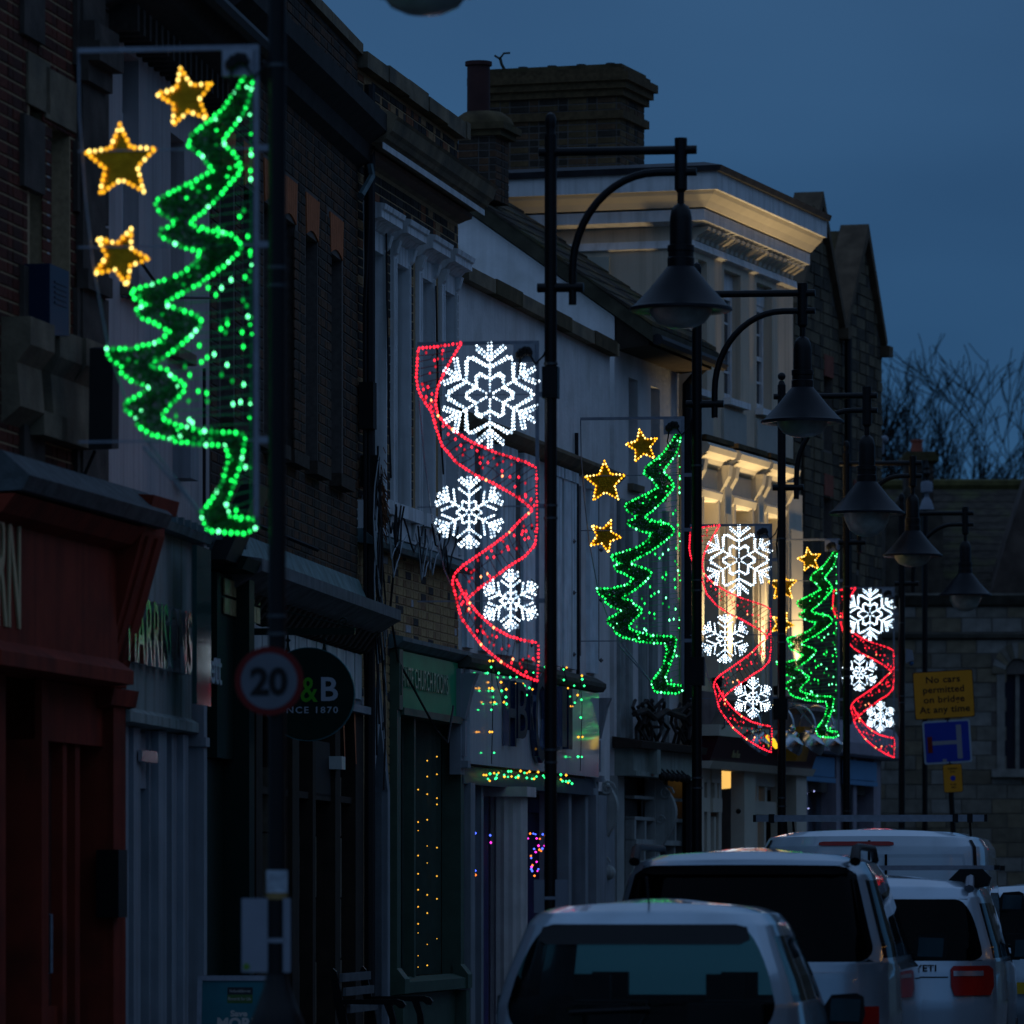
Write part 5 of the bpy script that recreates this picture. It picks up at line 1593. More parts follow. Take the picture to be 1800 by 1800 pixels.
# ================================================================== the other side of the street, mirrored in glass and car paint
def far_side(y0, y1, H, m, lab, seed):
    rr = random.Random(seed)
    ln = lambda y: 0.133 * y + 7.2
    t = thing('terrace_house', lab, 'building', (ln(y0), y0, 0), math.atan2(1, 0.133))
    L = math.hypot(y1 - y0, 0.133 * (y1 - y0))
    mb = MB().box(0, L, -7, -0.02, 0, H)
    mb.prism([(0, H), (-3.5, H + 2.2), (-7, H)], lambda y, z: (0, y, z), lambda y, z: (L, y, z))
    mb.build('wall', m, t)
    n = int(L / 2.4)
    for k in range(n):
        for z in (3.9, 6.2):
            if z + 1.5 < H:
                u = (k + 0.5) * L / n
                w_ = MB().box(u - 0.5, u + 0.5, -0.02, 0.03, z, z + 1.5).build('window', WPAINT, t)
                MB().box(u - 0.43, u + 0.43, 0.03, 0.04, z + 0.07, z + 1.43).build('pane', PANE, w_)
    MB().box(0.3, L - 0.3, -0.02, 0.12, 2.7, 3.3).build('fascia', OXBLOOD if seed % 2 else SAGE, t)
    MB().box(0.5, L - 0.5, -0.02, 0.05, 0.5, 2.6).build('shop_window', PANE, t)
    g = MB()
    for k in range(int(L / 0.22)):
        g.ball((0.2 + k * 0.22, 0.16, 3.35 - 0.1 * abs(math.sin(k * 0.6))), 0.022)
        if k % 3 == 0:
            g.ball((0.2 + k * 0.22, 0.16, 2.9 - 0.3 * rr.random()), 0.022)
    g.build('fairy_lights', glow('gold_fairy_led', (1.0, 0.5, 0.1), 9.0), t, stuff=True)
far_side(24, 36, 8.2, BR_DARK[0], 'brown brick terrace house across the street, nearest', 1)
far_side(36.2, 50, 7.4, PALE, 'pale rendered terrace house across the street', 2)
far_side(50.2, 66, 8.6, BR_DARK[2], 'brown brick terrace house across the street, farthest', 3)

# ================================================================== lamp posts
ARM_A = 0.133                                  # the street runs this many radians to the right of the view
CLAMP = mat('dull_steel_band', (0.07, 0.075, 0.08), 0.45, 0.6, var=0.2, bump=0)
def lamp_post(px, k, lab, arm=1.0, head=1.0, dz=0.0, ball=False):
    d = FPX / k
    x = (px - 900) / FPX * d
    t = thing('lamp_post', lab, 'lamp post', (x, d, 0), -ARM_A, 'black street lamps along the pavement')
    top = 6.5 + dz
    za = 6.27 + dz
    MB().lathe([(0.14, 0), (0.14, 0.12), (0.115, 0.16), (0.105, 0.86), (0.12, 0.9), (0.125, 0.98), (0.09, 1.06), (0.058, 1.15), (0.05, 1.2)], 20).build('base', BLACK, t, smooth=True)
    MB().lathe([(0.046, 1.1), (0.04, 2.0), (0.039, top - 0.12)], 20).build('pole', BLACK, t, smooth=True)
    if ball:
        MB().lathe([(0.039, top - 0.14), (0.03, top - 0.1), (0.02, top - 0.08)], 14).sphere((0, 0, top - 0.04), 0.038, 16, 10).build('finial', BLACK, t, smooth=True)
    else:
        MB().lathe([(0.039, top - 0.14), (0.028, top - 0.1), (0.034, top - 0.06), (0.036, top - 0.02), (0.025, top + 0.01), (0.0, top + 0.025)], 16).build('finial', BLACK, t, smooth=True)
    L = 0.83 * arm
    MB().tube([(-0.075, 0, za), (L + 0.1, 0, za)], 0.028, 14).build('arm', BLACK, t, smooth=True)
    mb = MB()
    # quarter-circle brace
    R_ = 0.62
    zr = za - 0.14
    pts = [(0.14, 0, za - 0.97), (0.14, 0, za - 0.76)]
    Lx = L - 0.14
    for i in range(13):
        a = PI / 2 * i / 12
        pts.append((0.14 + (Lx * 0.78) * (1 - math.cos(a)), 0, za - 0.76 + 0.62 * math.sin(a)))
    pts.append((L + 0.1, 0, zr))
    mb.tube(pts, 0.025, 12)
    mb.build('curved_brace', BLACK, t, smooth=True)
    MB().tube([(-0.085, 0, za - 0.86), (0.21, 0, za - 0.86)], 0.03, 14).build('bracket', BLACK, t, smooth=True)
    for zz in (za - 1.35, za - 2.25, za - 2.33, za - 3.8, za - 3.88):
        MB().lathe([(0.039, zz), (0.045, zz), (0.045, zz + 0.015), (0.039, zz + 0.015)], 16).build('band_clamp', CLAMP, t)
    hd = bpy.data.objects.new('lantern', None)
    COL.objects.link(hd)
    hd.parent = t
    hd.location = (L, 0, za)
    hd.scale = (head,) * 3
    for nm, prof, m_, n_ in (
        ('hanger', [(0.0, 0.08), (0.04, 0.075), (0.041, -0.25), (0.03, -0.26), (0.022, -0.27), (0.022, -0.36)], BLACK, 16),
        ('canopy_dome', [(0.02, -0.34), (0.045, -0.355), (0.062, -0.385), (0.07, -0.43), (0.071, -0.6), (0.085, -0.605), (0.086, -0.64), (0.081, -0.645), (0.081, -0.68), (0.086, -0.685), (0.086, -0.74)], BLACK, 24),
        ('shade', [(0.086, -0.74), (0.1, -0.755), (0.2, -0.88), (0.3, -0.985), (0.325, -1.0), (0.328, -1.015), (0.315, -1.022), (0.2, -1.012), (0.1, -0.95)], SHADE, 40)):
        MB().lathe(prof, n_).build(nm, m_, hd, smooth=True)
    bd = 1.65 if px in (1374, 1585) else 1.0
    bowl = MB().lathe([(0.2, -1.01), (0.19, -1.01 - 0.035 * bd), (0.15, -1.01 - 0.085 * bd), (0.085, -1.01 - 0.114 * bd), (0.0, -1.01 - 0.122 * bd)], 28)
    bowl.build('glass_bowl', BOWL, hd, smooth=True)
    MB().lathe([(0.17, -1.0), (0.06, -0.99), (0.03, -1.04), (0.0, -1.05)], 16).build('lamp_unit', GALV, hd, smooth=True)
    return t
BOWL = mat('dusty_opal_bowl', (0.3, 0.33, 0.3), 0.3, var=0.2, scale=14, bump=0, dirt=(0.12, 0.12, 0.1))
POSTS = [(487, 395, 'nearest lamp post, out of focus, carrying the round twenty sign', 0.8, 1.0, 0.318, False),
         (968, 277, 'lamp post beside the large red ribbon display, lamp against the sky', 1.0, 1.0, 0.0, False),
         (1225, 224, 'lamp post holding the middle green tree display in front of the cream building', 1.0, 1.0, 0.0, False),
         (1374, 186, 'lamp post topped with a small ball at the right edge of the cream building', 0.97, 1.1, 0.0, True),
         (1488, 161, 'lamp post between the small green tree and the smallest red ribbon display', 0.87, 1.0, 0.0, False),
         (1585, 143, 'farthest lamp post in front of the stone hall', 0.94, 1.0, -0.02, False)]
posts = [lamp_post(px, k, lab, arm, head, dz, ball) for px, k, lab, arm, head, dz, ball in POSTS]

def at_post(i, dx=0.0, dy=0.0, z=0.0):
    px, k = POSTS[i][0], POSTS[i][1]
    d = FPX / k
    return Vector(((px - 900) / FPX * d + dx * math.cos(ARM_A) + dy * math.sin(ARM_A), d - dx * math.sin(ARM_A) + dy * math.cos(ARM_A), z))

# ================================================================== light displays
GL = [glow('led_green', (0.01, 1.0, 0.11), 3.2), glow('led_green_hot', (0.14, 1.0, 0.4), 4.5), glow('led_green_dim', (0.0, 0.8, 0.08), 0.7)]
RL = [glow('led_red', (1.0, 0.014, 0.035), 3.4), glow('led_red_hot', (1.0, 0.3, 0.12), 4.0), glow('led_red_dim', (0.9, 0.01, 0.03), 0.8)]
WL = [glow('led_white', (0.72, 0.88, 1.0), 5.0), glow('led_white_mid', (0.6, 0.8, 1.0), 1.8)]
YL = [glow('led_gold', (1.0, 0.46, 0.012), 2.2), glow('led_gold_hot', (1.0, 0.7, 0.16), 3.6)]
RG, RR_, RW, RY = (glow('rope_green', (0.0, 0.5, 0.07), 0.16), glow('rope_red', (0.7, 0.01, 0.02), 0.16), glow('rope_clear', (0.25, 0.42, 0.6), 0.16), glow('rope_gold', (0.8, 0.28, 0.02), 0.4))
GWIRE = mat('green_wire', (0.005, 0.3, 0.13), 0.5, var=0.1, bump=0)
RWIRE = mat('dark_red_wire', (0.09, 0.005, 0.006), 0.5, var=0.1, bump=0)

def inpoly(x, z, P):
    c = False
    j = len(P) - 1
    for i in range(len(P)):
        if (P[i][1] > z) != (P[j][1] > z) and x < (P[j][0] - P[i][0]) * (z - P[i][1]) / (P[j][1] - P[i][1] + 1e-12) + P[i][0]:
            c = not c
        j = i
    return c

def frame_and_gear(t, W, H, bars):
    mb = MB()
    s = 0.011
    mb.box(-W, 0, -s, s, H - 2 * s, H)
    mb.box(-2 * s, 0, -s, s, 0.02, H - 2 * s)
    for z in bars:
        mb.box(-W, -2 * s, -0.004, 0.004, z - 0.004, z + 0.004)
        mb.box(0, 0.09, -0.012, 0.012, z - 0.014, z + 0.014)
    mb.build('frame', GALV, t)
    mb = MB()
    mb.box(-0.16, -0.022, -0.03, 0.0, H - 0.14, H - 0.022)
    mb.build('mounting_plate', mat('alloy_plate', (0.3, 0.32, 0.36), 0.5, 0.5, var=0.1), t)
    mb = MB()
    for k in range(9):
        a = k * 0.7
        mb.sphere((-0.09 + 0.035 * math.cos(a), -0.055, H - 0.08 + 0.02 * math.sin(a * 1.3)), 0.022, 8, 6)
    mb.tube([(-0.06, -0.05, H - 0.08), (-0.02, -0.03, H - 0.15), (0.03, -0.02, H - 0.1), (0.06, 0, H - 0.02), (0.07, 0, H - 0.3), (0.06, 0, H - 0.42), (0.04, 0, H - 0.2), (0.055, 0, H - 0.05)], 0.007, 5)
    mb.tube([(-0.11, -0.05, H - 0.1), (-0.13, -0.03, H - 0.2), (-0.1, -0.02, H - 0.26)], 0.006, 5)
    mb.build('transformer', RUBBER, t)

def tree_display(name, lab):
    t = thing(name, lab, 'light display', group='green christmas tree light displays')
    k = 2.18 / 489
    f = lambda p: ((p[0] - 1203) * k, (1221 - p[1]) * k)
    outer = [f(p) for p in ((1192, 757), (1181, 776), (1163, 800), (1134, 822), (1132, 833), (1146, 842), (1150, 849), (1157, 857), (1140, 866), (1099, 886), (1099, 892), (1103, 899), (1114, 904), (1119, 910), (1103, 915), (1103, 921), (1123, 932), (1144, 938),
                             (1140, 948), (1123, 961), (1092, 971), (1073, 976), (1076, 983), (1089, 990), (1079, 994), (1081, 1001), (1101, 1011), (1113, 1018), (1101, 1028), (1074, 1034), (1048, 1034), (1051, 1043), (1063, 1051), (1064, 1059),
                             (1074, 1066), (1091, 1073), (1081, 1081), (1067, 1088), (1068, 1095), (1078, 1103), (1080, 1112), (1094, 1120), (1119, 1127), (1146, 1131), (1170, 1132), (1172, 1143), (1167, 1168), (1157, 1183), (1144, 1201), (1152, 1217),
                             (1190, 1220), (1203, 1213))]
    inner = [f(p) for p in ((1197, 757), (1197, 773), (1189, 798), (1177, 815), (1166, 828), (1172, 836), (1180, 842), (1185, 852), (1183, 860), (1163, 883), (1146, 899), (1134, 908), (1136, 912), (1154, 917), (1174, 921), (1182, 927), (1186, 933), (1183, 939), (1166, 954), (1141, 971),
                             (1117, 983), (1108, 990), (1123, 996), (1137, 1000), (1145, 1007), (1143, 1014), (1128, 1028), (1110, 1041), (1093, 1052), (1110, 1056), (1114, 1063), (1128, 1070), (1126, 1079), (1112, 1092), (1104, 1103), (1119, 1111),
                             (1150, 1118), (1186, 1120), (1189, 1126), (1186, 1146), (1179, 1168), (1170, 1192), (1174, 1203), (1201, 1206))]
    poly = outer + inner[::-1]
    frame_and_gear(t, 0.82, 2.18, (1.72, 1.29, 0.42))
    mb = MB()
    mb.tube([(p[0], 0, p[1]) for p in outer], 0.006, 5)
    mb.tube([(p[0], 0, p[1]) for p in inner], 0.006, 5)
    mb.build('light_rope', RG, t)
    mb = MB()
    scatter_leds(mb, outer, 0.028, 0.0095, (0, 1, 2), (7, 1.2, 2), 0.002, -0.008)
    scatter_leds(mb, inner, 0.028, 0.0095, (0, 1, 2), (7, 1.2, 2), 0.002, -0.008)
    mb.build('rope_leds', GL, t, stuff=True)
    mb = MB()
    n = 0
    while n < 6500:
        x, z = R.uniform(-0.75, 0.02), R.uniform(0, 2.12)
        if not inpoly(x, z, poly):
            continue
        n += 1
        a = R.uniform(0, PI)
        L = R.uniform(0.008, 0.02)
        dx, dz = L * math.cos(a), L * math.sin(a)
        y = R.uniform(-0.022, 0.018)
        ty = R.uniform(-0.008, 0.008)
        w_ = 0.0045
        mb.add([(x - dx, y, z - dz), (x + dx, y + ty, z + dz), (x + dx - w_ * math.sin(a), y + ty + 0.002, z + dz + w_ * math.cos(a)), (x - dx - w_ * math.sin(a), y + 0.002, z - dz + w_ * math.cos(a))], [(0, 1, 2, 3)], R.choice((0, 1, 1)))
    mb.build('tinsel', [TINSEL, TINSELD], t, stuff=True)
    # netting of wires with hanging twinkles down the right side
    mw, ml = MB(), MB()
    for i in range(46):
        z = 0.06 + i * 0.043
        xs = [q for q in [-0.8 + 0.01 * j for j in range(80)] if inpoly(q, z, poly)]
        xl = max(xs) if xs else -0.1
        if xl > -0.05:
            continue
        sag = R.uniform(-0.012, 0.012)
        mw.tube([(xl, 0.004, z - 0.02), ((xl - 0.035) / 2, 0.004, z - 0.008 + sag), (-0.035, 0.004, z + 0.005)], 0.0022, 3, cap=False)
        for q in range(int((abs(xl)) / 0.09)):
            if R.random() < 0.62:
                x = R.uniform(xl + 0.02, -0.03)
                dz_ = R.uniform(0.015, 0.05)
                mw.tube([(x, 0, z - 0.01), (x + R.uniform(-.006, .006), 0, z - dz_)], 0.003, 3, cap=False)
                ml.ball((x, -0.004, z - dz_), 0.0075, R.choices((0, 1, 2), (4, 3, 3))[0], sz=1.6)
    mw.tube([(-0.035, 0, 0.05), (-0.035, 0, 2.05)], 0.003, 4)
    for i in range(16):
        ml.ball((-0.036 + R.uniform(-.006, .006), -0.004, R.uniform(0.08, 2.0)), 0.006, R.choices((0, 1, 2), (3, 1, 6))[0])
    for i in range(38):
        while True:
            x, z = R.uniform(-0.75, 0.0), R.uniform(0.02, 2.1)
            if inpoly(x, z, poly):
                break
        ml.ball((x, -0.026, z), R.uniform(0.005, 0.0085), R.choices((0, 1, 2), (4, 1, 5))[0])
    mw.build('net_wires', GWIRE, t, stuff=True)
    ml.build('twinkle_leds', GL, t, stuff=True)
    for cx, cy, r, rot in ((1129, 784, 30, 10), (1063, 847, 38, 2), (1062, 942, 30, -22)):
        c = f((cx, cy))
        rr = r * k
        P = []
        for j in range(10):
            a = PI / 2 + math.radians(rot) + j * PI / 5
            q = rr if j % 2 == 0 else rr * 0.46
            P.append((c[0] + q * math.cos(a), c[1] + q * math.sin(a)))
        s_ = MB().prism([(c[0] + (x - c[0]) * 0.93, c[1] + (z - c[1]) * 0.93) for x, z in P], lambda x, z: (x, 0.004, z), lambda x, z: (x, 0.008, z)).build('star', GRASSY, t)
        MB().tube([(x, 0, z) for x, z in P + [P[0]]], 0.006, 5).build('light_rope', RY, s_)
        mb = MB()
        scatter_leds(mb, P, 0.027, 0.0085, (0, 1), (5, 4), 0.001, -0.008, closed=True)
        mb.build('rope_leds', YL, s_, stuff=True)
    mb = MB()
    mb.tube([(p[0], 0.01, p[1]) for p in map(f, ((1019, 735), (1020, 800), (1026, 880), (1034, 950), (1050, 1036), (1072, 1098), (1092, 1130), (1146, 1202)))], 0.0045, 5)
    mb.tube([(f((1085, 1132))[0], 0.012, f((1085, 1132))[1]), (f((1150, 1206))[0], 0.012, f((1150, 1206))[1])], 0.006, 5)
    mb.build('brace_wire', GALV, t)
    return t

def snowflake(t, cx, cz, r, big):
    """six feathered arms with petal loops between them"""
    s = MB()
    led = MB()
    st = 0.0185
    def line(pts, double=False):
        q = [(cx + x * r, cz + z * r) for x, z in pts]
        s.tube([(x, 0, z) for x, z in q], 0.005, 4, cap=False)
        if double:
            for o in (-0.011, 0.011):
                dx, dz = q[-1][0] - q[0][0], q[-1][1] - q[0][1]
                L = math.hypot(dx, dz)
                scatter_leds(led, [(x - dz / L * o, z + dx / L * o) for x, z in q], st * 1.15, 0.0067, (0, 1), (4, 1), 0.001, -0.007)
        else:
            scatter_leds(led, q, st * (1.15 if big else 1.0), 0.0065, (0, 1), (4, 1), 0.0008, -0.007)
    for k in range(6):
        a = PI / 2 + k * PI / 3
        ca, sa = math.cos(a), math.sin(a)
        P = lambda u, v: (u * ca - v * sa, u * sa + v * ca)
        line([P(0.08, 0), P(0.66, 0)])
        line([P(0.66, 0), P(1.0, 0)], True)
        for sg in (-1, 1):
            line([P(0.70, 0.03 * sg), P(0.9, 0.27 * sg)], True)
            if big:
                # outer petal: from arm shoulder out and down to the neighbour
                line([P(0.52, 0), P(0.72, 0.33 * sg), P(0.66, 0.38 * sg)])
                line([P(0.30, 0), P(0.42, 0.19 * sg), P(0.34, 0.2 * sg)])
            else:
                line([P(0.42, 0), P(0.66, 0.31 * sg)])
                line([P(0.22, 0), P(0.3, 0.17 * sg)])
        if big:
            b = a + PI / 6
            cb, sb = math.cos(b), math.sin(b)
            Q = lambda u, v: (u * cb - v * sb, u * sb + v * cb)
            line([Q(0.45, 0.24), Q(0.82, 0.0), Q(0.45, -0.24)])
            line([Q(0.28, 0.12), Q(0.46, 0.0), Q(0.28, -0.12)])
    o = s.build('snowflake', RW, t)
    led.build('rope_leds', WL, o, stuff=True)

def ribbon_display(name, lab):
    t = thing(name, lab, 'light display', group='red ribbon and snowflake light displays')
    k = 2.17 / 602
    f = lambda p: ((p[0] - 947) * k, (1200 - p[1]) * k)
    L1 = [f(p) for p in ((808, 601), (780, 604), (757, 607), (733, 609), (731, 622), (729, 661), (732, 680), (739, 697), (756, 721), (765, 753), (775, 781), (800, 811), (833, 833), (867, 849), (900, 868), (922, 883), (936, 896), (911, 917), (894, 936), (867, 956), (839, 975), (811, 994), (797, 1008), (793, 1022),
                          (800, 1050), (808, 1083), (825, 1108), (847, 1136), (881, 1164), (917, 1186), (944, 1198), (946, 1165), (946, 1130))]
    L2 = [f(p) for p in ((808, 603), (794, 625), (781, 647), (767, 678), (763, 706), (768, 729), (789, 750), (825, 774), (867, 793), (922, 811), (943, 822), (943, 860), (944, 900), (944, 933), (940, 958), (922, 978), (894, 995), (864, 1017), (839, 1035), (819, 1053))]
    L3 = [f(p) for p in ((801, 1019), (808, 1034), (817, 1050), (839, 1078), (867, 1103), (894, 1118), (922, 1126), (946, 1130))]
    frame_and_gear(t, 0.78, 2.17, (1.83, 1.12, 0.52))
    mr, ml = MB(), MB()
    for L in (L1, L2, L3):
        mr.tube([(p[0], 0, p[1]) for p in L], 0.006, 5)
        scatter_leds(ml, L, 0.0245, 0.0092, (0, 1, 2), (8, 0.3, 1), 0.0008, -0.008)
    mr.build('light_rope', RR_, t)
    ml.build('rope_leds', RL, t, stuff=True)
    # wire lacing across the ribbon
    mw, ml = MB(), MB()
    bands = [([f(p) for p in ((731, 615), (729, 661), (733, 685), (745, 707), (757, 722))], [f(p) for p in ((805, 608), (781, 647), (767, 678), (763, 706), (763, 722))]),
             ([f(p) for p in ((758, 735), (775, 781), (800, 811), (867, 849), (922, 883), (940, 897))], [f(p) for p in ((768, 729), (789, 750), (825, 774), (880, 797), (942, 823), (944, 890))]),
             ([f(p) for p in ((936, 900), (894, 936), (839, 975), (803, 1002), (795, 1020))], [f(p) for p in ((944, 935), (922, 978), (864, 1017), (835, 1038), (817, 1052))]),
             ([f(p) for p in ((800, 1050), (825, 1108), (881, 1164), (944, 1197))], [f(p) for p in ((806, 1030), (839, 1078), (894, 1118), (944, 1130))])]
    def along(P, t_):
        seg = [math.hypot(b[0] - a[0], b[1] - a[1]) for a, b in zip(P, P[1:])]
        d_ = t_ * sum(seg)
        for (a, b), s_ in zip(zip(P, P[1:]), seg):
            if d_ <= s_:
                return a[0] + (b[0] - a[0]) * d_ / s_, a[1] + (b[1] - a[1]) * d_ / s_
            d_ -= s_
        return P[-1]
    for bi, (A_, B_) in enumerate(bands):
        n = (9, 17, 14, 15)[bi]
        prev = None
        for i in range(n):
            t_ = (i + 0.5) / n
            a, b = along(A_, min(1, max(0, t_ + R.uniform(-.015, .015)))), along(B_, min(1, max(0, t_ + R.uniform(-.015, .015))))
            m1 = (a[0] * 0.6 + b[0] * 0.4 + R.uniform(-.012, .012), a[1] * 0.6 + b[1] * 0.4 + R.uniform(-.012, .012))
            mw.tube([(a[0], 0.004, a[1]), (m1[0], 0.004, m1[1]), (b[0], 0.004, b[1])], 0.0028, 3, cap=False)
            if prev and R.random() < 0.6:
                mw.tube([(prev[0], 0.004, prev[1]), (m1[0], 0.004, m1[1])], 0.0026, 3, cap=False)
            for q in range(R.choice((1, 2, 3))):
                s_ = R.uniform(0.15, 0.85)
                x, z = a[0] + (b[0] - a[0]) * s_ + R.uniform(-.015, .015), a[1] + (b[1] - a[1]) * s_ + R.uniform(-.015, .015)
                ml.ball((x, -0.005, z), 0.0075, R.choices((0, 1, 2), (4, 0.7, 6))[0], sz=1.5)
                mw.tube([(x, 0, z), (x + R.uniform(-.02, .02), 0.004, z + R.uniform(0.0, 0.03))], 0.003, 3, cap=False)
            prev = m1
    mw.build('net_wires', RWIRE, t, stuff=True)
    ml.build('twinkle_leds', RL, t, stuff=True)
    for cx, cy, r, big in ((860, 693, 95, True), (823, 899, 67, False), (897, 1056, 54, False)):
        c = f((cx, cy))
        snowflake(t, c[0], c[1], r * k, big)
    mb = MB()
    mb.tube([(p[0], 0.01, p[1]) for p in map(f, ((733, 700), (742, 800), (755, 900), (778, 1000), (800, 1050)))], 0.004, 5)
    mb.build('brace_wire', GALV, t)
    return t

def hang(t, i, ztop, H, gap=0.05):
    t.location = at_post(i, -gap, 0.0, ztop - H)
    t.rotation_euler = (0, 0, -ARM_A)
tree0 = tree_display('tree_display', 'largest green christmas tree display, out of focus on the nearest lamp post')
hang(tree0, 0, 5.34, 2.18, 0.082)
t = copy_tree(tree0); t['label'] = 'middle green christmas tree display in front of the white buildings'; hang(t, 2, 5.315, 2.18, 0.1)
t = copy_tree(tree0); t['label'] = 'smallest green christmas tree display in front of the stone house'; hang(t, 4, 5.455, 2.18, 0.075)
rib0 = ribbon_display('ribbon_display', 'largest red ribbon display with three white snowflakes beside the brick house')
hang(rib0, 1, 5.075, 2.17, 0.075)
t = copy_tree(rib0); t['label'] = 'middle red ribbon and snowflake display in front of the lit cream building'; hang(t, 3, 5.07, 2.17, 0.09)
t = copy_tree(rib0); t['label'] = 'smallest red ribbon and snowflake display in front of the stone hall'; hang(t, 5, 5.345, 2.1, 0.085)
t.scale = (0.97, 0.97, 0.97)

# one more lamp post and display beyond the picture's right side, seen only mirrored in the glossy fascias
d_ = 80.0
POSTS.append((900 + 10.55 / d_ * FPX, FPX / d_, '', 1.0, 1.0, 0.0, False))
lamp_post(POSTS[-1][0], POSTS[-1][1], 'lamp post past the right side of the picture')
t = copy_tree(rib0); t['label'] = 'red ribbon and snowflake display past the right side of the picture, mirrored in the fascia'; hang(t, 6, 5.3, 2.17, 0.08)
t.rotation_euler = (0, 0, -0.35)

# ================================================================== things fixed to the posts
def disc(mb, r, y0, y1, n=48, mi=0, c=(0, 0)):
    P = [(c[0] + r * math.cos(2 * PI * i / n), c[1] + r * math.sin(2 * PI * i / n)) for i in range(n)]
    mb.prism(P, lambda x, z: (x, y0, z), lambda x, z: (x, y1, z), mi)
REDS = mat('sign_red', (0.12, 0.006, 0.005), 0.5, var=0.08, bump=0)
WHS = mat('sign_white', (0.19, 0.21, 0.25), 0.5, var=0.06, bump=0)
BLK = mat('sign_black', (0.006, 0.006, 0.006), 0.5, var=0.05, bump=0)
p = pix(473, 1197, FPX / 395 - 0.07)
t = thing('speed_limit_sign', 'round red ringed twenty speed limit sign on the nearest lamp post', 'sign', (p.x, p.y, p.z), -0.02)
mb = MB(); disc(mb, 0.153, 0, 0.004); mb.build('ring', REDS, t)
mb = MB(); disc(mb, 0.125, -0.003, -0.0005); mb.build('face', mat('shaded_sign_face', (0.11, 0.12, 0.14), 0.6, var=0.1, bump=0, spec=0.1), t)  # white face darkened in its base colour to stand in for shade
o, wd = text_mb('20', 0.115, 0, 0.001, 0.006, 1.0, True)
ob = o.build('numerals', BLK, t); ob.location = (0, -0.0055, -0.058)
mb = MB(); mb.box(-0.05, 0.12, 0.004, 0.03, -0.02, 0.02); mb.build('clamp', GALV, t)

def notice_pair(i, z0, z1, px0, px1, lab):
    px, k = POSTS[i][0], POSTS[i][1]
    t = thing('notice_boards', lab, 'notice', at_post(i, 0, -0.045, z0), -ARM_A)
    W1, W2 = (px0 - px) / k, (px1 - px) / k
    MB().box(W1, -0.035, 0, 0.004, 0, z1 - z0).build('notice', WHS, t)
    MB().box(0.035, W2, 0, 0.004, 0, z1 - z0).build('notice', WHS, t)
    MB().box(-0.045, 0.045, 0.0, 0.09, (z1 - z0) * 0.4, (z1 - z0) * 0.4 + 0.02).build('strap', GALV, t)
    return t
t = notice_pair(0, EYE - 134 / 395, EYE - 4 / 395, 427, 514, 'pair of white notice boards strapped round the nearest lamp post')
mb = MB()
disc(mb, 0.015, -0.002, -0.001, 16, 0, (-0.13, 0.025))
mb.build('green_spot', mat('sticker_green', (0.1, 0.2, 0.02), 0.6, var=0.1, bump=0), t)
notice_pair(1, EYE - 30 / 277, EYE + 29 / 277, 940, 1000, 'pair of white notice boards strapped round the second lamp post')
st_ = thing('bill_sticker', 'weathered white and amber sticker wrapped round the nearest lamp post', 'sticker', at_post(0, 0, 0, EYE - 6 / 395), -ARM_A)
MB().lathe([(0.0475, 0.0), (0.0475, 0.13)], 20).build('paper', mat('faded_paper', (0.32, 0.37, 0.42), 0.7, var=0.35, scale=14), st_, smooth=True)
MB().lathe([(0.048, 0.0), (0.048, 0.03)], 20).build('amber_band', mat('faded_amber', (0.2, 0.13, 0.05), 0.7, var=0.3), st_, smooth=True)
def post_box_(i, z0, z1, w0, w1, lab, nm='junction_box', m=None):
    t = tag(MB().box(w0, w1, -0.05, 0.06, 0, z1 - z0).box(w0 + 0.01, w1 - 0.01, -0.055, -0.05, 0.02, z1 - z0 - 0.02).build(nm, m or BLACK), lab, 'electrical box', 'switch boxes on the lamp posts')
    t.location = at_post(i, 0, 0, z0)
    t.rotation_euler = (0, 0, -ARM_A)
zz = lambda py, k: EYE + (HOR - py) / k
post_box_(2, zz(1205, 224), zz(1155, 224), -0.055, 0.06, 'black switch box on the middle tree display post beside the cream pilasters')
post_box_(3, zz(1265, 186), zz(1228, 186), -0.075, 0.06, 'black switch box on the ball topped lamp post')
post_box_(1, zz(700, 277), zz(645, 277), -0.05, 0.05, 'black sleeve box on the large red display post below the bracket')
# grey lantern-like gadget and camera on the farthest post
t = thing('security_camera', 'white security camera on the farthest lamp post beside the smallest red display', 'camera', at_post(5, 0.05, 0, zz(1166, 143)), -ARM_A)
MB().prism([(0, 0), (0.1, 0.04), (0.08, 0.16), (0, 0.18)], lambda x, z: (x, -0.04, z), lambda x, z: (x, 0.04, z)).build('housing', WHS, t)
MB().sphere((0.07, 0, 0.0), 0.03, 10, 6).build('lens', mat('blue_lens', (0.01, 0.08, 0.2), 0.1, var=0.1, bump=0), t)
t = thing('cctv_mast', 'black mast with a hanging white dome camera in front of the hall chimney', 'camera mast', (wx(1629, 84), 84.0, 0))
MB().tube([(-0.02, 0.1, 0), (-0.02, 0.1, wz(808, 84))], 0.04, 8).build('mast', BLACK, t)
mz = lambda py: wz(py, 84)
MB().lathe([(0.0, mz(806)), (0.02, mz(815)), (0.04, mz(822)), (0.03, mz(826)), (0.06, mz(832)), (0.03, mz(840)), (0.03, mz(846))], 10).build('finial', BLACK, t)
MB().tube([(-0.12, 0, mz(830)), (0.13, 0, mz(830))], 0.012, 6).build('crossbar', BLACK, t)
MB().lathe([(0.02, mz(845)), (0.08, mz(847)), (0.09, mz(852)), (0.085, mz(865)), (0.04, mz(867)), (0.03, mz(873))], 16).build('housing', WHS, t, smooth=True)
MB().lathe([(0.03, mz(873)), (0.07, mz(880)), (0.1, mz(890)), (0.11, mz(896)), (0.02, mz(896))], 16).build('hood', WHS, t, smooth=True)
p = pix(1547, 798, 79.5)
t = thing('wall_camera', 'white camera with round lamp fixed to the corner of the gabled stone house', 'camera', p)
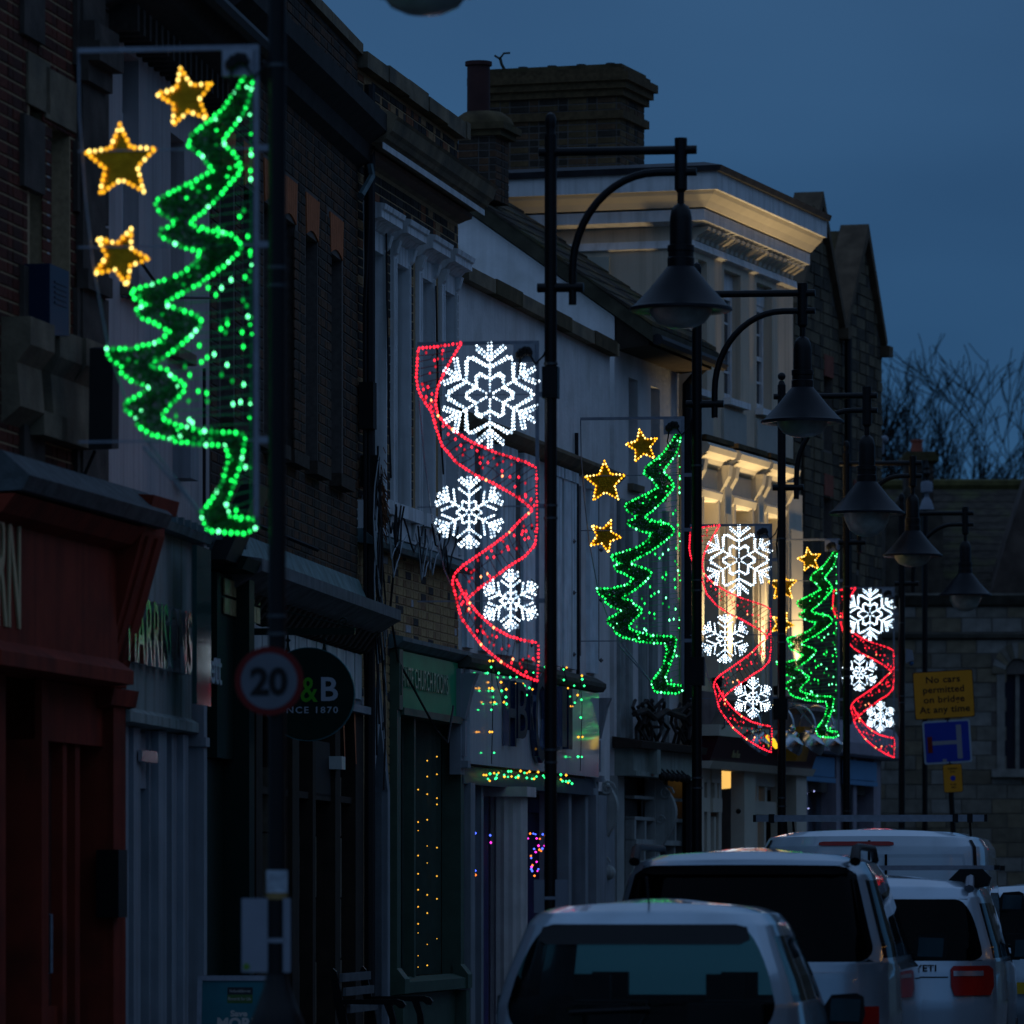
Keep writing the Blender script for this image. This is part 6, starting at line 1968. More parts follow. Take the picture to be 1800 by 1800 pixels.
MB().lathe([(0.05, 0), (0.06, 0.02), (0.06, 0.19), (0.05, 0.2)], 12).build('housing', WHS, t, smooth=True)
MB().sphere((0.06, 0, 0.2), 0.06, 12, 8).build('lamp_head', WHS, t, smooth=True)
MB().box(-0.12, 0.0, -0.02, 0.02, 0.1, 0.14).build('bracket', WHS, t)

# ================================================================== road signs by the bridge
dS = 72.0
t = thing('bridge_sign_post', 'leaning black post of traffic signs in front of the stone hall', 'sign post', pix(1690, 1500, dS), 0)
t.location.z = 0
YELS = mat('sign_amber', (0.5, 0.22, 0.012), 0.5, var=0.06, bump=0)
BLUS = mat('sign_blue', (0.006, 0.03, 0.28), 0.45, var=0.06, bump=0)
sx = lambda px: (px - 1690) / FPX * dS
sz = lambda py: EYE + (HOR - py) / FPX * dS
lean = math.radians(4)
MB().tube([(sx(1693), 0.03, 0), (sx(1661), 0.03, sz(1180))], 0.035, 10).build('pole', BLACK, t)
def plate(cx, cy, w, h_, rot, m, nm, rim=None, y=0.0, r=0.03):
    e = bpy.data.objects.new(nm, None)
    def rr(w, h_, r):
        P = []
        for qx, qz, a0 in ((1, 1, 0), (-1, 1, 90), (-1, -1, 180), (1, -1, 270)):
            for i in range(5):
                a = math.radians(a0 + 22.5 * i)
                P.append((qx * (w / 2 - r) + r * math.cos(a), qz * (h_ / 2 - r) + r * math.sin(a)))
        return P
    mb = MB()
    mb.prism(rr(w, h_, r), lambda x, z: (x, -0.002, z), lambda x, z: (x, 0.004, z), 1 if rim else 0)
    if rim:
        mb.prism(rr(w - rim[1], h_ - rim[1], r * 0.8), lambda x, z: (x, -0.005, z), lambda x, z: (x, -0.0022, z), 0)
    o = mb.build(nm, [m, rim[0]] if rim else m, t)
    o.location = (sx(cx), y, sz(cy))
    o.rotation_euler = (0, rot, 0)
    return o
k = dS / FPX
a_ = plate(1659, 1221, 106 * k, 84 * k, math.radians(-3.2) * -1 * -1, YELS, 'warning_plate', (BLK, 0.02))
a_.rotation_euler = (math.radians(0), math.radians(-3.4), 0)
for j, line in enumerate(('No cars', 'permitted', 'on bridge', 'At any time')):
    o, wd = text_mb(line, 0.083, 0, 0.0008, 0.0022, 1.0, True, 1.06)
    lim = (0.43, 0.52, 0.52, 0.64)[j]
    o.v = [(x * lim / wd, y, z) for x, y, z in o.v]
    ob = o.build('lettering', BLK, a_)
    ob.location = (0.0, -0.0065, 0.155 - j * 0.126)
b_ = plate(1665, 1304, 84 * k, 76 * k, 0, BLUS, 'no_through_road_plate', (mat('pale_rim', (0.25, 0.33, 0.4), 0.5, var=0.1, bump=0), 0.045))
b_.rotation_euler = (0, math.radians(-3.4), 0)
MB().box(0.12, 0.185, -0.0075, -0.006, -0.22, 0.21).box(-0.2, 0.12, -0.0075, -0.006, -0.035, 0.015).build('white_road_symbol', WHS, b_)
MB().box(-0.25, -0.19, -0.0095, -0.006, -0.13, 0.075).build('red_bar_symbol', REDS, b_)
MB().box(-0.07, -0.02, -0.0075, -0.006, -0.25, -0.215).build('torn_sticker', WHS, b_)
c_ = plate(1675, 1368, 34 * k, 50 * k, 0, YELS, 'zone_plate', (BLK, 0.012))
c_.rotation_euler = (0, math.radians(-3.4), 0)
mb = MB(); disc(mb, 0.033, -0.0075, -0.006, 24, 0, (0, 0.0)); mb.build('blue_disc', BLUS, c_)
for j, (line, z_) in enumerate((('Pedestrian', 0.115), ('Zone', 0.075), ('At any', -0.085), ('time', -0.125))):
    o, wd = text_mb(line, 0.024, 0, 0.0006, 0.0006, 0.85, True)
    ob = o.build('lettering', BLK, c_); ob.location = (0, -0.0065, z_)

# ================================================================== round hanging sign on its bracket
db = FPX / 248
u_, _ = FB.hit(430)
t = thing('hanging_sign_bracket', 'dark green iron bracket with scrollwork reaching out over the pavement', 'sign bracket', (0, 0, 0))
zb_ = EYE + (HOR - 1111) / 248
br = FB.world(u_, 0, zb_)
t.location = (br.x, br.y, zb_)
t.rotation_euler = (0, 0, -ARM_A * 0.85)
MB().box(0, 0.79, -0.02, 0.02, -0.024, 0.024).build('bar', DGREEN, t)
mb = MB()
for cx, cz, r0, tn, s_ in ((0.14, 0.12, 0.085, 2.2, 1), (0.71, 0.07, 0.04, 1.6, -1)):
    pts = [(cx + s_ * r0 * (1 - a / 40) * math.cos(a * 0.35 * tn / 2.2 + 4), 0, cz + r0 * (1 - a / 40) * math.sin(a * 0.35 * tn / 2.2 + 4)) for a in range(34)]
    mb.tube(pts, 0.006, 5)
mb.tube([(0.0, 0, 0.3), (0.3, 0, 0.14), (0.79, 0, 0.02)], 0.005, 5)
mb.build('scroll', DGREEN, t)
for q in (0.31, 0.57):
    MB().lathe([(0.004, -0.02), (0.008, -0.05), (0.022, -0.062), (0.008, -0.075), (0.01, -0.1), (0.018, -0.14), (0.018, -0.2)], 10, (q, 0)).build('hanger', DGREEN, t)
p = pix(543, 1221, br.y + 0.0)
t = thing('round_shop_sign', 'round dark green shop sign with white B and lime ampersand hanging behind the twenty sign', 'sign', (p.x, p.y - 0.06, p.z), -ARM_A * 0.85)
kk = (br.y - 0.06) / FPX
mb = MB(); disc(mb, 81 * kk, -0.02, 0.03, 64); mb.build('board', DGREEN, t)
mb = MB()
n = 64
for i in range(n):
    a0, a1 = 2 * PI * i / n, 2 * PI * (i + 1) / n
    mb.add([(rr * math.cos(a), y, rr * math.sin(a)) for y in (-0.022, 0.032) for rr, a in ((81 * kk, a0), (82.5 * kk, a0), (82.5 * kk, a1), (81 * kk, a1))], [(0, 1, 2, 3), (7, 6, 5, 4), (1, 5, 6, 2), (0, 3, 7, 4)])
mb.build('rim', mat('teal_edge', (0.02, 0.12, 0.13), 0.4, var=0.1, bump=0), t)
LET = mat('sign_lettering', (0.34, 0.4, 0.46), 0.4, var=0.04, bump=0)
for txt, x0, x1, y0, y1, m_, bold in (('H', 490, 518, 1191, 1232, LET, 0.004), ('&', 530, 560, 1190, 1234, mat('lime_paint', (0.06, 0.32, 0.015), 0.5, var=0.1, bump=0), 0.002), ('B', 566, 596, 1191, 1232, LET, 0.004), ('SINCE 1870', 487, 596, 1243, 1254, LET, 0.001)):
    hh = (y1 - y0) * kk
    o, wd = text_mb(txt, hh, 0, 0.001, bold, 1.0, False, 1.25 if len(txt) > 1 else 1.0)
    o.v = [(x * (x1 - x0) * kk / wd, y, z) for x, y, z in o.v]
    ob = o.build('lettering', m_, t)
    ob.location = ((x0 - 543) * kk, -0.0225, (1221 - y1) * kk)

# ================================================================== pavement board
dA = 36.0
kA = dA / FPX
t = thing('pavement_board', 'silver framed teal pavement board reading Save MORE beside the nearest post base', 'pavement sign', ((343 - 900) * kA, dA, 0.11), -0.05)
W, Z1 = 0.5, EYE + (HOR - 1716) * kA - 0.11
TEAL = mat('teal_poster', (0.01, 0.13, 0.16), 0.4, var=0.25, scale=3, bump=0)
for sgn, yy in ((1, 0.0), (-1, 0.55)):
    e = MB()
    n_ = math.radians(10) * sgn
    T = lambda x, y, z: (x, yy + z * math.tan(n_) + y, z)
    def tb(mb, x0, x1, y0, y1, z0, z1):
        mb.add([T(x, y, z) for z in (z0, z1) for x, y in ((x0, y0), (x1, y0), (x1, y1), (x0, y1))], [(0, 3, 2, 1), (4, 5, 6, 7), (0, 1, 5, 4), (1, 2, 6, 5), (2, 3, 7, 6), (3, 0, 4, 7)])
    tb(e, 0, 0.03, -0.015, 0.015, 0, Z1); tb(e, W - 0.03, W, -0.015, 0.015, 0, Z1); tb(e, 0.03, W - 0.03, -0.015, 0.015, Z1 - 0.03, Z1); tb(e, 0.03, W - 0.03, -0.015, 0.015, 0.05, 0.08)
    e.build('frame', GALV, t)
    e = MB(); tb(e, 0.03, W - 0.03, -0.004, 0.004, 0.08, Z1 - 0.03); e.build('poster', TEAL, t)
def ab_text(txt, x0, x1, yb, yt, m_, bold=0.002):
    z_ = EYE + (HOR - yb) * kA - 0.11
    hh = (yb - yt) * kA
    o, wd = text_mb(txt, hh, 0, 0.001, bold, 1.0)
    o.v = [(x * (x1 - x0) * kA / wd + (x0 - 343) * kA, (z + z_) * math.tan(math.radians(10)) - 0.0075 + y, z + z_) for x, y, z in o.v]
    o.build('lettering', m_, t)
PLET = mat('poster_lettering', (0.45, 0.43, 0.4), 0.6, var=0.04, bump=0)
ab_text('Save', 402, 432, 1787, 1777, PLET)
ab_text('MORE', 379, 452, 1809, 1790, PLET, 0.004)
for (x0, x1, ya, yb, m_, nm) in ((396, 441, 1736, 1749, mat('charcoal_label', (0.02, 0.025, 0.03), 0.5, var=0.1, bump=0), 'dark_label'), (396, 441, 1749, 1764, mat('olive_label', (0.05, 0.12, 0.03), 0.5, var=0.1, bump=0), 'green_label')):
    z0_, z1_ = EYE + (HOR - yb) * kA - 0.11, EYE + (HOR - ya) * kA - 0.11
    tt = math.tan(math.radians(10))
    MB().add([((x - 343) * kA, z * tt - 0.0052, z) for x, z in ((x0, z0_), (x1, z0_), (x1, z1_), (x0, z1_))], [(0, 1, 2, 3)]).build(nm, m_, t)
ab_text('Holland&Barrett', 400, 437, 1745, 1740, PLET, 0.0)
ab_text('Rewards for Life', 398, 438, 1759, 1753, PLET, 0.0)

# ================================================================== park bench
dn = 41.5
kb = dn / FPX
t = thing('park_bench', 'black iron and timber bench backing on to the shops below the green window', 'bench', ((592 - 900) * kb, dn, 0.11), 0.0)
t.rotation_euler = (0, 0, -ARM_A)
bxp = lambda px: (px - 592) * kb
bz = lambda py: EYE + (HOR - py) * kb - 0.11
def bench_end(y):
    mb = MB()
    th = 0.022
    back = [(bxp(581), bz(1712)), (bxp(586), bz(1702)), (bxp(592), bz(1708)), (bxp(600), bz(1745)), (bxp(609), bz(1785)), (bxp(617), 0.36), (bxp(606), 0.0), (bxp(597), 0.0), (bxp(606), 0.36), (bxp(594), bz(1790)), (bxp(586), bz(1750))]
    mb.prism(back, lambda x, z: (x, y - th, z), lambda x, z: (x, y + th, z))
    arm = [(bxp(600), bz(1757)), (bxp(700), bz(1756)), (bxp(710), bz(1759)), (bxp(715), bz(1766)), (bxp(712), bz(1772)), (bxp(704), bz(1772)), (bxp(697), bz(1766)), (bxp(602), bz(1765))]
    mb.prism(arm, lambda x, z: (x, y - th * 1.2, z), lambda x, z: (x, y + th * 1.2, z))
    leg = [(bxp(676), bz(1764)), (bxp(690), bz(1764)), (bxp(697), bz(1790)), (bxp(704), 0.2), (bxp(712), 0.0), (bxp(700), 0.0), (bxp(692), 0.2), (bxp(686), bz(1790))]
    mb.prism(leg, lambda x, z: (x, y - th, z), lambda x, z: (x, y + th, z))
    mb.prism([(bxp(606), 0.36), (bxp(700), 0.38), (bxp(700), 0.42), (bxp(606), 0.4)], lambda x, z: (x, y - th, z), lambda x, z: (x, y + th, z))
    mb.build('end_frame', BLACK, t)
bench_end(0.0)
bench_end(1.35)
for z0_, dx_ in ((bz(1726), 0), (bz(1751), 0.025), (bz(1781), 0.055)):
    MB().box(bxp(596) + dx_, bxp(596) + dx_ + 0.025, 0.02, 1.33, z0_, z0_ + 0.06).build('back_slat', WOODC, t)
for k_ in range(5):
    MB().box(bxp(612) + k_ * 0.078, bxp(612) + k_ * 0.078 + 0.06, 0.02, 1.33, 0.42, 0.445).build('seat_slat', WOODC, t)

# ================================================================== vehicles
def grid_s(fr, gs):
    """perimeter stations on the unit superellipse (n = 6): rear, right side, front, left side"""
    n = 6.0
    e = lambda q: (1 - abs(q) ** n) ** (1 / n)
    S_ = []
    for q in fr: S_.append((q, -e(q), 'rear', q))
    for q in gs: S_.append((e(q), q, 'right', q))
    for q in fr[::-1]: S_.append((q, e(q), 'front', q))
    for q in gs[::-1]: S_.append((-e(q), q, 'left', q))
    return S_
def cr(P, t_):
    """monotone-ish smooth interpolation between level rows"""
    i = min(int(t_), len(P) - 2)
    u = t_ - i
    u = u * u * (3 - 2 * u) * 0.35 + u * 0.65
    return [a + (b - a) * u for a, b in zip(P[i], P[i + 1])]
GLASSD = glass('dark_car_glass', (0.003, 0.004, 0.006), (0.5, 0.72, 0.74), 0.03)
GLASSP = glass('privacy_glass', (0.003, 0.004, 0.006), (0.03, 0.035, 0.04), 0.03)
TAIL = mat('tail_lamp_red', (0.32, 0.004, 0.004), 0.3, var=0.15, bump=0, spec=0.3)
CLEAR = mat('tail_lamp_clear', (0.35, 0.3, 0.32), 0.15, 0.4, var=0.2, bump=0, coat=1)
TRIM = mat('black_trim', (0.006, 0.006, 0.007), 0.5, var=0.1, bump=0.02, spec=0.2)
def paint(nm, c, met=0.5):
    return mat(nm, c, 0.3, met, var=0.04, scale=1.5, bump=0.0, coat=1.0, dirt=tuple(q * 0.8 for q in c))
def vehicle(name, lab, px, py, d, levels, rear_win, side_wins, pm, gl, glr=None, rails=None, wiper=True, extra=None, front_win=(-0.8, 0.8), ws_t=None, mirror_y=1.6, cat='car', wsm=None):
    """levels: rows (z, half width, y rear, y front). rear_win: (f0, f1, t0, t1); side_wins: list of (g0, g1, t0, t1)"""
    t = thing(name, lab, cat, ((px - 900) / FPX * d, d, 0.0), -ARM_A * 0.95)
    fr = sorted({-0.93, -0.86, -0.78, -0.6, -0.4, -0.2, 0, 0.2, 0.4, 0.6, 0.78, 0.86, 0.93, rear_win[0], rear_win[1], front_win[0], front_win[1]})
    gs = sorted({-0.84, -0.78, -0.6, -0.4, -0.2, 0, 0.2, 0.4, 0.6, 0.78, 0.84, *[g for w_ in side_wins for g in w_[:2]]})
    st = grid_s(fr, gs)
    nl = len(levels) - 1
    ts = sorted({*[i / 5 for i in range(nl * 5 + 1)], rear_win[2], rear_win[3], *[q for w_ in side_wins for q in w_[2:]], *(ws_t or ())})
    def pt(s_, t_):
        z, hw, yr, yf = cr(levels, t_)
        yc, hl = (yr + yf) / 2, (yf - yr) / 2
        bow = 0.0
        zz_ = z
        # crown: roof-ish rows sag a little towards the sides
        zz_ += 0.035 * (1 - s_[0] ** 2) * max(0, (t_ - (nl - 3)) / 3)
        return (s_[0] * hw, yc + s_[1] * hl, zz_)
    groups = {'body': MB(), 'rear_window': MB(), 'windscreen': MB()}
    sw = [MB() for _ in range(len(side_wins) * 2)]
    N = len(st)
    ws = ws_t or (rear_win[2], rear_win[3])
    for j in range(len(ts) - 1):
        t0, t1 = ts[j], ts[j + 1]
        tm = (t0 + t1) / 2
        for i in range(N):
            s0, s1 = st[i], st[(i + 1) % N]
            vs = [pt(s0, t0), pt(s1, t0), pt(s1, t1), pt(s0, t1)]
            tgt = groups['body']
            if s0[2] == s1[2]:
                m_ = (s0[3] + s1[3]) / 2
                if s0[2] == 'rear' and rear_win[0] < m_ < rear_win[1] and rear_win[2] < tm < rear_win[3]:
                    tgt = groups['rear_window']
                elif s0[2] == 'front' and front_win[0] < m_ < front_win[1] and ws[0] < tm < ws[1]:
                    tgt = groups['windscreen']
                elif s0[2] in ('left', 'right'):
                    for q, w_ in enumerate(side_wins):
                        if w_[0] < m_ < w_[1] and w_[2] < tm < w_[3]:
                            tgt = sw[q * 2 + (s0[2] == 'left')]
            tgt.add(vs, [(0, 1, 2, 3)])
    groups['body'].add([pt(s_, nl) for s_ in st], [tuple(range(N))])
    groups['body'].add([pt(s_, 0) for s_ in st], [tuple(range(N - 1, -1, -1))])
    def weld(mb, nm, m_):
        import bmesh
        o = mb.build(nm, m_, t)
        bm = bmesh.new(); bm.from_mesh(o.data)
        bmesh.ops.remove_doubles(bm, verts=bm.verts, dist=0.0005)
        bm.to_mesh(o.data); bm.free()
        o.data.shade_smooth()
        o.data.set_sharp_from_angle(angle=math.radians(50))
        return o
    body = weld(groups['body'], 'body', pm)
    rw_ = weld(groups['rear_window'], 'rear_window', glr or gl)
    weld(groups['windscreen'], 'windscreen', wsm or gl)
    for q in sw:
        if q.f:
            weld(q, 'side_window', gl)
    def patch(f0, f1, t0, t1, m_, nm, off=0.006, face='rear', nx=8, nz=5, par=None, rnd=0.0):
        """panel laid on the shell, standing off by `off`; rnd trims its corners"""
        n = 6.0
        e = lambda q: (1 - abs(q) ** n) ** (1 / n)
        mb = MB()
        V = []
        for j in range(nz + 1):
            for i in range(nx + 1):
                a, b = i / nx, j / nz
                fx = f0 + (f1 - f0) * a
                tz = t0 + (t1 - t0) * b
                if rnd:
                    ww = max(0, 1 - 2 * min(b, 1 - b) / 0.35)
                    c_ = (f0 + f1) / 2
                    fx = c_ + (fx - c_) * (1 - rnd * ww ** 2)
                s_ = (fx, -e(fx)) if face == 'rear' else ((e(fx), fx) if face == 'right' else (-e(fx), fx))
                x, y, z = pt(s_, tz)
                nrm = Vector((abs(s_[0]) ** (n - 1) * (1 if s_[0] > 0 else -1), abs(s_[1]) ** (n - 1) * (1 if s_[1] > 0 else -1), 0.12)).normalized()
                V.append(tuple(Vector((x, y, z)) + nrm * off))
        mb.add(V, [(j * (nx + 1) + i, j * (nx + 1) + i + 1, (j + 1) * (nx + 1) + i + 1, (j + 1) * (nx + 1) + i) for j in range(nz) for i in range(nx)])
        return mb.build(nm, m_, par or t, smooth=True)
    # rounded corners of the rear window: body-coloured fillets
    if rear_win[1] - rear_win[0] > 0.5:
        nn = 6.0
        for fs in (0, 1):
            for ts_ in (0, 1):
                f_, t_ = rear_win[fs], rear_win[2 + ts_]
                sf, stt = (1 if fs == 0 else -1), (1 if ts_ == 0 else -1)
                rf, rt = 0.13, 0.3 * (rear_win[3] - rear_win[2])
                def P3(u, v):
                    ff, tt = f_ + sf * rf * u, t_ + stt * rt * v
                    x, y, z = pt((ff, -(1 - abs(ff) ** nn) ** (1 / nn)), tt)
                    return (x, y - 0.004, z)
                arc = [P3(1 - math.sin(PI / 2 * q / 6), 1 - math.cos(PI / 2 * q / 6)) for q in range(7)]
                mbf = MB().add([P3(-0.05, -0.05)] + arc, [(0, q, q + 1) for q in range(1, 7)])
                mbf.build('window_corner', pm, t)
    # wheels
    L = levels[1][3] - levels[1][2]
    hw = levels[1][1]
    for yy in (levels[1][2] + 0.2 * L, levels[1][2] + 0.8 * L):
        for sx_ in (-1, 1):
            w_ = MB()
            pr = [(0.0, 0.19), (0.19, 0.2), (0.2, 0.21), (0.31, 0.21), (0.33, 0.18), (0.33, 0.03), (0.3, 0.0)]
            m2 = MB().lathe(pr, 24)
            w_.add([(sx_ * (hw - 0.2 + z), yy + x, 0.33 + y) for x, y, z in m2.v], m2.f)
            wh = w_.build('wheel', RUBBER, t, smooth=True)
            m3 = MB().lathe([(0.0, 0.2), (0.05, 0.212), (0.18, 0.205), (0.2, 0.19)], 20)
            MB().add([(sx_ * (hw - 0.195 + z), yy + x, 0.33 + y) for x, y, z in m3.v], m3.f).build('rim', GALV, wh, smooth=True)
    # cabin furniture glimpsed through the glass
    z_b = cr(levels, rear_win[2])[0]
    mb = MB()
    for sx_ in (-0.36, 0.36):
        for yy in (levels[1][2] + 0.28 * L, levels[1][2] + 0.52 * L):
            mb.box(sx_ - 0.2, sx_ + 0.2, yy, yy + 0.12, 0.5, z_b + 0.12)
            mb.box(sx_ - 0.1, sx_ + 0.1, yy, yy + 0.08, z_b + 0.14, z_b + 0.28)
    mb.box(-hw * 0.8, hw * 0.8, levels[1][2] + 0.7 * L, levels[1][2] + 0.74 * L, 0.5, z_b + 0.02)
    mb.build('seats', TRIM, t)
    # door mirrors
    for sx_ in (-1, 1):
        m_ = MB()
        cx = sx_ * (hw + 0.11)
        zz_ = z_b + 0.06
        m_.prism([(-0.11, -0.07), (0.09, -0.08), (0.11, -0.02), (0.1, 0.08), (0.06, 0.1), (-0.08, 0.09), (-0.12, 0.03)], lambda x, z: (cx + sx_ * x, mirror_y, zz_ + z), lambda x, z: (cx + sx_ * x * 0.8, mirror_y + 0.14, zz_ + z * 0.8))
        m_.box(sx_ * (hw - 0.06), cx - sx_ * 0.05, mirror_y + 0.04, mirror_y + 0.1, zz_ - 0.08, zz_ - 0.03)
        mo = m_.build('door_mirror', TRIM, t)
        MB().prism([(-0.09, -0.055), (0.075, -0.06), (0.085, 0.065), (-0.08, 0.07)], lambda x, z: (cx + sx_ * x, mirror_y - 0.003, zz_ + z), lambda x, z: (cx + sx_ * x, mirror_y - 0.001, zz_ + z)).build('mirror_glass', mat('mirror_glass', (0.012, 0.035, 0.045), 0.08, var=0.1, bump=0, spec=0.4), mo)
    if wiper:
        z0_, hw0, yr0, _ = cr(levels, rear_win[2] + 0.05)
        z1_, hw1, yr1, _ = cr(levels, rear_win[2] + (rear_win[3] - rear_win[2]) * 0.22)
        MB().tube([(0, yr0 - 0.02, z0_), (0.06, yr1 - 0.03, z1_), (-0.36, yr1 - 0.025, z1_ - 0.02)], 0.009, 5).build('wiper', TRIM, t)
    if rails:
        y0_, y1_, rx, rh, rm = rails
        for sx_ in (-1, 1):
            z_r = levels[-3][0] + 0.02
            pts = [(sx_ * rx, y0_, z_r - 0.02), (sx_ * rx, y0_ + 0.1, z_r + rh * 0.8), (sx_ * rx, y0_ + 0.3, z_r + rh), (sx_ * rx, y1_ - 0.2, z_r + rh), (sx_ * rx, y1_, z_r)]
            MB().tube(pts, [0.035, 0.03, 0.022, 0.022, 0.025], 8).build('roof_rail', rm, t, smooth=True)
    MB().box(-0.26, 0.26, levels[2][2] - 0.03, levels[2][2] - 0.015, 0.62, 0.73).build('number_plate', mat('plate_yellow', (0.45, 0.3, 0.02), 0.5, var=0.05, bump=0), t)
    if extra:
        extra(t, patch, pt, levels)
    return t

GLASST = bpy.data.materials.new('teal_translucent_windscreen')
GLASST.use_nodes = True
_n = GLASST.node_tree
_t, _m = _n.nodes.new('ShaderNodeBsdfTranslucent'), _n.nodes.new('ShaderNodeMixShader')
_t.inputs[0].default_value = (0.35, 0.75, 0.75, 1)  # teal translucency put in to imitate sky light showing in the windscreen
_n.nodes['Principled BSDF'].inputs['Base Color'].default_value = (0.004, 0.006, 0.007, 1)
_n.nodes['Principled BSDF'].inputs['Roughness'].default_value = 0.05
_m.inputs[0].default_value = 0.28
_n.links.new(_n.nodes['Principled BSDF'].outputs[0], _m.inputs[1])
_n.links.new(_t.outputs[0], _m.inputs[2])
_n.links.new(_m.outputs[0], _n.nodes['Material Output'].inputs[0])
SILV = paint('silver_car_paint', (0.34, 0.44, 0.52))
GREYP = paint('grey_metallic_paint', (0.26, 0.34, 0.41))
WCAR = paint('white_car_paint', (0.5, 0.62, 0.72), 0.0)
# nearest: small silver hatchback
def ex_hatch(t, patch, pt, lv):
    patch(-0.8, 0.8, 5.6, 6.0, TRIM, 'spoiler_lip', 0.012, rnd=0.1)
    for s_ in (-1, 1):
        patch(0.68 * s_, 0.9 * s_, 1.6, 2.9, TAIL, 'tail_light', 0.01)
    MB().tube([(0.0, lv[-3][2] + 0.16, lv[-2][0] + 0.02), (0.0, lv[-3][2] + 0.04, lv[-2][0] + 0.16)], 0.006, 5).build('aerial', TRIM, t)
    patch(-0.86, 0.86, 2.0, 2.08, TRIM, 'bumper_gap', 0.003)
hatch = vehicle('parked_hatchback', 'small silver hatchback nearest the camera, seen through its rear window', 1120, 1700, 29.6,
    [(0.2, 0.76, 0.12, 3.75), (0.42, 0.82, 0.0, 3.82), (0.62, 0.84, -0.02, 3.78), (0.8, 0.835, 0.02, 3.6), (0.98, 0.81, 0.07, 2.75), (1.12, 0.77, 0.15, 2.55), (1.4, 0.665, 0.36, 2.05), (1.455, 0.62, 0.44, 1.92), (1.49, 0.52, 0.62, 1.75), (1.5, 0.3, 0.9, 1.5)],
    (-0.87, 0.87, 3.3, 5.95), [(-0.74, -0.3, 4.1, 5.75), (-0.24, 0.22, 4.1, 5.75), (0.28, 0.66, 4.1, 5.7)], SILV, GLASSD, None, None, True, ex_hatch, ws_t=(4.1, 5.9), mirror_y=2.3, wsm=GLASST)
# second: tall grey people carrier with rails
def ex_mpv(t, patch, pt, lv):
    patch(-0.84, 0.84, 6.0, 6.6, mat('spoiler_black', (0.001, 0.001, 0.0012), 0.7, var=0.1, bump=0, spec=0.05), 'spoiler', 0.022, rnd=0.14)
    for s_ in (-1, 1):
        patch(0.5 * s_, 0.9 * s_, 1.75, 2.3, TAIL, 'tail_light', 0.01)
    patch(0.3, 0.72, 3.1, 3.14, CLEAR, 'badge_strip', 0.006, nz=1)
mpv = vehicle('parked_people_carrier', 'tall grey people carrier with dark rear glass parked behind the silver hatchback', 1300, 1700, 34.6,
    [(0.22, 0.84, 0.12, 4.5), (0.45, 0.9, 0.0, 4.6), (0.8, 0.92, -0.02, 4.55), (1.08, 0.91, 0.02, 4.3), (1.14, 0.9, 0.04, 3.5), (1.25, 0.88, 0.08, 3.3), (1.68, 0.76, 0.28, 2.7), (1.76, 0.71, 0.36, 2.5), (1.8, 0.6, 0.55, 2.3), (1.815, 0.35, 0.9, 2.0)],
    (-0.9, 0.9, 4.1, 6.65), [(-0.8, -0.4, 4.3, 5.9), (-0.34, 0.1, 4.3, 5.9), (0.16, 0.6, 4.3, 5.85)], GREYP, GLASSP, GLASSP, (0.35, 2.3, 0.68, 0.075, TRIM), True, ex_mpv, ws_t=(4.2, 6.0), mirror_y=2.9)
# third: silver-blue compact off-roader with roof bars
def ex_suv(t, patch, pt, lv):
    for s_ in (-1, 1):
        tl = patch(0.62 * s_, 0.93 * s_, 2.3, 3.55, TAIL, 'tail_light', 0.012, rnd=0.15)
        patch(0.64 * s_, 0.86 * s_, 2.85, 3.15, CLEAR, 'reversing_lens', 0.018, par=tl)
    patch(-0.6, 0.6, 2.8, 2.84, TRIM, 'tailgate_seam', 0.004, nz=1)
    o, wd = text_mb('YETI', 0.045, 0, 0.002, 0.001, 1.2)
    ob = o.build('badge_lettering', TRIM, t)
    x, y, z = pt((0.34, -0.998), 3.15)
    ob.location = (x, y - 0.012, z)
    for k_, (yy, dx) in enumerate(((0.62, 0.0), (1.5, 0.0))):
        MB().box(-0.82, 0.82, yy, yy + 0.07, 1.735, 1.765).build('roof_bar', GALV, t)
        MB().box(0.82, 0.86, yy + 0.005, yy + 0.065, 1.733, 1.767).build('bar_end_cap', TRIM, t)
    for s_ in (-1, 1):
        MB().prism([(0.56, 1.66), (0.64, 1.74), (0.8, 1.74), (0.86, 1.68), (0.84, 1.62), (0.74, 1.6)], lambda x, z: (s_ * (x - 0.06), 0.6, z), lambda x, z: (s_ * (x - 0.06), 0.72, z)).build('bar_foot', TRIM, t)
suv = vehicle('parked_off_roader', 'silver blue compact off-roader with roof bars parked behind the people carrier', 1532, 1700, 39.4,
    [(0.24, 0.82, 0.1, 4.1), (0.46, 0.87, 0.0, 4.2), (0.8, 0.89, -0.01, 4.16), (1.02, 0.88, 0.02, 3.95), (1.1, 0.87, 0.04, 3.2), (1.2, 0.85, 0.07, 3.0), (1.54, 0.75, 0.2, 2.4), (1.6, 0.72, 0.25, 2.25), (1.65, 0.62, 0.42, 2.05), (1.665, 0.35, 0.8, 1.7)],
    (-0.88, 0.88, 4.0, 5.95), [(-0.8, -0.42, 4.2, 5.85), (-0.36, 0.06, 4.2, 5.85), (0.12, 0.56, 4.2, 5.8)], paint('pale_blue_silver_paint', (0.38, 0.48, 0.57)), GLASSP, GLASSP, (0.32, 2.0, 0.66, 0.06, GALV), True, ex_suv, ws_t=(4.2, 6.0), mirror_y=2.5)
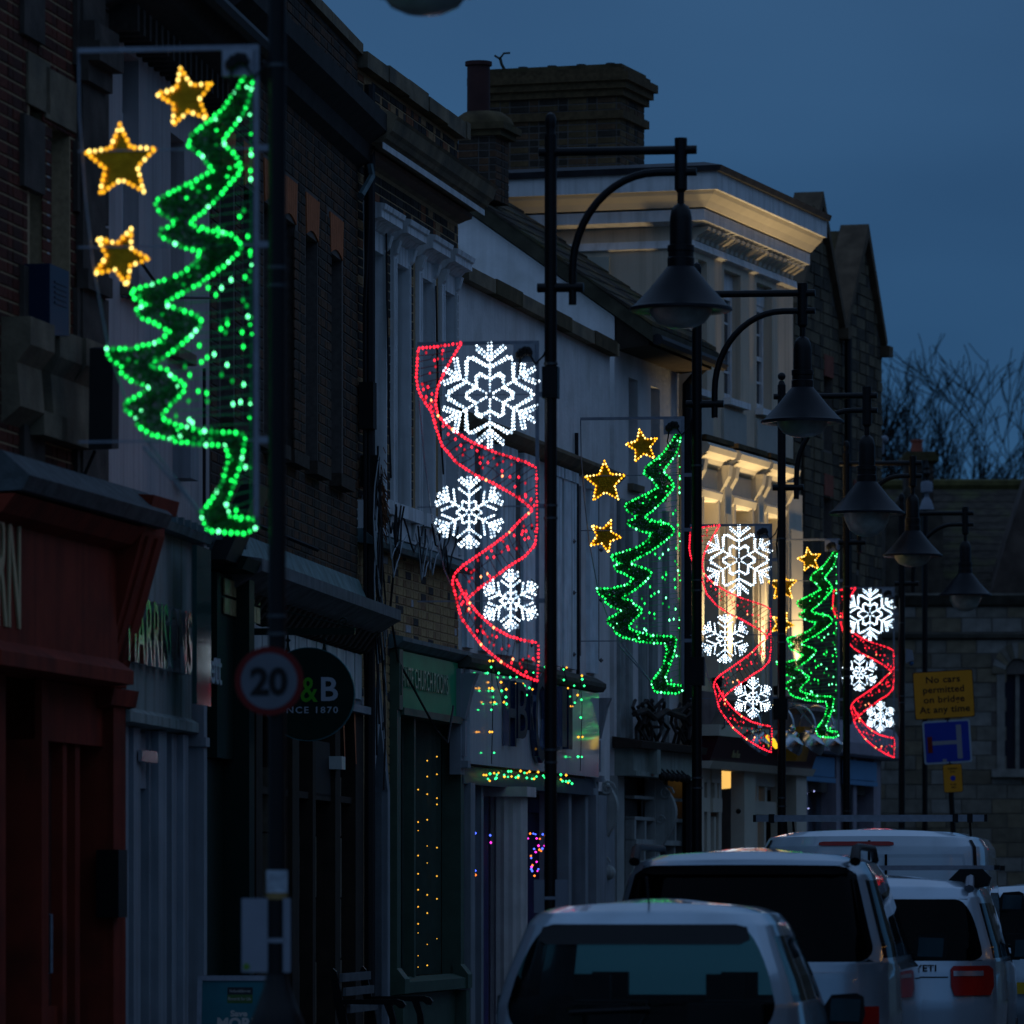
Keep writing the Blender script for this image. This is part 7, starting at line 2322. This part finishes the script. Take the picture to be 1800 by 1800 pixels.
# fourth: white panel van with roof bar
def ex_van(t, patch, pt, lv):
    patch(-0.45, 0.22, 6.15, 6.5, TAIL, 'high_brake_light', 0.012, rnd=0.12)
    for a, b in ((-0.84, -0.03), (0.04, 0.84)):
        patch(a, b, 4.2, 5.85, mat('van_door_panel', (0.42, 0.53, 0.62), 0.35, 0.0, var=0.03, bump=0, coat=1.0), 'door_panel', 0.01, rnd=0.05)
        patch(a + 0.02, b - 0.02, 4.24, 5.79, WCAR, 'door_pressing', 0.016, rnd=0.05)
    patch(-0.012, 0.012, 2.0, 6.6, TRIM, 'door_gap', 0.004, nx=1, nz=20)
    for s_ in (-1, 1):
        patch(0.9 * s_, 0.925 * s_, 2.0, 6.7, TRIM, 'door_gap', 0.003, nx=1, nz=20)
        tl = patch(-0.83, -0.79, 3.0, 5.4, TAIL, 'tail_light', 0.014, face='right' if s_ > 0 else 'left')
        patch(-0.82, -0.8, 3.9, 4.7, CLEAR, 'lens', 0.02, face='right' if s_ > 0 else 'left', par=tl)
    MB().tube([(0.14, pt((0.05, -1), 5.7)[1] - 0.03, pt((0, -1), 5.85)[2]), (0.14, pt((0, -1), 5.0)[1] - 0.03, pt((0, -1), 5.0)[2])], 0.012, 6).build('door_handle', TRIM, t)
    zr = 2.2
    MB().box(-0.97, 0.92, 0.5, 0.56, zr - 0.035, zr + 0.02).build('roof_bar', GALV, t)
    for x_ in (-0.99, 0.92):
        MB().box(x_, x_ + 0.025, 0.495, 0.565, zr - 0.037, zr + 0.022).build('bar_end_cap', TRIM, t)
    for x_ in (-0.86, 0.66, 0.78):
        MB().box(x_, x_ + 0.045, 0.49, 0.57, zr - 0.045, zr + 0.028).build('bar_clamp', TRIM, t)
    for x_ in (-0.72, -0.66, 0.66, 0.8):
        MB().tube([(x_, 0.53, zr - 0.03), (x_ + 0.01, 0.53, 2.02)], 0.01, 5).build('bar_stay', TRIM, t)
van = vehicle('parked_van', 'white panel van with a long roof bar, parked beyond the cars', 1527, 1600, 46.5,
    [(0.25, 0.86, 0.08, 4.8), (0.5, 0.93, 0.0, 4.95), (0.8, 0.96, 0.0, 4.9), (1.1, 0.965, 0.0, 4.6), (1.2, 0.965, 0.0, 4.1), (1.45, 0.955, 0.02, 3.9), (1.95, 0.93, 0.05, 3.3), (2.03, 0.88, 0.08, 3.15), (2.07, 0.74, 0.22, 2.95), (2.08, 0.4, 0.8, 2.5)],
    (-0.001, 0.0, 4.9, 4.91), [(0.36, 0.62, 4.1, 5.8)], WCAR, GLASSP, None, None, False, ex_van, ws_t=(4.2, 6.0), mirror_y=3.4, cat='van')
# fifth: the silver estate cut by the picture edge
estate = vehicle('parked_estate', 'silver estate car with chrome roof rails cut by the right edge', 1822, 1600, 54.0,
    [(0.22, 0.82, 0.1, 4.4), (0.45, 0.87, 0.0, 4.5), (0.75, 0.89, -0.01, 4.45), (0.98, 0.88, 0.02, 4.2), (1.05, 0.86, 0.04, 3.4), (1.15, 0.84, 0.1, 3.2), (1.5, 0.74, 0.34, 2.6), (1.56, 0.7, 0.4, 2.4), (1.62, 0.6, 0.6, 2.2), (1.64, 0.35, 0.9, 2.0)],
    (-0.86, 0.86, 4.1, 5.9), [(-0.78, -0.4, 4.2, 5.8), (-0.34, 0.1, 4.2, 5.8), (0.16, 0.6, 4.2, 5.8)], SILV, GLASSD, None, (0.4, 2.2, 0.64, 0.1, CHROME), True, None, ws_t=(4.2, 5.95), mirror_y=2.7)
